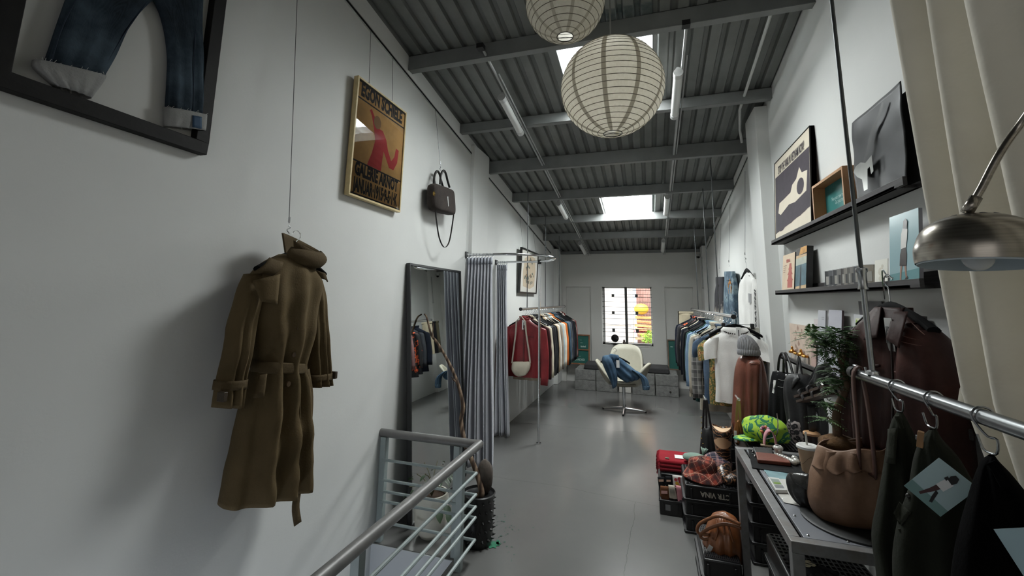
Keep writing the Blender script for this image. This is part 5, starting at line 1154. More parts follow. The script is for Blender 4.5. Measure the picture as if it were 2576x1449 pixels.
# things on the lowest ledge
z3 = S3 + .012
def blot(m, fr, w_, h_):
    m.poly(fr, [(0, 0), (w_, 0), (w_, h_), (0, h_)], 0, 0); r = random.Random(3)
    for _ in range(14): a, b = r.uniform(.08, .9), r.uniform(.15, .95); m.poly(fr, [(w_ * min(1, a + r.uniform(.02, .06) * cos(q)), h_ * min(1, b + r.uniform(.03, .1) * sin(q))) for q in [k * pi / 4 for k in range(8)]], .0005, 1)
    return [mat('c9b6a6', .7, 0, .1, 20), mat('9c8070', .7)]
cover('pinkish stained print card at the column end of the lowest ledge', 'art_card', 'card', 1988, 2042, 812, 868, .97, z3, .003, '', blot, .02, 'c9b6a6')
GLJ = NT('clear_glass'); GLJ.color('e6eae8'); GLJ.set(Roughness=.03, Alpha=.22); GOLD = metal('b07a3a', .28, .1)
for k, (x, y_, sc) in enumerate(((1992, 868, 1.), (2003, 873, .9), (2014, 876, 1.05), (2024, 880, .9))):
    q = P(x, y_, X=.952); lb = ('glass jar with bronze finial lid at the column end of the lowest ledge', 'smaller glass jar second along the lowest ledge', 'glass jar with bronze collar third along the lowest ledge', 'small glass jar next to the pale booklets')[k]
    t = thing('glass_jar', lb, 'jar', (.952, q.y, z3), 0, 'glass jars on the lowest ledge'); m = MB(); m.lathe([(0, .0), (.026 * sc, .0), (.029 * sc, .02), (.026 * sc, .042), (.018 * sc, .05)], 18, (.952, q.y, z3)); m.build('jar', GLJ.m, t, ang=4)
    m = MB(); m.lathe([(.022 * sc, .048), (.024 * sc, .058), (.012 * sc, .066), (.006 * sc, .08), (.008 * sc, .088), (0, .095)] if k % 2 == 0 else [(.022 * sc, .048), (.022 * sc, .060), (0, .062)], 18, (.952, q.y, z3)); m.build('lid', GOLD, t, ang=4)
def page(c, ink='8d8d92'):
    def f(m, fr, w_, h_):
        m.poly(fr, [(0, 0), (w_, 0), (w_, h_), (0, h_)], 0, 0)
        for k in range(2): m.poly(fr, [(w_ * .5, h_ * (.88 - .03 * k)), (w_ * .85, h_ * (.88 - .03 * k)), (w_ * .85, h_ * (.893 - .03 * k)), (w_ * .5, h_ * (.893 - .03 * k))], .0005, 1)
        return [plain(c, .5), plain(ink)]
    return f
cover('thin white patterned booklet on the lowest ledge', 'booklet', 'booklet', 2040, 2050, 800, 878, .935, z3, .006, '', page('c8bfc0'), .10, 'd8d4d6')
cover('grey booklet with small printed title on the lowest ledge', 'booklet', 'booklet', 2049, 2067, 779, 885, .93, z3, .008, '', page('aeb0b6'), .11, 'c9cace')
cover('plain grey folder standing tallest on the lowest ledge', 'folder', 'folder', 2075, 2107, 778, 893, .93, z3, .010, '', page('a9a9b2', 'a9a9b2'), .11, '5b4a50')
cover('thin pink striped leaflet between the glass jars and folder', 'booklet', 'booklet', 2037, 2049, 852, 882, .925, z3, .003, '', page('b89c94'), .05, 'b89c94')
def zine(m, fr, w_, h_):
    m.poly(fr, [(0, 0), (w_, 0), (w_, h_), (0, h_)], 0, 0); text_mb(m, 'KAI', (at(fr, w_ * .55, h_ * .62), fr[1], fr[2], fr[3]), .05, .0006, 1, sx=.8); text_mb(m, 'ENDLESS', (at(fr, w_ * .55, h_ * .48), fr[1], fr[2], fr[3]), .02, .0006, 1, sx=.8); return [plain('2f3032', .5), plain('c9c9c6')]
cover('dark grey magazine with pale title letters on the lowest ledge', 'magazine', 'magazine', 2130, 2170, 820, 915, .925, z3, .006, '', zine, .10, '2a2a2c')
def leafmag(m, fr, w_, h_):
    m.poly(fr, [(0, 0), (w_, 0), (w_, h_), (0, h_)], 0, 0); m.poly(fr, [(w_ * .08, h_ * .72), (w_ * .95, h_ * .70), (w_ * .95, h_ * .94), (w_ * .08, h_ * .95)], .0005, 1); m.poly(fr, [(w_ * (.14 + .06 * cos(q)), h_ * (.83 + .10 * sin(q))) for q in [k * pi / 8 for k in range(16)]], .0008, 2); m.poly(fr, [(0, 0), (w_, 0), (w_, h_ * .55), (0, h_ * .6)], .0005, 3); return [plain('b9bbbf', .4), plain('cfd0b8', .4), plain('7fa03c', .4), plain('4d4f54', .5)]
cover('pale magazine with green leaf motif half behind the leather jacket', 'magazine', 'magazine', 2147, 2205, 790, 905, .945, z3, .006, '', leafmag, .06, 'c0c2c6')
cover('dark slate print standing behind the leather jacket hanger', 'art_card', 'card', 2173, 2232, 758, 900, .985, z3, .004, '', page('3a3b42', '4a4b52'), .005, '33343a')
cover('brown grey framed print behind the shoulder of the leather jacket', 'picture', 'picture', 2272, 2318, 792, 930, .95, z3, .02, '', page('8a7a70', '6a5a52'), .05, '4a484a')
# ================================================================== hooks and bags below the lowest ledge
def s_hook(label, q, ln=.10, cat='hook', r=.0022, bend=.02):
    t = MB(); q = V(q)
    pts = smooth([q + V((.012, 0, .006)), q + V((0, .0, .016)), q + V((-.012, 0, .004)), q + V((-.012, -.006, -.03)), q + V((-.012, -bend, -ln + .02)), q + V((-.014, -bend * .4, -ln)), q + V((-.016, bend, -ln - .004)), q + V((-.018, bend * 1.6, -ln + .022))], 5)
    t.tube(pts, r, 6); return solo('s_hook', t, CHROME, label, 'hook', 's-hooks')
for x, y_, lb in ((1974, 868, 's-hook carrying the black tote bag under the lowest ledge'), (2010, 877, 's-hook carrying the black backpack under the lowest ledge'), (2062, 893, 's-hook carrying the strappy sandal under the lowest ledge'), (2082, 900, 's-hook carrying the black lace-up shoe under the lowest ledge')):
    q = P(x, y_, X=.915); s_hook(lb, (q.x + .004, q.y, S3 + .028), .13)
PT = ((-1, 0, 0), (.86, 0, 0)); BLKF = cloth('1a1a1c', .2); BLKN = mat('131315', .55, 0, .2, 12, .3, 90)
tb = thing('tote_bag', 'black tote bag with white stitching and long white tag', 'bag', P(1970, 1075, N=PT))
m = MB(); tbs = Silo((-.75, -.66, 0), prow(((-.75, -.66, 0), P(1965, 960, N=PT)), [(1946, 934, 1990, 940, .035), (1944, 950, 1992, 955, .05), (1940, 990, 1990, 1000, .055), (1937, 1030, 1988, 1040, .055), (1936, 1062, 1985, 1072, .045)]), 5, 36, (.010, 5, 2), .7).to(m, 0, True, True); m.build('body', BLKF, tb, ang=4)
for dy, pts_ in ((0, ((1957, 940), (1960, 905), (1968, 888), (1975, 905), (1980, 938))), (1, ((1971, 942), (1972, 905), (1976, 888), (1986, 910), (1996, 946)))):
    m = MB(); m.tube(smooth([P(a, b, X=.85 + .02 * dy) for a, b in pts_], 5), .008, 8); m.build('handle', plain('141416', .4), tb)
m = MB(); patch(m, tbs, ((1947, 956), (1953, 957), (1948, 990), (1942, 988)), .012, 1, 2); m.build('price_tag', WHITE_CARD, tb)
m = MB()
for z_ in (948, 966): m.tube(smooth([tbs.front(a, z_ + (a - 1946) * .12 + 6 * sin((a - 1946) / 40 * pi), .003) for a in range(1952, 1985, 6)], 3), .0012, 4)
m.build('stitching', plain('b9b9b4'), tb)
for a, b in ((1958, 936), (1979, 945)): m = MB(); q = P(a, b, X=.845); m.ell(q, (.01, .01, .01), 10, 6); m.build('ring', CHROME, tb)
PB2 = ((-.8, -.6, 0), P(2025, 990, X=.85)); bp2 = thing('backpack', 'large black backpack hanging under the lowest ledge behind the leopard hood', 'backpack', P(2030, 1110, N=PB2))
m = MB(); b2 = Silo(PB2[0], prow(PB2, [(1990, 940, 2022, 940, .05), (1984, 955, 2035, 950, .07), (1982, 985, 2050, 975, .085), (1985, 1020, 2062, 1010, .09), (1992, 1060, 2070, 1050, .09), (2000, 1100, 2072, 1095, .08), (2010, 1118, 2064, 1116, .05)]), 5, 40, (.014, 5, 4), .75).to(m, 0, True, True); m.build('body', BLKN, bp2, ang=4)
m = MB(); m.strap(smooth([P(a, b, X=.84) for a, b in ((2004, 942), (2006, 920), (2010, 900), (2014, 920), (2017, 945))], 5), (0, 1, 0), .022, .005); m.build('hanging_loop', plain('151517', .5), bp2)
m = MB(); m.strap(smooth([b2.front(a, b, .01) for a, b in ((2010, 948), (1995, 965), (1986, 990), (1982, 1020), (1980, 1040))], 5), (0, .7, .3), .035, .008); m.build('shoulder_strap', BLKN, bp2, ang=4)
m = MB(); patch(m, b2, ((2030, 1020), (2060, 1015), (2066, 1080), (2036, 1090)), .02, 5, 5); m.build('front_pocket', BLKN, bp2, ang=4)
m = MB(); q = b2.front(2051, 1044, .02); m.tube([q + V((.0, .022 * cos(a), .02 * sin(a))) for a in [k * pi / 6 for k in range(8)]], .004, 6); m.build('ring', CHROME, bp2)
# strappy sandal and black lace-up shoe hung by their heels
SOLE = mat('3b2a20', .6, 0, .2, 20); STRP_ = plain('27272a', .38)
def sandal(label, pts, nst, seed):
    t = thing('strappy_sandal', label, 'shoe', P(*pts[-1], X=.80)); path = [P(a, b, X=.80) for a, b in pts]
    m = MB(); m.strap(smooth(path, 5), (-.5, -.8, .2), .060, .012); m.build('sole', SOLE, t)
    sp = smooth(path, 8)
    for k in range(nst):
        i = int((k + .7) / nst * (len(sp) - 2)); p = sp[i]; d = (sp[i + 1] - sp[i]).normalized(); s_ = V((-.5, -.8, .2)); s_ = (s_ - d * s_.dot(d)).normalized(); n_ = d.cross(s_)
        if n_.z < 0: n_ = -n_
        m = MB(); sg = 1 if k % 2 else -1; m.strap(smooth([p + s_ * .030 - d * .02 * sg, p + s_ * .028 + n_ * .022 - d * .012 * sg, p + n_ * .034, p - s_ * .028 + n_ * .022 + d * .012 * sg, p - s_ * .030 + d * .02 * sg], 4), d, .034, .004); m.build('strap', STRP_, t)
    m = MB(); m.strap(smooth([sp[2], P(pts[0][0] + 22, pts[0][1] - 34, X=.82), P(pts[0][0] + 46, pts[0][1] - 80, X=.87)], 5), (-.5, -.8, .2), .03, .006); m.build('ankle_strap', STRP_, t)
    return t
sandal('dark strappy flat sandal hanging sole-down behind the bonsai leaves', ((2012, 998), (2035, 990), (2062, 980), (2090, 972)), 3, 1)
sandal('dark strappy sandal with wooden sole nearer the leather jacket', ((2018, 1010), (2045, 1002), (2075, 994), (2098, 990)), 3, 2)
m_ = thing('lace_up_shoe', 'black lace-up ankle shoe hooked under the ledge behind the bonsai', 'shoe', P(2075, 960, X=.86))
m = MB(); Silo((-.8, -.6, 0), prow(((-.8, -.6, 0), P(2070, 950, X=.86)), [(2062, 916, 2080, 914, .03), (2058, 930, 2086, 928, .045), (2052, 948, 2092, 945, .05), (2042, 962, 2095, 962, .05), (2038, 972, 2092, 976, .035)]), 4, 28, (.006, 5, 1), .75).to(m, 0, True, True); m.build('upper', plain('151517', .4), m_, ang=4)
m = MB(); m.tube(smooth([P(a, b, X=.80) for a, b in ((2064, 962), (2072, 970), (2084, 974), (2092, 970))], 4), .005, 6); m.build('welt', plain('a9a8a2', .4), m_)
for k in range(4): m = MB(); a, b = P(2064 + k * 1.5, 925 + k * 9, X=.79), P(2078 + k * 1.5, 922 + k * 9, X=.80); m.tube([a, b], .003, 5); m.build('lace', BLACK, m_)
# ================================================================== steel table with its display
RAW = NT('raw_brushed_steel'); c = RAW.ramp(RAW.noise(5, 5, .7), [(.3, '6d6c6b'), (.55, '8b8b8c'), (.75, '7a6f66')]); RAW.color(c); RAW.set(Metallic=.55, Roughness=.42); RAW = RAW.m
TX0, TX1, TY0, TY1, TZ = .435, .93, 1.815, 2.825, .75
tbl = thing('display_table', 'raw steel frame display table with grey inset top', 'table', ((TX0 + TX1) / 2, (TY0 + TY1) / 2, 0)); w_ = .038
for x in (TX0, TX1 - w_):
    for y_ in (TY0, TY1 - w_): MB().box((x, y_, 0), (x + w_, y_ + w_, TZ - w_)).build('leg', RAW, tbl, bev=.002)
for y_ in (TY0, TY1 - w_): MB().box((TX0, y_, TZ - w_), (TX1, y_ + w_, TZ)).build('top_rail', RAW, tbl, bev=.002)
for x in (TX0, TX1 - w_): MB().box((x, TY0 + w_, TZ - w_), (x + w_, TY1 - w_, TZ)).build('top_rail', RAW, tbl, bev=.002)
MB().box((TX0 + w_ + .012, TY0 + w_ + .004, TZ - .014), (TX1 - w_ - .004, TY1 - w_ - .004, TZ - .001)).build('table_top', mat('8d9096', .32, .35, .04, 5), tbl, bev=.001)
for k in range(7):
    y_ = TY0 + .06 + k * .145; m = MB(); m.ell((TX0 + w_ + .03, y_, TZ), (.005, .005, .003), 10, 6); m.build('screw', CHROME, tbl)
for x in (.62, .76): m = MB(); m.ell((x, TY0 + w_ + .02, TZ), (.005, .005, .003), 10, 6); m.build('screw', CHROME, tbl)
ZT = TZ + .001
def flat(px, py, ang, w_, d_, z=ZT):
    q = P(px, py, Z=z); return frame(q, (cos(ang), sin(ang), 0), (-sin(ang), cos(ang), 0))
def slab(name, label, cat, corners, th, m_, z=ZT, bev=.002, **kw):
    q = [P(a, b, Z=z) for a, b in corners]; m = MB(); lo = [V((p.x, p.y, z)) for p in q]; hi = [p + V((0, 0, th)) for p in lo]; m.add(lo + hi, [(3, 2, 1, 0), (4, 5, 6, 7), (0, 1, 5, 4), (1, 2, 6, 5), (2, 3, 7, 6), (3, 0, 4, 7)])
    return solo(name, m, m_, label, cat, bev=bev, **kw)
slab('display_mat', 'black felt display mat under the wallets on the table', 'mat', ((1892, 1178), (1882, 1131), (2040, 1152), (2020, 1196)), .003, cloth('1a1a1b'), bev=0)
slab('wallet', 'black leather wallet behind the brown one on the table', 'wallet', ((1901, 1148), (1894, 1130), (1943, 1133), (1946, 1152)), .014, leather('1b1b1c', .5), ZT + .004, .004)
slab('wallet', 'long brown leather wallet lying on the table', 'wallet', ((1906, 1165), (1901, 1145), (1980, 1154), (1990, 1174)), .018, leather('6b3626', .5, .12), ZT + .004, .004)
for k, (x, y_) in enumerate(((1890, 1134), (1895, 1145))):
    m = MB(); q = P(x, y_, Z=ZT + .006); m.tube([q + V((.0, -.025, .0)), q + V((.01, .0, .003)), q + V((0, .02, 0))], .003, 6); solo('silver_ring', m, CHROME, ('silver hair clip at the outer corner of the display mat', 'silver hair clip beside the brown wallet')[k], 'clip')
# marble-look beads bracelet stack
BEAD = mat('c9c8c2', .15, .3, .35, 40); t = thing('beaded_bracelet', 'shiny white marbled bead bracelet lying by the cup', 'bracelet', P(1985, 1160, Z=ZT + .01))
pts = [P(a, b, Z=ZT + .016) for a, b in ((1958, 1146), (1964, 1149), (1970, 1151), (1977, 1154), (1984, 1157), (1990, 1160), (1997, 1163), (2003, 1160), (1999, 1153))]
for p in pts: m = MB(); m.ell(p, (.016, .016, .014), 12, 8); m.build('bead', BEAD, t)
sc = thing('scrunchie', 'silver white scrunchie standing upright beside the bead bracelet', 'scrunchie', P(1959, 1150, Z=ZT + .004)); q = P(1959, 1150, Z=ZT + .004); m = MB()
m.lathe([(.018, 0), (.024, .01), (.018, .022), (.016, .03), (.023, .04), (.024, .05), (.014, .058), (.012, .056)], 18, q); m.build('ring', BEAD, sc, ang=4)
# cups
def cup(label, x, y_, zb, r0, r1, h_, body, lid, straw=None, logo=False, zz=None):
    q = P(x, y_, Z=zz or ZT); t = thing('takeaway_cup', label, 'cup', q); m = MB(); m.lathe([(0, 0), (r0, 0), (r1, h_), (r1 + .002, h_)], 28, q); m.build('cup', body, t)
    m = MB(); m.lathe([(r1 + .004, h_ - .006), (r1 + .004, h_ + .004), (r1 - .002, h_ + .009), (r1 - .01, h_ + .006), (0, h_ + .006)], 28, q); m.build('lid', lid, t)
    if straw: m = MB(); m.cyl(q + V((straw[0], straw[1], h_ * .8)), q + V((straw[0] * 1.3, straw[1] * 1.3 + .004, h_ + straw[2])), .0045, 8); m.build('straw', plain('b9b7b0', .5), t)
    if logo: m = MB(); m.tube([q + V(((r0 + .011) * cos(a) * 1.0, (r0 + .011) * sin(a), .06 + .018 * sin(a * 3))) for a in [pi * (1.0 + k * .06) for k in range(10)]], .0012, 4); m.build('logo', plain('6a4f3c'), t)
    return t
cup('tan paper cup with white lid and straw beside the brown bag', 2037, 1188, ZT, .030, .043, .115, mat('a98d72', .6, 0, .04, 10), plain('d5d4d0', .45), (.0, .006, .065), True)
cup('dark iced coffee cup with wooden lid behind the tan cup', 2046, 1140, ZT, .027, .036, .10, mat('2e1d19', .3), mat('b98d63', .6, 0, .1, 14))
cup('clear plastic cup lying behind the straw', 2062, 1142, ZT, .022, .028, .06, GLJ.m, GLJ.m)
q = P(1938, 1124, Z=ZT); hl = thing('headband', 'pink satin headband propped on the far edge of the table', 'headband', q); m = MB(); m.strap(smooth([q + V((.03 * cos(a), -.02 * sin(a) * .3, .085 * max(0, sin(a)) + .004)) for a in [pi * k / 12 for k in range(13)]], 2), (0, 1, 0), .045, .004); m.build('band', cloth('c08a90', .08, .5), hl, ang=4)
m = MB(); m.tube([q + V((-.05, -.01, .008)), q + V((-.015, -.025, .010)), q + V((.02, -.02, .008))], .006, 8); m.build('tie', cloth('b9a58e'), hl)
# cards and papers
slab('photo_print', 'blue toned photo print with dark streak flat on the table', 'photo', ((1938, 1205), (1921, 1182), (2000, 1193), (2005, 1212)), .001, mat('7fa0a6', .25, 0, .25, 9), bev=0)
pp = slab('info_sheet', 'large white information sheet under the card reader on the table', 'paper', ((1972, 1264), (1928, 1203), (1992, 1207), (2034, 1277)), .0012, plain('c9c7c1', .7), bev=0)
m = MB(); q1 = P(1997, 1248, Z=ZT + .0016); text_mb(m, 'HELLO', frame(q1, P(2008, 1268, Z=ZT) - P(1985, 1228, Z=ZT), (1, 0, 0)), .03, .0003, 0, bold=.001); m.build('lettering', plain('3a3a3c'), pp)
cr = thing('card_holder', 'white raised card holder with green picture on the table', 'holder', P(1953, 1226, Z=ZT + .0015)); cq = [P(a, b, Z=ZT + .014) for a, b in ((1951, 1233), (1931, 1200), (1960, 1204), (1981, 1234))]
lo = [V((p.x, p.y, ZT + .002)) for p in cq]; hi = [V((p.x, p.y, ZT + .016)) for p in cq]; m = MB(); m.add(lo + hi, [(3, 2, 1, 0), (4, 5, 6, 7), (0, 1, 5, 4), (1, 2, 6, 5), (2, 3, 7, 6), (3, 0, 4, 7)]); m.build('block', plain('d3d3d0', .4), cr, bev=.001)
def inner(a0, a1, b0, b1, z): f = lambda u, v: hi[0].lerp(hi[3], u).lerp(hi[1].lerp(hi[2], u), v) + V((0, 0, z)); return [f(a0, b0), f(a1, b0), f(a1, b1), f(a0, b1)]
m = MB(); m.add(inner(.12, .86, .42, .86, .0006), [(0, 1, 2, 3)], 0); m.add(inner(.12, .86, .12, .36, .0006), [(0, 1, 2, 3)], 1); m.add(inner(.2, .8, .44, .58, .0009), [(0, 1, 2, 3)], 2); m.build('print', [plain('8f9a94', .3), plain('7e8184', .3), plain('6f8f2e', .3)], cr)
# black pouch
PP = ((-.8, -.6, 0), P(2010, 1235, Z=ZT + .05)); pu = thing('pouch', 'black leather fold-over pouch standing against the brown bag', 'pouch', P(2010, 1268, Z=ZT))
m = MB(); pz_ = Silo(PP[0], prow(PP, [(1984, 1190, 2040, 1192, .018), (1982, 1205, 2042, 1212, .03), (1990, 1232, 2042, 1242, .034), (2004, 1256, 2042, 1264, .028), (2018, 1270, 2042, 1276, .018)]), 4, 28, (.006, 5, 2), .7).to(m, 0, True, True); m.build('body', leather('1f1d1c', .32), pu, ang=4)
m = MB(); patch(m, pz_, ((1986, 1190), (2040, 1194), (2040, 1238), (1996, 1212)), .008, 6, 5); m.build('flap', leather('2a2826', .3), pu, ang=4)
# round mat, big brown bag, bonsai
m = MB(); mc = P(2165, 1333, Z=ZT); m.lathe([(0, .008), (.160, .008), (.170, .004), (.170, 0)], 48, (.70, 2.03, ZT)); solo('round_mat', m, plain('131516', .5), 'black round mat under the big brown bag on the table', 'mat')
CANV = NT('brown_waxed_bag'); c = CANV.ramp(CANV.noise(7, 5, .6), [(.3, '6b4f3c'), (.7, '86664f')]); CANV.color(c); CANV.set(Roughness=.62); CANV.bump(CANV.noise(30, 4), .3, .006); CANV = CANV.m
bg = thing('leather_bag', 'big slouchy brown bag used as a planter on the table', 'bag', (.70, 2.03, ZT + .009)); nB = V((-.34, -.94, 0)).normalized(); PBG = (nB, V((.715, 2.04, ZT))); m = MB()
Silo(nB, prow(PBG, [(2092, 1298, 2205, 1322, .06), (2062, 1292, 2232, 1312, .09), (2040, 1268, 2248, 1288, .112), (2031, 1232, 2252, 1244, .12), (2036, 1190, 2248, 1196, .115), (2046, 1158, 2240, 1160, .10), (2056, 1134, 2234, 1134, .088), (2060, 1122, 2232, 1122, .084)]), 5, 64, (.014, 5, 1.5), .8, 2).to(m, 0, True); m.build('body', CANV, bg, ang=4, solid=.004)
m = MB(); cf_ = Silo(nB, prow(PBG, [(2058, 1118, 2236, 1118, .082), (2052, 1132, 2240, 1134, .098), (2045, 1156, 2244, 1162, .114), (2043, 1164, 2246, 1170, .118)]), 4, 72, (.014, 8, .4), .8, 3)
for i, rg in enumerate(cf_.rg):
    for j, p in enumerate(rg): rg[j] = p + V((0, 0, .005 * sin(5 * 2 * pi * j / 72 + 1) + .008 * nz(p, 14, 4)))
cf_.to(m); m.build('folded_top', CANV, bg, ang=4, solid=.005)
m = MB()
for k, (x, y0_, y1_) in enumerate(((-.045, .13, 0), (.05, .13, 0))): pass
m.strap(smooth([(.735, 1.955, ZT + .20), (.725, 1.89, .98), (.712, 1.855, 1.18), (.702, 1.85, 1.30), (.70, 1.85, 1.332), (.685, 1.85, 1.325), (.676, 1.855, 1.28), (.69, 1.90, 1.10), (.70, 1.945, ZT + .21)], 6), (0, 1, 0), .022, .005); m.build('shoulder_strap', leather('4a2f27', .5), bg, ang=4)
bo = thing('bonsai_tree', 'small bonsai with twisted trunk and feathery leaves in the brown bag', 'tree', (.76, 2.10, ZT + .2))
pr = lambda a, b, y_=2.15: P(a, b, Y=y_)
soil = mat('5d4327', .95, 0, .35, 50, .8, 60); m = MB(); rb_ = pr(2112, 1112); m.ell(V((rb_.x, rb_.y, ZT + .235)), (.075, .06, .04), 28, 14, 0, None, lambda d: 1 + .16 * nz(d, 9, 1)); m.build('moss_mound', soil, bo, ang=4)
BARK = mat('5a4636', .9, 0, .25, 30, .5, 60)
trunk = smooth([pr(2108, 1110), pr(2106, 1080), pr(2104, 1050), pr(2110, 1020), pr(2122, 995), pr(2130, 970), pr(2126, 945), pr(2118, 920), pr(2112, 895)], 6)
m = MB(); m.tube(trunk, [.0145 * (1 - .62 * i / len(trunk)) + .003 for i in range(len(trunk))], 10); m.build('trunk', BARK, bo, ang=4)
br = [((2118, 920), (2105, 880), (2090, 850)), ((2112, 895), (2112, 870), (2118, 848)), ((2105, 880), (2075, 862), (2045, 848)), ((2104, 1050), (2095, 1030), (2085, 1018), (2070, 1012)), ((2126, 945), (2105, 930), (2088, 925)), ((2122, 995), (2112, 975), (2100, 968)), ((2104, 1060), (2092, 1056), (2080, 1050)), ((2118, 920), (2128, 890), (2132, 868))]
for q in br: m = MB(); m.tube(smooth([pr(*x) for x in q], 4), [.005, .002], 6); m.build('branch', BARK, bo, ang=4)
FOL = mat('3c5a33', .55, 0, .4, 25); FOL2 = mat('5c7a42', .5, 0, .35, 25); r = random.Random(31)
def frond(mb, q, sz, mi):
    d = V((r.gauss(0, 1), r.gauss(0, 1), r.uniform(-.5, .5))).normalized(); s_ = d.cross(V((0, 0, 1))).normalized(); n_ = s_.cross(d)
    for k in range(7):
        f = (k + 1) / 7; p = q + d * sz * f - V((0, 0, .25 * sz * f * f))
        for sg in (-1, 1):
            e = (s_ * sg * .75 + d * .65 - V((0, 0, .15))).normalized(); l_ = sz * .5 * (1.05 - f * .7); w2 = d * l_ * .22
            mb.add([p, p + e * l_ * .5 + w2, p + e * l_, p + e * l_ * .5 - w2], [(0, 1, 2, 3)], mi)
m = MB()
for (a, b, rx, ry, n_) in ((2050, 842, 22, 10, 16), (2075, 862, 20, 14, 18), (2105, 838, 24, 12, 22), (2118, 855, 18, 14, 16), (2098, 878, 24, 14, 16), (2066, 880, 14, 10, 8), (2122, 925, 14, 26, 12), (2100, 925, 16, 12, 10), (2090, 950, 10, 8, 5), (2118, 965, 10, 10, 6), (2100, 975, 10, 6, 5), (2068, 1010, 10, 6, 4), (2084, 1020, 8, 6, 4), (2078, 1050, 8, 5, 4), (2130, 880, 12, 12, 8)):
    for _ in range(int(n_ * 1.9)): frond(m, pr(a + r.gauss(0, rx * .55), b + r.gauss(0, ry * .55), 2.15 + r.uniform(-.07, .07)), r.uniform(.045, .075), r.random() < .25)
m.build('foliage', [FOL, FOL2], bo, ang=4)
# ================================================================== crates
CRT = plain('141416', .38); CRTX = plain('b9b2a6', .6)
def crate(label, x, y_, z, w_=.40, d_=.42, h_=.10, txt=None, grid=False, group='black plastic crates', openup=False, tg=False):
    t = thing('plastic_crate', label, 'crate', (x + w_ / 2, y_ + d_ / 2, z), 0, group); m = MB(); th = .006; x1, y1, z1 = x + w_, y_ + d_, z + h_ - .001
    if openup:
        m.box((x, y_, z), (x1, y1, z + th)); m.box((x, y_, z + th), (x1, y_ + th, z1)); m.box((x, y1 - th, z + th), (x1, y1, z1)); m.box((x, y_ + th, z + th), (x + th, y1 - th, z1)); m.box((x1 - th, y_ + th, z + th), (x1, y1 - th, z1))
    else: m.box((x + .008, y_ + .008, z), (x1 - .008, y1 - .008, z1))
    m.build('body', CRT, t, bev=.008)
    m = MB(); e = .004
    zr = z1 - .016 if openup else z
    m.box((x - e, y_ - e, zr), (x1 + e, y_ + .012, zr + .016)); m.box((x - e, y1 - .012, zr), (x1 + e, y1 + e, zr + .016)); m.box((x - e, y_ + .012, zr), (x + .012, y1 - .012, zr + .016)); m.box((x1 - .012, y_ + .012, zr), (x1 + e, y1 - .012, zr + .016)); m.build('rim', CRT, t, bev=.003)
    if grid:
        m = MB(); n_ = 16
        for k in range(n_ + 1): a = x + .02 + (w_ - .04) * k / n_; m.box((a - .003, y_ + .02, z1), (a + .003, y1 - .02, z1 + .006))
        for k in range(n_ + 1): a = y_ + .02 + (d_ - .04) * k / n_; m.box((x + .02, a - .003, z1), (x1 - .02, a + .003, z1 + .005))
        m.build('base_lattice', plain('1b1b1e', .35), t)
    for k in range(2): a = x + w_ * (.12 + .66 * k); MB().box((a, y_ - .002, z + .02), (a + .012, y_ + .009, z1 - .02)).build('rib', CRT, t, bev=.002)
    if txt:
        fr = frame((x + w_ * txt[1], y_ + .0, z + h_ * .52), (-1, 0, 0), (0, 0, -1)); m = MB(); text_mb(m, txt[0], (fr[0], fr[1], fr[2], V((0, -1, 0))), txt[2], -.0065, 0, bold=.0012, sx=.9); m.build('lettering', CRTX, t)
    if tg: m = MB(); m.box((x + w_ * .25, y_ - .001, z + .035), (x + w_ * .48, y_ + .0075, z + .075)); m.build('label_plate', plain('77777a', .4), t)
    return t
# stack with the bucket hat
for k, lb in enumerate(('lowest crate of the stack under the plaid bucket hat', 'middle crate of the stack under the plaid bucket hat', 'top crate with upturned pale lettering under the plaid bucket hat')): crate(lb, .188, 3.39, k * .102, .36, .40, .102, ('CTR VINA', .55, .046) if k == 2 else None, k == 2)
# sock crate and the crates below the red scarves
crate('open crate on the floor holding folded socks', .03, 3.60, 0, .15, .20, .105, None, False, openup=True, tg=True)
for k, lb in enumerate(('lower crate below the red scarves', 'upper crate right below the red scarves')): crate(lb, .035, 3.83, k * .102, .36, .36, .102, None, k == 1)
# tall stack with the green cap
nm6 = ('lowest', 'second', 'third', 'fourth', 'fifth', 'topmost')
for k in range(6): crate(nm6[k] + ' crate in the tall stack carrying the green cap', .55, 3.14, k * .110, .36, .42, .110, ('CTR VINA', .66, .052) if k == 5 else None, k == 5)
# stack under the brown bag
crate('lower crate of the pair under the cognac bag', .225, 2.70, 0, .20, .40, .10); crate('upper ribbed crate right under the cognac bag', .225, 2.70, .102, .20, .40, .10, None, True)
# stack below the table with the gloves
for k in range(4): crate(nm6[k].replace('fourth', 'top ribbed') + ' crate of the stack standing below the steel table', .50, 2.05, k * .11, .36, .52, .11, None, k == 3)
# stack under the far garments
for k in range(3): crate(nm6[k] + ' crate of the stack below the hanging t-shirts', .50, 4.12, k * .12, .36, .42, .12, None, k == 2)
crate('spare crate standing between gold bag and jacket hem', .60, 3.62, 0, .30, .36, .30)
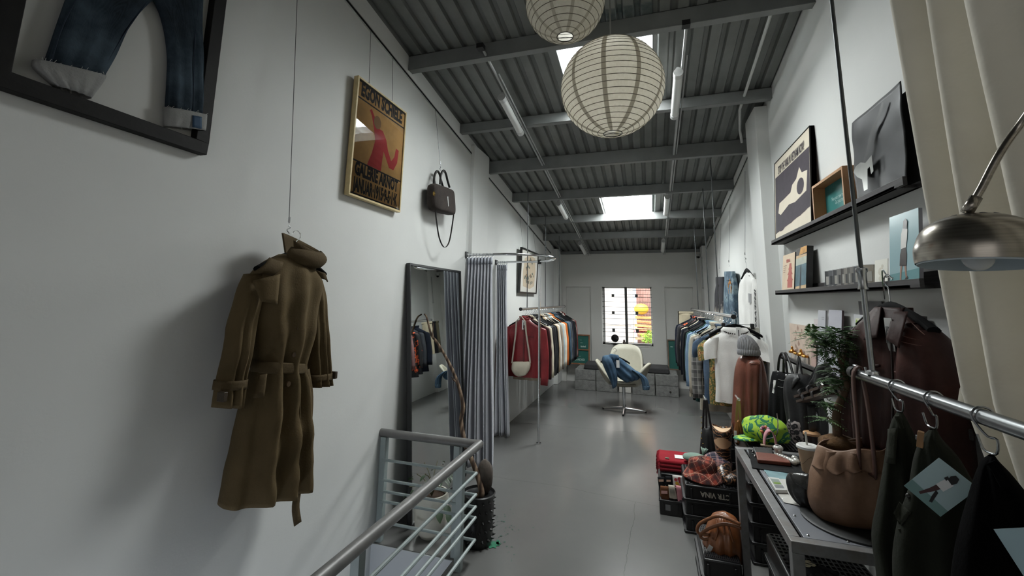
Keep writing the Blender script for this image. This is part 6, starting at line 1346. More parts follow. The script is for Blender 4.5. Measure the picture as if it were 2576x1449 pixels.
# socks
def sock(label, px, Y_, m_, lbl=None, dots=False):
    q = [P(a, b, Y=Y_) for a, b in px]; t = thing('folded_socks', label, 'socks', (q[0] + q[2]) / 2 - V((0, 0, abs(q[0].z - q[2].z) / 2)), 0, 'folded socks in the floor crate'); m = MB()
    n = V((0, -1, 0)); rows = []
    for f in (0, .12, .5, .88, 1): a = q[0].lerp(q[3], f); b = q[1].lerp(q[2], f); rows.append((a, b, .004 if f in (0,) else .012))
    s_ = Silo(n, rows, 3, 20, (.002, 4, 1), .5).to(m, 0, True, True); m.build('sock', m_, t, ang=4)
    if lbl: m = MB(); fn = lambda u, v: q[0].lerp(q[1], .12 + .7 * u).lerp(q[3].lerp(q[2], .12 + .7 * u), lbl[0] + lbl[1] * v) + V((0, -.0135, 0)); m.grid(fn, 2, 2); m.build('paper_band', plain(lbl[2], .6), t)
    if dots:
        m = MB()
        for u, v, rr_, mi in ((.3, .3, .012, 0), (.65, .22, .014, 0), (.4, .6, .013, 1), (.7, .45, .010, 0), (.55, .8, .012, 1), (.3, .85, .008, 0)):
            c_ = q[0].lerp(q[1], u).lerp(q[3].lerp(q[2], u), v) + V((0, -.0135, 0)); m.add([c_ + V((rr_ * cos(a), 0, rr_ * sin(a))) for a in [k * pi / 6 for k in range(12)]], [tuple(range(12))], mi)
        m.build('pattern', [plain('b33a44'), plain('d9b23c')], t)
BRS, GRS, PKS = cloth('6b4630'), cloth('bdb5a6'), cloth('d08f96')
sock('black folded sock with peach band at the outer corner of the crate', ((1654, 1200), (1672, 1200), (1674, 1235), (1659, 1238)), 3.74, cloth('17171a'), (.12, .16, 'c9a894')); sock('black folded sock beside the white patterned socks', ((1674, 1198), (1689, 1199), (1692, 1232), (1676, 1234)), 3.745, cloth('151518'), (.2, .14, 'c9a894'))
sock('white socks with red and yellow motifs standing in the crate', ((1691, 1195), (1718, 1198), (1719, 1228), (1694, 1226)), 3.75, plain('d9d4cf', .9), None, True); sock('brown folded socks with pale pink band in front of the black ones', ((1661, 1222), (1682, 1224), (1684, 1256), (1660, 1256)), 3.66, BRS, (.30, .22, 'd9aaa4'))
sock('pale grey folded socks with dark print between brown and pink', ((1681, 1220), (1697, 1222), (1704, 1255), (1684, 1252)), 3.655, GRS, (.25, .3, '8f8a80')); sock('rose pink folded socks at the stack side of the crate', ((1700, 1221), (1719, 1224), (1720, 1262), (1705, 1260)), 3.65, PKS)
# red scarves
for k in range(3):
    t = thing('folded_scarf', ('lowest', 'middle', 'topmost')[k] + ' folded red fringed scarf in the pile on the crate', 'scarf', (.20, 4.0, .212 + k * .028), 0, 'red scarves'); m = MB(); z = .2125 + k * .029
    m.grid(lambda u, v: V((.04 + .32 * u + .004 * sin(v * 7 + k), 3.85 + .26 * v, z + .026 + .005 * nz((u * 3, v * 3, k), 1, 2))), 12, 10, 0, .024); m.build('cloth', cloth(('741a24', '7d1c26', '8a1d28')[k], .08), t, ang=4)
    m = MB(); rr2 = random.Random(k)
    for j in range(20): y_ = 3.855 + .25 * j / 19; m.tube([V((.042, y_, z + .02)), V((.026, y_ + rr2.uniform(-.004, .004), z + .012)), V((.016 + rr2.uniform(-.004, .006), y_, z - .022 - rr2.uniform(0, .012)))], .0025, 4)
    m.build('fringe', cloth('8a1c28'), t, ang=4)
    if k == 2: m = MB(); m.box((.16, 3.92, z + .0295), (.225, 4.0, z + .031)); m.build('price_tag', WHITE_CARD, t); m = MB(); m.box((.085, 3.885, z + .0295), (.115, 3.915, z + .0312)); m.build('woven_label', plain('4a3a1e'), t)
# hats on the stack
TART = plaid('red_tartan', '8e3a2a', [(18, .34, .1, '241a1c', .62), (18, .06, .62, 'd9a58c', .5), (36, .10, .3, '1a1516', .4)], ('X', 'Y', 'Z'), .5)
hq = P(1768, 1232, Y=3.50); hx, hy, hz_ = .325, 3.53, .307 + .006; t = thing('bucket_hat', 'red tartan bucket hat on the lettered crate', 'hat', (hx, hy, hz_))
m = MB(); m.rings([[V((r_ * cos(a) * 1.0, r_ * sin(a) * .95, z_ + zw * sin(2 * a + .5))) for a in [2 * pi * k / 56 for k in range(56)]] for r_, z_, zw in ((.135, .006, .006), (.128, .012, .006), (.098, .062, .002))]); m.build('brim', TART, t, local=True, ang=4, solid=.004)
m = MB(); m.rings([[V((r_ * cos(a), r_ * sin(a) * .95, z_ + .006 * sin(a * 2))) for a in [2 * pi * k / 56 for k in range(56)]] for r_, z_ in ((.098, .052), (.094, .085), (.089, .112), (.08, .126), (.05, .132), (0, .134))]); m.build('crown', TART, t, local=True, ang=4)
PLD = plaid('navy_plaid', '363447', [(13, .14, .1, 'b98a86', .55), (13, .30, .55, '20202e', .5), (26, .05, .3, 'd9b5a8', .5)], ('X', 'Y', 'Z'))
cq = V((.445, 3.70, .314)); t = thing('flat_cap', 'navy and pink plaid cap behind the tartan bucket hat', 'hat', cq); m = MB()
m.ell((0, 0, .045), (.105, .10, .085), 32, 16, 0, None, lambda d: 1 if d.z > -.35 else .9); m.build('crown', PLD, t, local=True, ang=4); m = MB(); m.ell((-.01, -.10, .012), (.07, .05, .010), 20, 8); m.build('peak', PLD, t, local=True, ang=4)
q = P(1748, 1152, Y=3.82); t = thing('knit_hat', 'sage green knit hat with tassel lying on the red scarves', 'hat', (.30, 3.88, .305)); m = MB(); SG = cloth('7f958a', .1)
m.ell((0, 0, .03), (.085, .06, .032), 24, 12, 0, None, lambda d: 1 + .1 * nz(d, 2, 3)); m.build('crown', SG, t, local=True, ang=4); m = MB(); rr2 = random.Random(4)
for k in range(12): a = k * pi / 6; m.tube([V((.07, .03, .045)), V((.085 + .025 * cos(a), .04 + .02 * sin(a), .085 + .02 * rr2.random()))], .004, 5)
m.build('tassel', cloth('8fa398'), t, local=True, ang=4)
# cowboy boots
TOOL = NT('tooled_leather'); vo = TOOL.n('ShaderNodeTexWave', wave_type='RINGS', i_Scale=13.0, i_Distortion=18.0, i_Detail=3.0); TOOL.l(TOOL.coord(), vo.inputs['Vector']); zz = TOOL.xyz()[2]
TOOL.color(TOOL.ramp(vo.outputs['Fac'], [(.62, '1a1412'), (.72, '1a1412'), (.78, '6b4a33'), (1, '94694a')])); TOOL.set(Roughness=.35); TOOL.bump(vo.outputs['Fac'], .3, .003)
def boot(label, loc, rz, shaft):
    t = thing('cowboy_boot', label, 'boot', loc, rz); m = MB(); R_ = []
    secs = [(.0, -.16, .032, .030, 0), (.0, -.10, .045, .045, .028), (.0, -.03, .050, .055, .055), (.0, .02, .052, .060, .10)]
    # foot: loft from toe (-y) to ankle, then up the shaft
    path = [((0, -.215, .022), (.012, .016), 90), ((0, -.19, .028), (.030, .024), 90), ((0, -.13, .038), (.046, .034), 85), ((0, -.06, .055), (.048, .048), 65), ((0, -.015, .085), (.048, .062), 40), ((0, .01, .125), (.048, .066), 10), ((0, .015, .18), (.054, .068), 0), ((0, .015, .25), (.062, .074), 0), ((0, .012, .31), (.066, .080), 0)] 
    for c_, (a, b), tilt in path:
        q = Matrix.Rotation(math.radians(tilt), 3, 'X'); R_.append([V(c_) + q @ V((a * cos(x), b * sin(x), .014 * cos(2 * x) * (c_[2] > .3))) for x in [2 * pi * k / 28 for k in range(28)]])
    m.rings(R_, 0, True, True, False); m.build('upper', TOOL.m, t, local=True, ang=4, solid=.004)
    top = R_[-1]; m.rings([[p * 1.0 + V((0, 0, .001)) for p in top], [V((p.x * .93, .012 + (p.y - .012) * .93, p.z - .02)) for p in top], [V((p.x * .9, .012 + (p.y - .012) * .9, p.z - .12)) for p in top]]); m.build('lining', mat('d9b490', .6), t, local=True, ang=4)
    m = MB(); m.add([V((p.x * .92, .012 + (p.y - .012) * .92, p.z - .012 - .02 * max(0, -p.y * 10) * 0)) for p in top], [tuple(range(28))]); m.build('card_insert', mat('e0c09c', .7), t, local=True)
    m = MB(); m.box((-.032, .0, 0), (.032, .062, .045)); m.build('heel', plain('171310', .5), t, local=True, bev=.004); m = MB(); m.grid(lambda u, v: V(((v - .5) * .085 * sin(pi * min(1, .15 + u * .85)) ** .6, -.21 + .22 * u, .008 + .03 * max(0, u - .6))), 12, 4, 0, .008); m.build('sole', plain('1d1612', .5), t, local=True)
    m = MB(); m.strap([V((.066, .012, .27)), V((.072, .012, .31)), V((.070, .012, .352)), V((.063, .012, .31))], (0, 1, 0), .016, .002); m.build('pull_strap', plain('c9c7c0'), t, local=True); return t
boot('dark tooled cowboy boot with cream lining standing behind its mate', (.49, 3.70, .3125), -.15, 1); boot('tooled cowboy boot with toe beside the tartan hat', (.635, 3.58, .3125), -.95, 1)
# green camouflage cap
GC = NT('lime_leaf_print'); n1 = GC.noise(10, 2, .5, None, 2.0); GC.color(GC.ramp(n1, [(0, '9fc63a'), (.46, '9fc63a'), (.47, '1f6b4a'), (.60, '1f6b4a'), (.61, '8fbf34'), (.68, '7fb52e'), (.69, '2c7a4c')], True)); GC.set(Roughness=.8); GC = GC.m
t = thing('newsboy_cap', 'lime green leaf print cap with beaded brooch on the tall crate stack', 'hat', (.685, 3.26, .668), -.25)
m = MB(); m.ell((0, 0, .075), (.135, .115, .09), 36, 18, 0, None, lambda d: (1 + .16 * nz(d, 1.6, 1) + .05 * nz(d, 5, 2)) * (1 if d.z > -.6 else .92)); m.build('crown', GC, t, local=True, ang=4)
m = MB(); m.ell((-.10, -.05, .022), (.085, .07, .014), 24, 8, 0, Matrix.Rotation(-.12, 3, 'Y')); m.build('peak', GC, t, local=True, ang=4)
m = MB(); rr2 = random.Random(8)
for k in range(9): a = k * .7; m.ell((.005 + .02 * cos(a), -.112 - .004 * (k % 2), .10 + .02 * sin(a)), (.011, .010, .011), 8, 6, k % 3)
m.build('brooch', [plain('a5586a', .3), plain('c9a0b4', .3), plain('d98a5a', .3)], t, local=True, ang=4)
LEO = NT('leopard_print'); vo = LEO.n('ShaderNodeTexVoronoi', i_Scale=42.0); LEO.l(LEO.coord(), vo.inputs['Vector']); LEO.color(LEO.ramp(vo.outputs['Distance'], [(0, '6a6064'), (.22, '6a6064'), (.26, '141214'), (.56, '141214'), (.62, '8d8582'), (1, '9a928e')])); LEO.set(Roughness=.85)
PL = ((-.6, -.8, 0), (.86, 2.96, .75)); t = thing('leopard_hood', 'leopard print hood with small ears draped on the tall crate stack', 'hat', (.86, 3.05, .668)); m = MB()
Silo(PL[0], prow(PL, [(1998, 1042, 2014, 1046, .02), (1986, 1056, 2030, 1058, .06), (1984, 1072, 2042, 1075, .07), (1992, 1092, 2056, 1098, .07), (2004, 1112, 2066, 1118, .06)]), 5, 32, (.008, 4, 2), .8).to(m, 0, True, True); m.build('hood', LEO.m, t, ang=4)
for a, b in ((1990, 1056), (2005, 1042)): m = MB(); m.ell(P(a, b, N=PL), (.014, .012, .02), 12, 8); m.build('ear', LEO.m, t, ang=4)
m = MB(); rr2 = smooth([P(a, b, N=PL) + V((-.06, -.06, 0)) for a, b in ((1976, 1036), (1979, 1060), (1976, 1088), (1966, 1096), (1950, 1100))], 5); m.tube(rr2, .003, 5); m.build('bead_chain', CHROME, tb)
# cognac bag
COG = NT('cognac_leather'); COG.color(COG.ramp(COG.noise(6, 5), [(.3, '6e3f22'), (.7, '935a33')])); COG.set(Roughness=.34, Coat_Weight=.2); COG.bump(COG.noise(18, 4), .4, .006); COG = COG.m
PG = ((-.25, -.97, 0), (.36, 2.86, .3)); t = thing('handbag', 'glossy cognac leather gathered handbag on the crates beside the table leg', 'handbag', (.34, 2.88, .209)); m = MB()
cgs = Silo(PG[0], prow(PG, [(1792, 1292, 1826, 1288, .02), (1782, 1308, 1850, 1304, .055), (1772, 1335, 1862, 1330, .085), (1768, 1362, 1868, 1360, .095), (1776, 1384, 1868, 1392, .085), (1800, 1402, 1868, 1416, .05)]), 5, 40, (.018, 7, 3), .75).to(m, 0, True, True); m.build('body', COG, t, ang=4)
for q in (((1790, 1330), (1762, 1325), (1764, 1305), (1790, 1290), (1812, 1284), (1840, 1292), (1866, 1304)), ((1800, 1338), (1776, 1340), (1768, 1330), (1790, 1314), (1820, 1304), (1845, 1306), (1868, 1314))):
    m = MB(); m.tube(smooth([P(a, b, N=PG) + V((-.02, -.075, 0)) for a, b in q], 6), .0085, 9); m.build('handle', leather('7d4d2c', .4, .1), t, ang=4)
m = MB(); m.strap([P(1788, 1350, N=PG) + V((-.01, -.10, 0)), P(1778, 1368, N=PG) + V((-.01, -.105, 0)), P(1769, 1388, N=PG) + V((-.01, -.10, 0))], (1, 0, .3), .022, .001); m.build('price_tag', WHITE_CARD, t)
for q in (((1800, 1300), (1806, 1330), (1800, 1360)), ((1826, 1300), (1836, 1335), (1845, 1365)), ((1815, 1296), (1820, 1320), (1822, 1345))): m = MB(); m.tube(smooth([cgs.front(a, b, .0) for a, b in q], 5), .005, 6); m.build('gather_pleat', COG, t, ang=4)
# gloves on the crates below the table
GV = cloth('2b2b2d', .12)
for k, (x, y_, lb) in enumerate(((.60, 2.25, 'grey black knit glove with cream lettering on the crate below the table'),)):
    t = thing('glove', lb, 'glove', (x, y_, .448), .5); m = MB(); m.ell((0, 0, .014), (.05, .062, .014), 20, 8, 0, None, lambda d: 1); m.build('palm', GV, t, local=True, ang=4)
    for j, (fx_, ln) in enumerate(((-.036, .06), (-.012, .075), (.012, .07), (.036, .055))): m = MB(); m.tube(smooth([(fx_, -.045, .014), (fx_ * 1.15, -.045 - ln * .5, .015), (fx_ * 1.25, -.045 - ln, .012)], 4), [.0115, .009], 8); m.build('finger', GV, t, local=True, ang=4)
    m = MB(); m.tube(smooth([(.045, .0, .014), (.07, -.03, .014), (.078, -.055, .012)], 4), [.012, .009], 8); m.build('thumb', GV, t, local=True, ang=4); m = MB(); m.ell((0, .075, .014), (.042, .03, .014), 16, 8); m.build('cuff', GV, t, local=True, ang=4)
    m = MB(); text_mb(m, 'SS', (V((0, .01, .0295)), V((-1, 0, 0)), V((0, -1, 0)), V((0, 0, 1))), .055, 0, 0, bold=.003); m.build('lettering', plain('c9bd9f'), t, local=True)
# bags on the low hooks near the jackets
PS = ((-.2, -1, 0), (.50, 4.0, .4)); t = thing('shoulder_bag', 'black studded shoulder bag hanging below the hanging t-shirts', 'bag', P(1785, 1165, N=PS)); m = MB()
Silo(PS[0], prow(PS, [(1768, 1075, 1788, 1075, .03), (1764, 1090, 1796, 1092, .05), (1761, 1120, 1800, 1122, .06), (1760, 1150, 1802, 1155, .06), (1762, 1165, 1798, 1168, .04)]), 4, 32, (.01, 5, 2), .75).to(m, 0, True, True); m.build('body', BLKN, t, ang=4)
for q in (((1768, 1080), (1769, 1040), (1771, 1005)), ((1776, 1080), (1776, 1040), (1774, 1005)), ((1790, 1085), (1783, 1045), (1777, 1005))): m = MB(); m.strap(smooth([P(a, b, N=PS) + V((0, -.02, 0)) for a, b in q], 4), (1, 0, 0), .016, .004); m.build('strap', plain('17171a', .45), t)
for k in range(7): m = MB(); m.ell(P(1766 + (k > 4) * 4, 1046 + k * 13, N=PS) + V((-.01, -.055, 0)), (.005, .004, .005), 8, 6); m.build('stud', metal('c9b26a', .25), t)
PGB = ((-.3, -1, 0), (.60, 3.47, .6)); t = thing('handbag', 'slouchy gold bronze handbag hung by one strap before the chestnut jacket', 'handbag', P(1860, 1115, N=PGB)); GB = mat('7a4f22', .35, .45, .25, 9, .4, 40); m = MB()
Silo(PGB[0], prow(PGB, [(1852, 1058, 1860, 1056, .015), (1848, 1070, 1868, 1068, .03), (1846, 1090, 1872, 1088, .04), (1848, 1110, 1873, 1108, .04), (1854, 1118, 1870, 1117, .02)]), 4, 28, (.010, 5, 2), .75).to(m, 0, True, True); m.build('body', GB, t, ang=4)
m = MB(); m.strap(smooth([P(a, b, N=PGB) for a, b in ((1852, 1062), (1854, 1030), (1857, 1004), (1861, 1030), (1862, 1060))], 5), (1, 0, 0), .016, .003); m.build('strap', mat('a98d5a', .4, .3), t); m = MB(); m.box(P(1850, 1108, N=PGB) + V((-.012, -.045, -.0)), P(1850, 1108, N=PGB) + V((.004, -.043, .075))); m.build('price_tag', WHITE_CARD, t)
for lb, a, N_ in (('clear acrylic wall peg holding the gold bronze bag', (1857, 1003), PGB), ('clear acrylic peg holding the black studded bag', (1774, 1003), PS)):
    q = P(*a, N=N_); m = MB(); m.cyl(q + V((0, -.02, -.002)), q + V((.0, .10, .002)), .006, 10); m.ell(q + V((0, -.02, 0)), (.012, .005, .012), 12, 6); solo('peg', m, GLJ.m, lb, 'peg')
# ================================================================== leather jacket, near rail with trousers, lamp, drape
OXB = NT('oxblood_leather'); OXB.color(OXB.ramp(OXB.noise(5, 6, .65), [(.25, '20100e'), (.55, '341b17'), (.8, '523029')])); OXB.set(Roughness=.55); OXB.b.inputs['Specular IOR Level'].default_value = .2; OXB.bump(OXB.noise(40, 4), .25, .004); OXB = OXB.m
PJ2 = ((-1, -.12, 0), (.865, 2.1, 1.2)); lj = thing('leather_jacket', 'worn oxblood leather jacket hanging from the middle ledge', 'jacket', P(2250, 1160, N=PJ2)); m = MB()
ljs = Silo(PJ2[0], prow(PJ2, [(2212, 772, 2272, 775, .03), (2192, 800, 2300, 806, .05), (2168, 826, 2332, 838, .065), (2160, 870, 2336, 885, .075), (2162, 960, 2332, 975, .08), (2170, 1060, 2326, 1080, .08), (2176, 1116, 2318, 1145, .08)]), 5, 56, (.012, 6, 2), .75).to(m); m.build('body', OXB, lj, ang=4, solid=.004)
for rows, sd in (([(2168, 822, 2184, 818, .03), (2152, 850, 2186, 846, .05), (2141, 900, 2182, 898, .055), (2135, 960, 2176, 960, .055), (2132, 1030, 2170, 1036, .052), (2131, 1090, 2165, 1096, .048), (2132, 1145, 2160, 1150, .045)], 1), ([(2300, 812, 2336, 832, .04), (2296, 842, 2362, 866, .065), (2288, 890, 2384, 905, .072), (2281, 950, 2399, 958, .075), (2281, 1020, 2408, 1022, .075), (2290, 1095, 2418, 1090, .072), (2310, 1180, 2428, 1174, .066), (2330, 1260, 2425, 1255, .06)], 2)):
    m = MB(); q = (PJ2[0], V(PJ2[1]) + V((-.012, 0, 0))); s_ = Silo(PJ2[0], prow(q, rows), 5, 40, (.010, 4, sd), .8).to(m); m.build('sleeve', OXB, lj, ang=4, solid=.004)
    m = MB()
    for f in (.13, .17): i = int(f * len(s_.rg)) if sd == 2 else int((f - .02) * len(s_.rg)); m.tube([p + V((-.002, 0, 0)) for p in s_.rg[i][1:20]], .0014, 5)
    m.build('armhole_stitching', mat('6a4a42', .5), lj)
COLL = mat('2a1613', .62, 0, .25, 9, .2, 40, 0, 0, .15)
for q in (((2190, 790), (2219, 772), (2208, 850), (2175, 856)), ((2249, 786), (2284, 786), (2263, 876), (2231, 854))):
    m = MB()
    def cfn(u, v):
        a = V((*q[0], 0)).lerp(V((*q[1], 0)), u); b = V((*q[3], 0)).lerp(V((*q[2], 0)), u); r_ = a.lerp(b, v); return ljs.front(r_.x, r_.y, .012 + .016 * v)
    m.grid(cfn, 8, 8, 0, .004); m.build('collar', COLL, lj, ang=4)
    m = MB(); m.tube([cfn(u, .97) + V((-.002, 0, 0)) for u in (.05, .3, .6, .95)], .0013, 5); m.build('stitching', mat('7a5a50', .6), lj)
m = MB(); cc_ = P(2244, 790, N=PJ2)
m.grid(lambda u, v: cc_ + V((.05 * cos(math.radians(-100 + 200 * u)) + .005, .082 * sin(math.radians(-100 + 200 * u)), -.02 + .045 * v)), 24, 4, 0, .004); m.build('collar_stand', COLL, lj, ang=4)
m = MB(); m.strap(smooth([ljs.front(a, b, .005) for a, b in ((2240, 850), (2244, 900), (2246, 960), (2246, 1020), (2244, 1080), (2238, 1126))], 4), (0, 1, 0), .006, .005); m.build('zip', plain('1b1210', .4), lj)
for q in (((2184, 922), (2212, 920)), ((2252, 936), (2282, 950))): m = MB(); m.tube([ljs.front(a, b, .006) for a, b in q], .005, 6); m.build('pocket_welt', OXB, lj, ang=4)
q = ljs.front(2233, 800, .022); m = MB(); m.box(q + V((-.001, -.026, -.115)), q + V((.001, .026, .0))); m.build('price_tag', plain('9a9a98', .6), lj)
m = MB()
for k in range(5): m.box(q + V((-.0018, -.018 + k * .008, -.09)), q + V((-.001, -.015 + k * .008, -.03)))
m.build('tag_print', PRINT_INK, lj)
m = MB(); m.tube([ljs.front(a, b, .004) for a, b in ((2284, 802), (2298, 816), (2312, 830), (2326, 842))], .0015, 5); m.build('stitching', mat('7a5a50', .6), lj)
q = P(2240, 764, N=PJ2); hanger((q.x, q.y, q.z), pi / 2 + .12, 'broad black hanger carrying the oxblood leather jacket')
m = MB(); a = V((.918, P(2228, 712, X=.915).y, S2 + .036)); m.tube(smooth([a + V((.014, -.05, .003)), a + V((-.006, -.02, .012)), a + V((-.008, .0, .0)), a + V((-.010, .004, -.075)), V((q.x - .01, q.y + .01, q.z + .125)), V((q.x, q.y, q.z + .105))], 6), .0025, 6); solo('s_hook', m, CHROME, 'bent wire hook over the middle ledge carrying the leather jacket hanger', 'hook', 's-hooks')
# near clothes rail
BX, BZ = .70, 1.306
nr = thing('clothes_rail', 'thick steel clothes rail hanging above the table end with olive trousers', 'rail', (BX, 1.3, BZ)); MB().cyl((BX, 1.885, BZ), (BX, .15, BZ), .0175, 18).build('bar', metal('8f9294', .28), nr)
MB().cyl((BX, 1.885, BZ), (BX, 1.915, BZ), .021, 18).build('end_cap', plain('2a2b2c', .4), nr); m = MB(); m.cyl((BX, 1.80, BZ), (BX, 1.815, BZ + .03), .004, 8); m.ell((BX, 1.89, BZ + .026), (.008, .014, .004), 10, 6); m.build('set_screw', STEEL, nr)
MB().cyl((BX, 1.766, BZ), (BX, 1.766, 1.66), .0085, 12).build('lower_rod', metal('8a8d8f', .3), nr); MB().cyl((BX, 1.766, 1.62), (BX, 1.766, roofz(1.766)), .0065, 12).build('upper_rod', mat('4d5152', .45, .5), nr)
m = MB(); m.lathe([(.0085, 1.60), (.016, 1.60), (.013, 1.612), (.013, 1.655), (.017, 1.66), (.017, 1.672), (.007, 1.676)], 16, (BX, 1.766, 0)); m.build('sleeve_joint', metal('a9abad', .25), nr); m = MB(); m.lathe([(.02, BZ + .014), (.018, BZ + .024), (.0085, BZ + .028)], 16, (BX, 1.766, 0)); m.build('collar', STEEL, nr)
def big_hook(label, y_, bot):
    c = V((BX, y_, BZ)); pts = [c + V((.0215 * cos(a), 0, .0215 * sin(a))) for a in [math.radians(-60 + k * 24) for k in range(11)]]
    b = V(bot); pts += [c + V((-.016, -.004, -.016)), c.lerp(b, .5) + V((-.006, -.012, .0)), b + V((.0, -.026, .035)), b + V((0, -.020, .006)), b, b + V((.0, .022, .004)), b + V((0, .034, .03))]
    m = MB(); m.tube(smooth(pts, 3), .0026, 7); return solo('s_hook', m, metal('9b9da0', .25), label, 'hook', 's-hooks')
hk = [(1.62, P(2262, 1035, X=.70), 's-hook on the thick rail with the olive cargo trousers'), (1.445, P(2345, 1076, X=.70), 's-hook on the thick rail with the photo-clipped trousers'), (1.27, P(2492, 1140, X=.70), 's-hook on the thick rail with the black trousers')]
for y_, b, lb in hk: big_hook(lb, y_, b)
OLV = NT('olive_drab_cotton'); OLV.color(OLV.ramp(OLV.noise(4, 5), [(.3, '1d1f19'), (.7, '292b24')])); OLV.set(Roughness=.92); OLV.b.inputs['Specular IOR Level'].default_value = .12; OLV.bump(OLV.noise(16, 4), .5, .01); OLV = OLV.m; OLV2 = cloth('262820')
PP1 = ((-.45, -.9, 0), hk[0][1]); t1 = thing('cargo_trousers', 'dark olive cargo trousers hanging from the first hook of the thick rail', 'trousers', P(2255, 1440, N=PP1)); m = MB()
p1 = Silo(PP1[0], prow(PP1, [(2256, 1036, 2270, 1036, .012), (2242, 1060, 2284, 1062, .04), (2232, 1100, 2306, 1108, .05), (2222, 1170, 2334, 1180, .06), (2206, 1260, 2360, 1280, .065), (2192, 1340, 2372, 1360, .065), (2204, 1440, 2380, 1460, .07), (2212, 1560, 2390, 1580, .07)]), 5, 56, (.014, 5, 1.2), .75, 3).to(m); m.build('legs', OLV, t1, ang=4)
m = MB(); patch(m, p1, ((2236, 1080), (2258, 1076), (2254, 1168), (2232, 1165)), .01, 4, 5); m.build('side_pocket', OLV2, t1, ang=4)
m = MB(); m.tube(smooth([P(a, b, N=PP1) + V((-.03, -.05, 0)) for a, b in ((2264, 1038), (2272, 1056), (2276, 1068))], 4), .006, 6); m.build('belt_loop', OLV2, t1)
PP2 = ((-.5, -.87, 0), hk[1][1]); t2 = thing('cargo_trousers', 'olive trousers with a walking figure photo clipped to them', 'trousers', P(2350, 1440, N=PP2)); m = MB()
p2 = Silo(PP2[0], prow(PP2, [(2338, 1080, 2354, 1078, .012), (2316, 1104, 2372, 1110, .04), (2298, 1150, 2416, 1160, .05), (2284, 1230, 2462, 1240, .06), (2260, 1300, 2500, 1310, .065), (2246, 1380, 2530, 1390, .07), (2246, 1460, 2545, 1470, .07), (2250, 1560, 2560, 1580, .07)]), 5, 60, (.016, 5, 2.1), .75, 4).to(m); m.build('legs', OLV, t2, ang=4)
m = MB(); patch(m, p2, ((2262, 1262), (2294, 1290), (2270, 1322), (2248, 1290)), .01, 4, 4); m.build('pocket_flap', OLV2, t2, ang=4)
m = MB(); q = p2.front(2286, 1248, .01); m.ell(q, (.007, .007, .007), 10, 6); m.build('button', plain('15150f', .3), t2)
for a, b in ((2262, 1330), (2256, 1300)): m = MB(); q = p2.front(a, b, .008); m.tube([q, q + V((.006, -.004, -.02)), q + V((.012, 0, -.035))], .003, 6); m.build('drawcord', OLV2, t2)
PP3 = ((-.5, -.87, 0), hk[2][1]); t3 = thing('trousers', 'black trousers hanging from the last hook of the thick rail', 'trousers', P(2500, 1440, N=PP3)); m = MB(); BLT = mat('070708', .95, 0, .2, 9, .35, 140, 0, 0, .04)
Silo(PP3[0], prow(PP3, [(2486, 1146, 2502, 1146, .012), (2466, 1164, 2516, 1166, .035), (2450, 1200, 2552, 1204, .045), (2428, 1270, 2610, 1280, .055), (2404, 1360, 2660, 1370, .06), (2390, 1460, 2700, 1470, .065), (2385, 1580, 2720, 1590, .065)]), 5, 56, (.014, 5, .4), .75, 5).to(m); m.build('legs', BLT, t3, ang=4)
m = MB(); m.strap(smooth([P(a, b, N=PP3) + V((-.03, -.05, 0)) for a, b in ((2494, 1146), (2506, 1160), (2516, 1180), (2530, 1205))], 4), (1, 0, .4), .018, .003); m.build('belt_loop', BLT, t3)
def clipped(label, px, N_, ground='6f989c'):
    q = [P(a, b, N=N_) for a, b in px]; bl, br_, tl = q[3], q[2], q[0]; fr = frame(bl, br_ - bl, tl - bl); n = fr[3]
    if n.dot(CAM - bl) < 0: n = -n
    fr = (fr[0], fr[1], fr[2], n); w2, h2 = (br_ - bl).length, (tl - bl).dot(fr[2]); t = thing('photo_print', label, 'photo', bl); m = MB(); m.fbox(fr, (0, 0, -.001), (w2, h2, -.0002)); m.build('paper', plain('a9bcc0', .4), t); return t, fr, w2, h2
nP = V((-.5, -.87, 0)).normalized(); off = (nP, hk[1][1] + nP * .085)
t, fr, w2, h2 = clipped('blue photo of a walking person clipped to the olive trousers', ((2311, 1112), (2413, 1180), (2366, 1300), (2274, 1222)), off)
m = MB(); q = lambda pts, mi, z: m.poly(fr, [(w2 * a, h2 * b) for a, b in pts], z, mi)
m.poly(fr, [(0, 0), (w2, 0), (w2, h2), (0, h2)], 0, 0); q([(0, 0), (1, 0), (1, .20), (0, .24)], 1, .0004)
q([(.30, .12), (.36, .10), (.50, .36), (.56, .52), (.42, .53), (.38, .34)], 2, .0008); q([(.50, .40), (.58, .38), (.66, .12), (.60, .10), (.54, .24)], 3, .0008); q([(.40, .50), (.62, .47), (.66, .70), (.58, .78), (.46, .76), (.42, .64)], 4, .0012); q([(.48, .74), (.62, .70), (.66, .80), (.62, .90), (.52, .92), (.46, .84)], 3, .0016); q([(.40, .72), (.48, .70), (.48, .78), (.42, .80)], 3, .0016)
m.build('print', [mat('b4cdd2', .35, 0, .03, 3), mat('7a9c9a', .35, 0, .06, 5), plain('4a2c2e', .4), plain('17161a', .4), plain('f0f1f3', .4)], t)
pg = thing('clothes_peg', 'small wooden clothes peg gripping the blue photo', 'peg', P(2314, 1122, N=off)); a, b = P(2317, 1085, N=off), P(2314, 1124, N=off); ax = (b - a); m = MB(); fp = frame(a, ax, ax.cross(nP)); 
for s_ in (-.006, .004): m = MB(); m.fbox((fp[0], fp[1], fp[2], nP), (0, -.006, s_), (ax.length, .006, s_ + .006)); m.build('jaw', mat('9a7550', .6, 0, .15, 40), pg, bev=.001)
m = MB(); m.tube([at((fp[0], fp[1], fp[2], nP), ax.length * .45, k * .004 - .007, .002) for k in range(5)], .006, 8); m.build('spring', STEEL, pg)
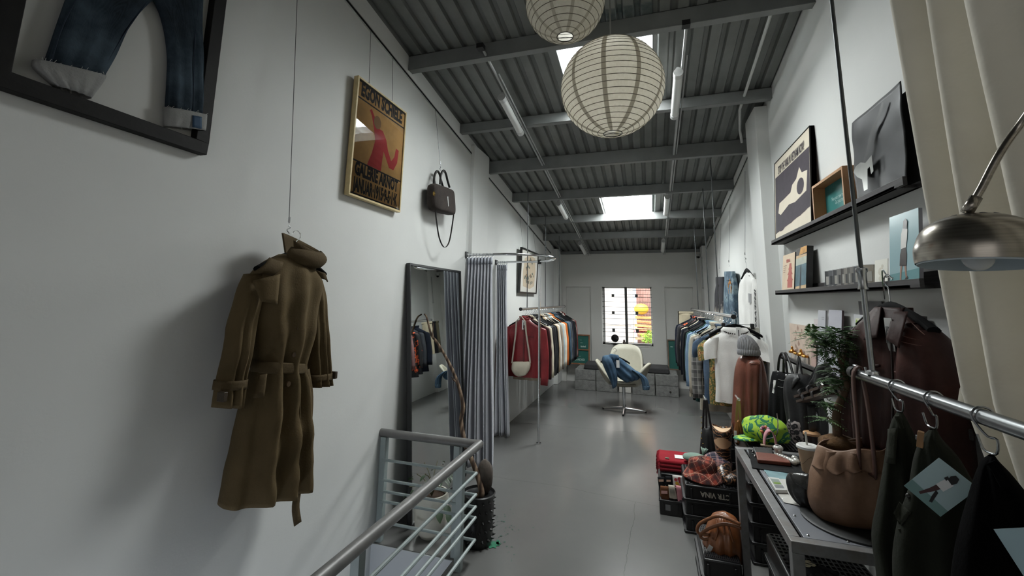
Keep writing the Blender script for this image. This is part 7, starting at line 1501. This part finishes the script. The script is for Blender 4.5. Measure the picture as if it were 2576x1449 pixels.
off3 = (nP, hk[2][1] + nP * .075); t, fr, w2, h2 = clipped('pale blue photo print hanging low on the black trousers', ((2524, 1330), (2640, 1332), (2690, 1460), (2582, 1460)), off3); m = MB(); m.poly(fr, [(0, 0), (w2, 0), (w2, h2), (0, h2)], 0, 0); m.build('print', mat('a9c4d0', .35, 0, .05, 3), t)
# cream drape
DR = NT('cream_linen'); DR.color(DR.ramp(DR.noise(2.5, 4), [(.3, 'dbd5c6'), (.7, 'e9e4d7')])); DR.set(Roughness=.95, Sheen_Weight=.1); n1 = DR.noise(7, 4, .6); DR.bump(n1, .25, .02); DR = DR.m
dp = thing('drape', 'long cream drape hanging beside the ledges behind the arc lamp', 'curtain', (.86, 1.3, .9)); m = MB()
def dfn(u, v):
    z = 3.35 - v * 2.75
    y_ = 1.735 - u * 1.25 - .115 * max(0, (2.6 - z)) / 1.6 * (1 - u) + (.03 * nz((0, 0, z * 4), 1, 2) if u < .05 else 0)
    f = (u ** .85) * 7.0 * 2 * pi; amp = .030 + .012 * sin(u * 9)
    if z < 1.30: y_ -= (1.30 - z) * .28 * (1 - u) 
    x = .868 + amp * sin(f + .5 * sin(z * 1.3)) + .012 * sin(f * .47 + z) - .05 * u + .02 * nz((u * 4, z * .8, 0), 1, 6)
    bulge = math.exp(-((z - 1.27) / .06) ** 2) * math.exp(-(u / .03) ** 2) * .03
    return V((x - bulge, y_ + bulge, z))
m.grid(dfn, 150, 70); m.build('drape_cloth', DR, dp, ang=4, solid=.002)
m = MB(); m.cyl((.87, 1.80, 3.37), (.87, -.2, 3.37), .012, 10); m.build('drape_rod', STEEL_DARK, dp)
# arc lamp
BN = NT('brushed_nickel'); nn = BN.n('ShaderNodeTexNoise', i_Scale=4.0, i_Detail=3.0); mp = BN.n('ShaderNodeMapping'); mp.inputs['Scale'].default_value = (1, 1, 60); BN.l(BN.coord(), mp.inputs[0]); BN.l(mp.outputs[0], nn.inputs['Vector'])
BN.color(BN.ramp(nn.outputs['Fac'], [(.3, '8c867e'), (.7, 'a39d94')])); BN.set(Metallic=1, Roughness=.27); BN = BN.m
LC = P(2462, 664, N=(RM.col[1], CAM + RM.col[1] * .90)); lp = thing('arc_lamp', 'brushed nickel arc floor lamp with perforated dome shade', 'lamp', (.77, -.35, 0))
R0 = .100; prof = [(R0 * .985, 0), (R0, .012), (R0 * 1.0, .03), (R0 * .97, .044), (R0 * .88, .068), (R0 * .70, .088), (R0 * .43, .101), (R0 * .16, .106), (0, .1065)]
tilt = Matrix.Rotation(-.05, 3, 'X') @ Matrix.Rotation(.06, 3, 'Y')
def lath(prof, n=56): return [[LC + tilt @ V((r_ * cos(2 * pi * k / n), r_ * sin(2 * pi * k / n), z_)) for k in range(n)] for r_, z_ in prof]
m = MB(); m.rings(lath([(p.x, p.y) for p in smooth([(a, b, 0) for a, b in prof], 4)])); m.build('dome_shade', BN, lp, ang=4)
m = MB(); m.rings(lath([(max(p.x - .003, 0), p.y - .003) for p in smooth([(a, b, 0) for a, b in prof], 3)])); m.build('inner_shade', plain('b9c4cb', .5), lp, ang=4)
for k in range(14):
    a = 2 * pi * k / 14; c = LC + tilt @ V((.050 * cos(a), .050 * sin(a), .0985)); m = MB(); m.disc(c, .006, tilt @ V((cos(a) * .55, sin(a) * .55, 1)), 14, 0); m.build('vent_hole', BLACK, lp)
m = MB(); m.ell(LC + V((0, 0, .016)), (.026, .026, .030), 20, 12); m.cyl(LC + V((0, 0, .05)), LC + V((0, 0, .098)), .016, 14); m.build('bulb', mat('c9cdd0', .15, 0, .0), lp, ang=4)
top = LC + tilt @ V((-.006, -.002, .104)); a1 = P(2440, 522, N=(RM.col[1], CAM + RM.col[1] * .90)); d1 = P(2576, 300, N=(RM.col[1], CAM + RM.col[1] * .875)); dv = d1 - a1
m = MB(); m.tube([a1 - dv * .06, a1 + dv * .12], .0105, 14); m.build('neck_socket', BN, lp, ang=4)
arc = smooth([a1 - dv * .02, a1 + dv * .25 + V((-.004, 0, -.006)), a1 + dv * .6 + V((-.004, 0, .002)), d1, d1 + V((.012, -.10, .075)), V((.775, .84, 2.06)), V((.77, .45, 2.13)), V((.77, .05, 1.9)), V((.77, -.2, 1.4)), V((.77, -.33, .7)), V((.77, -.35, .1))], 8)
m = MB(); m.tube(arc, .0072, 12); m.build('arc_arm', BN, lp, ang=4); m = MB(); m.lathe([(0, 0), (.14, 0), (.14, .07), (.13, .08), (0, .08)], 32, (.77, -.35, 0)); m.build('base', plain('d9d7d2', .3), lp)
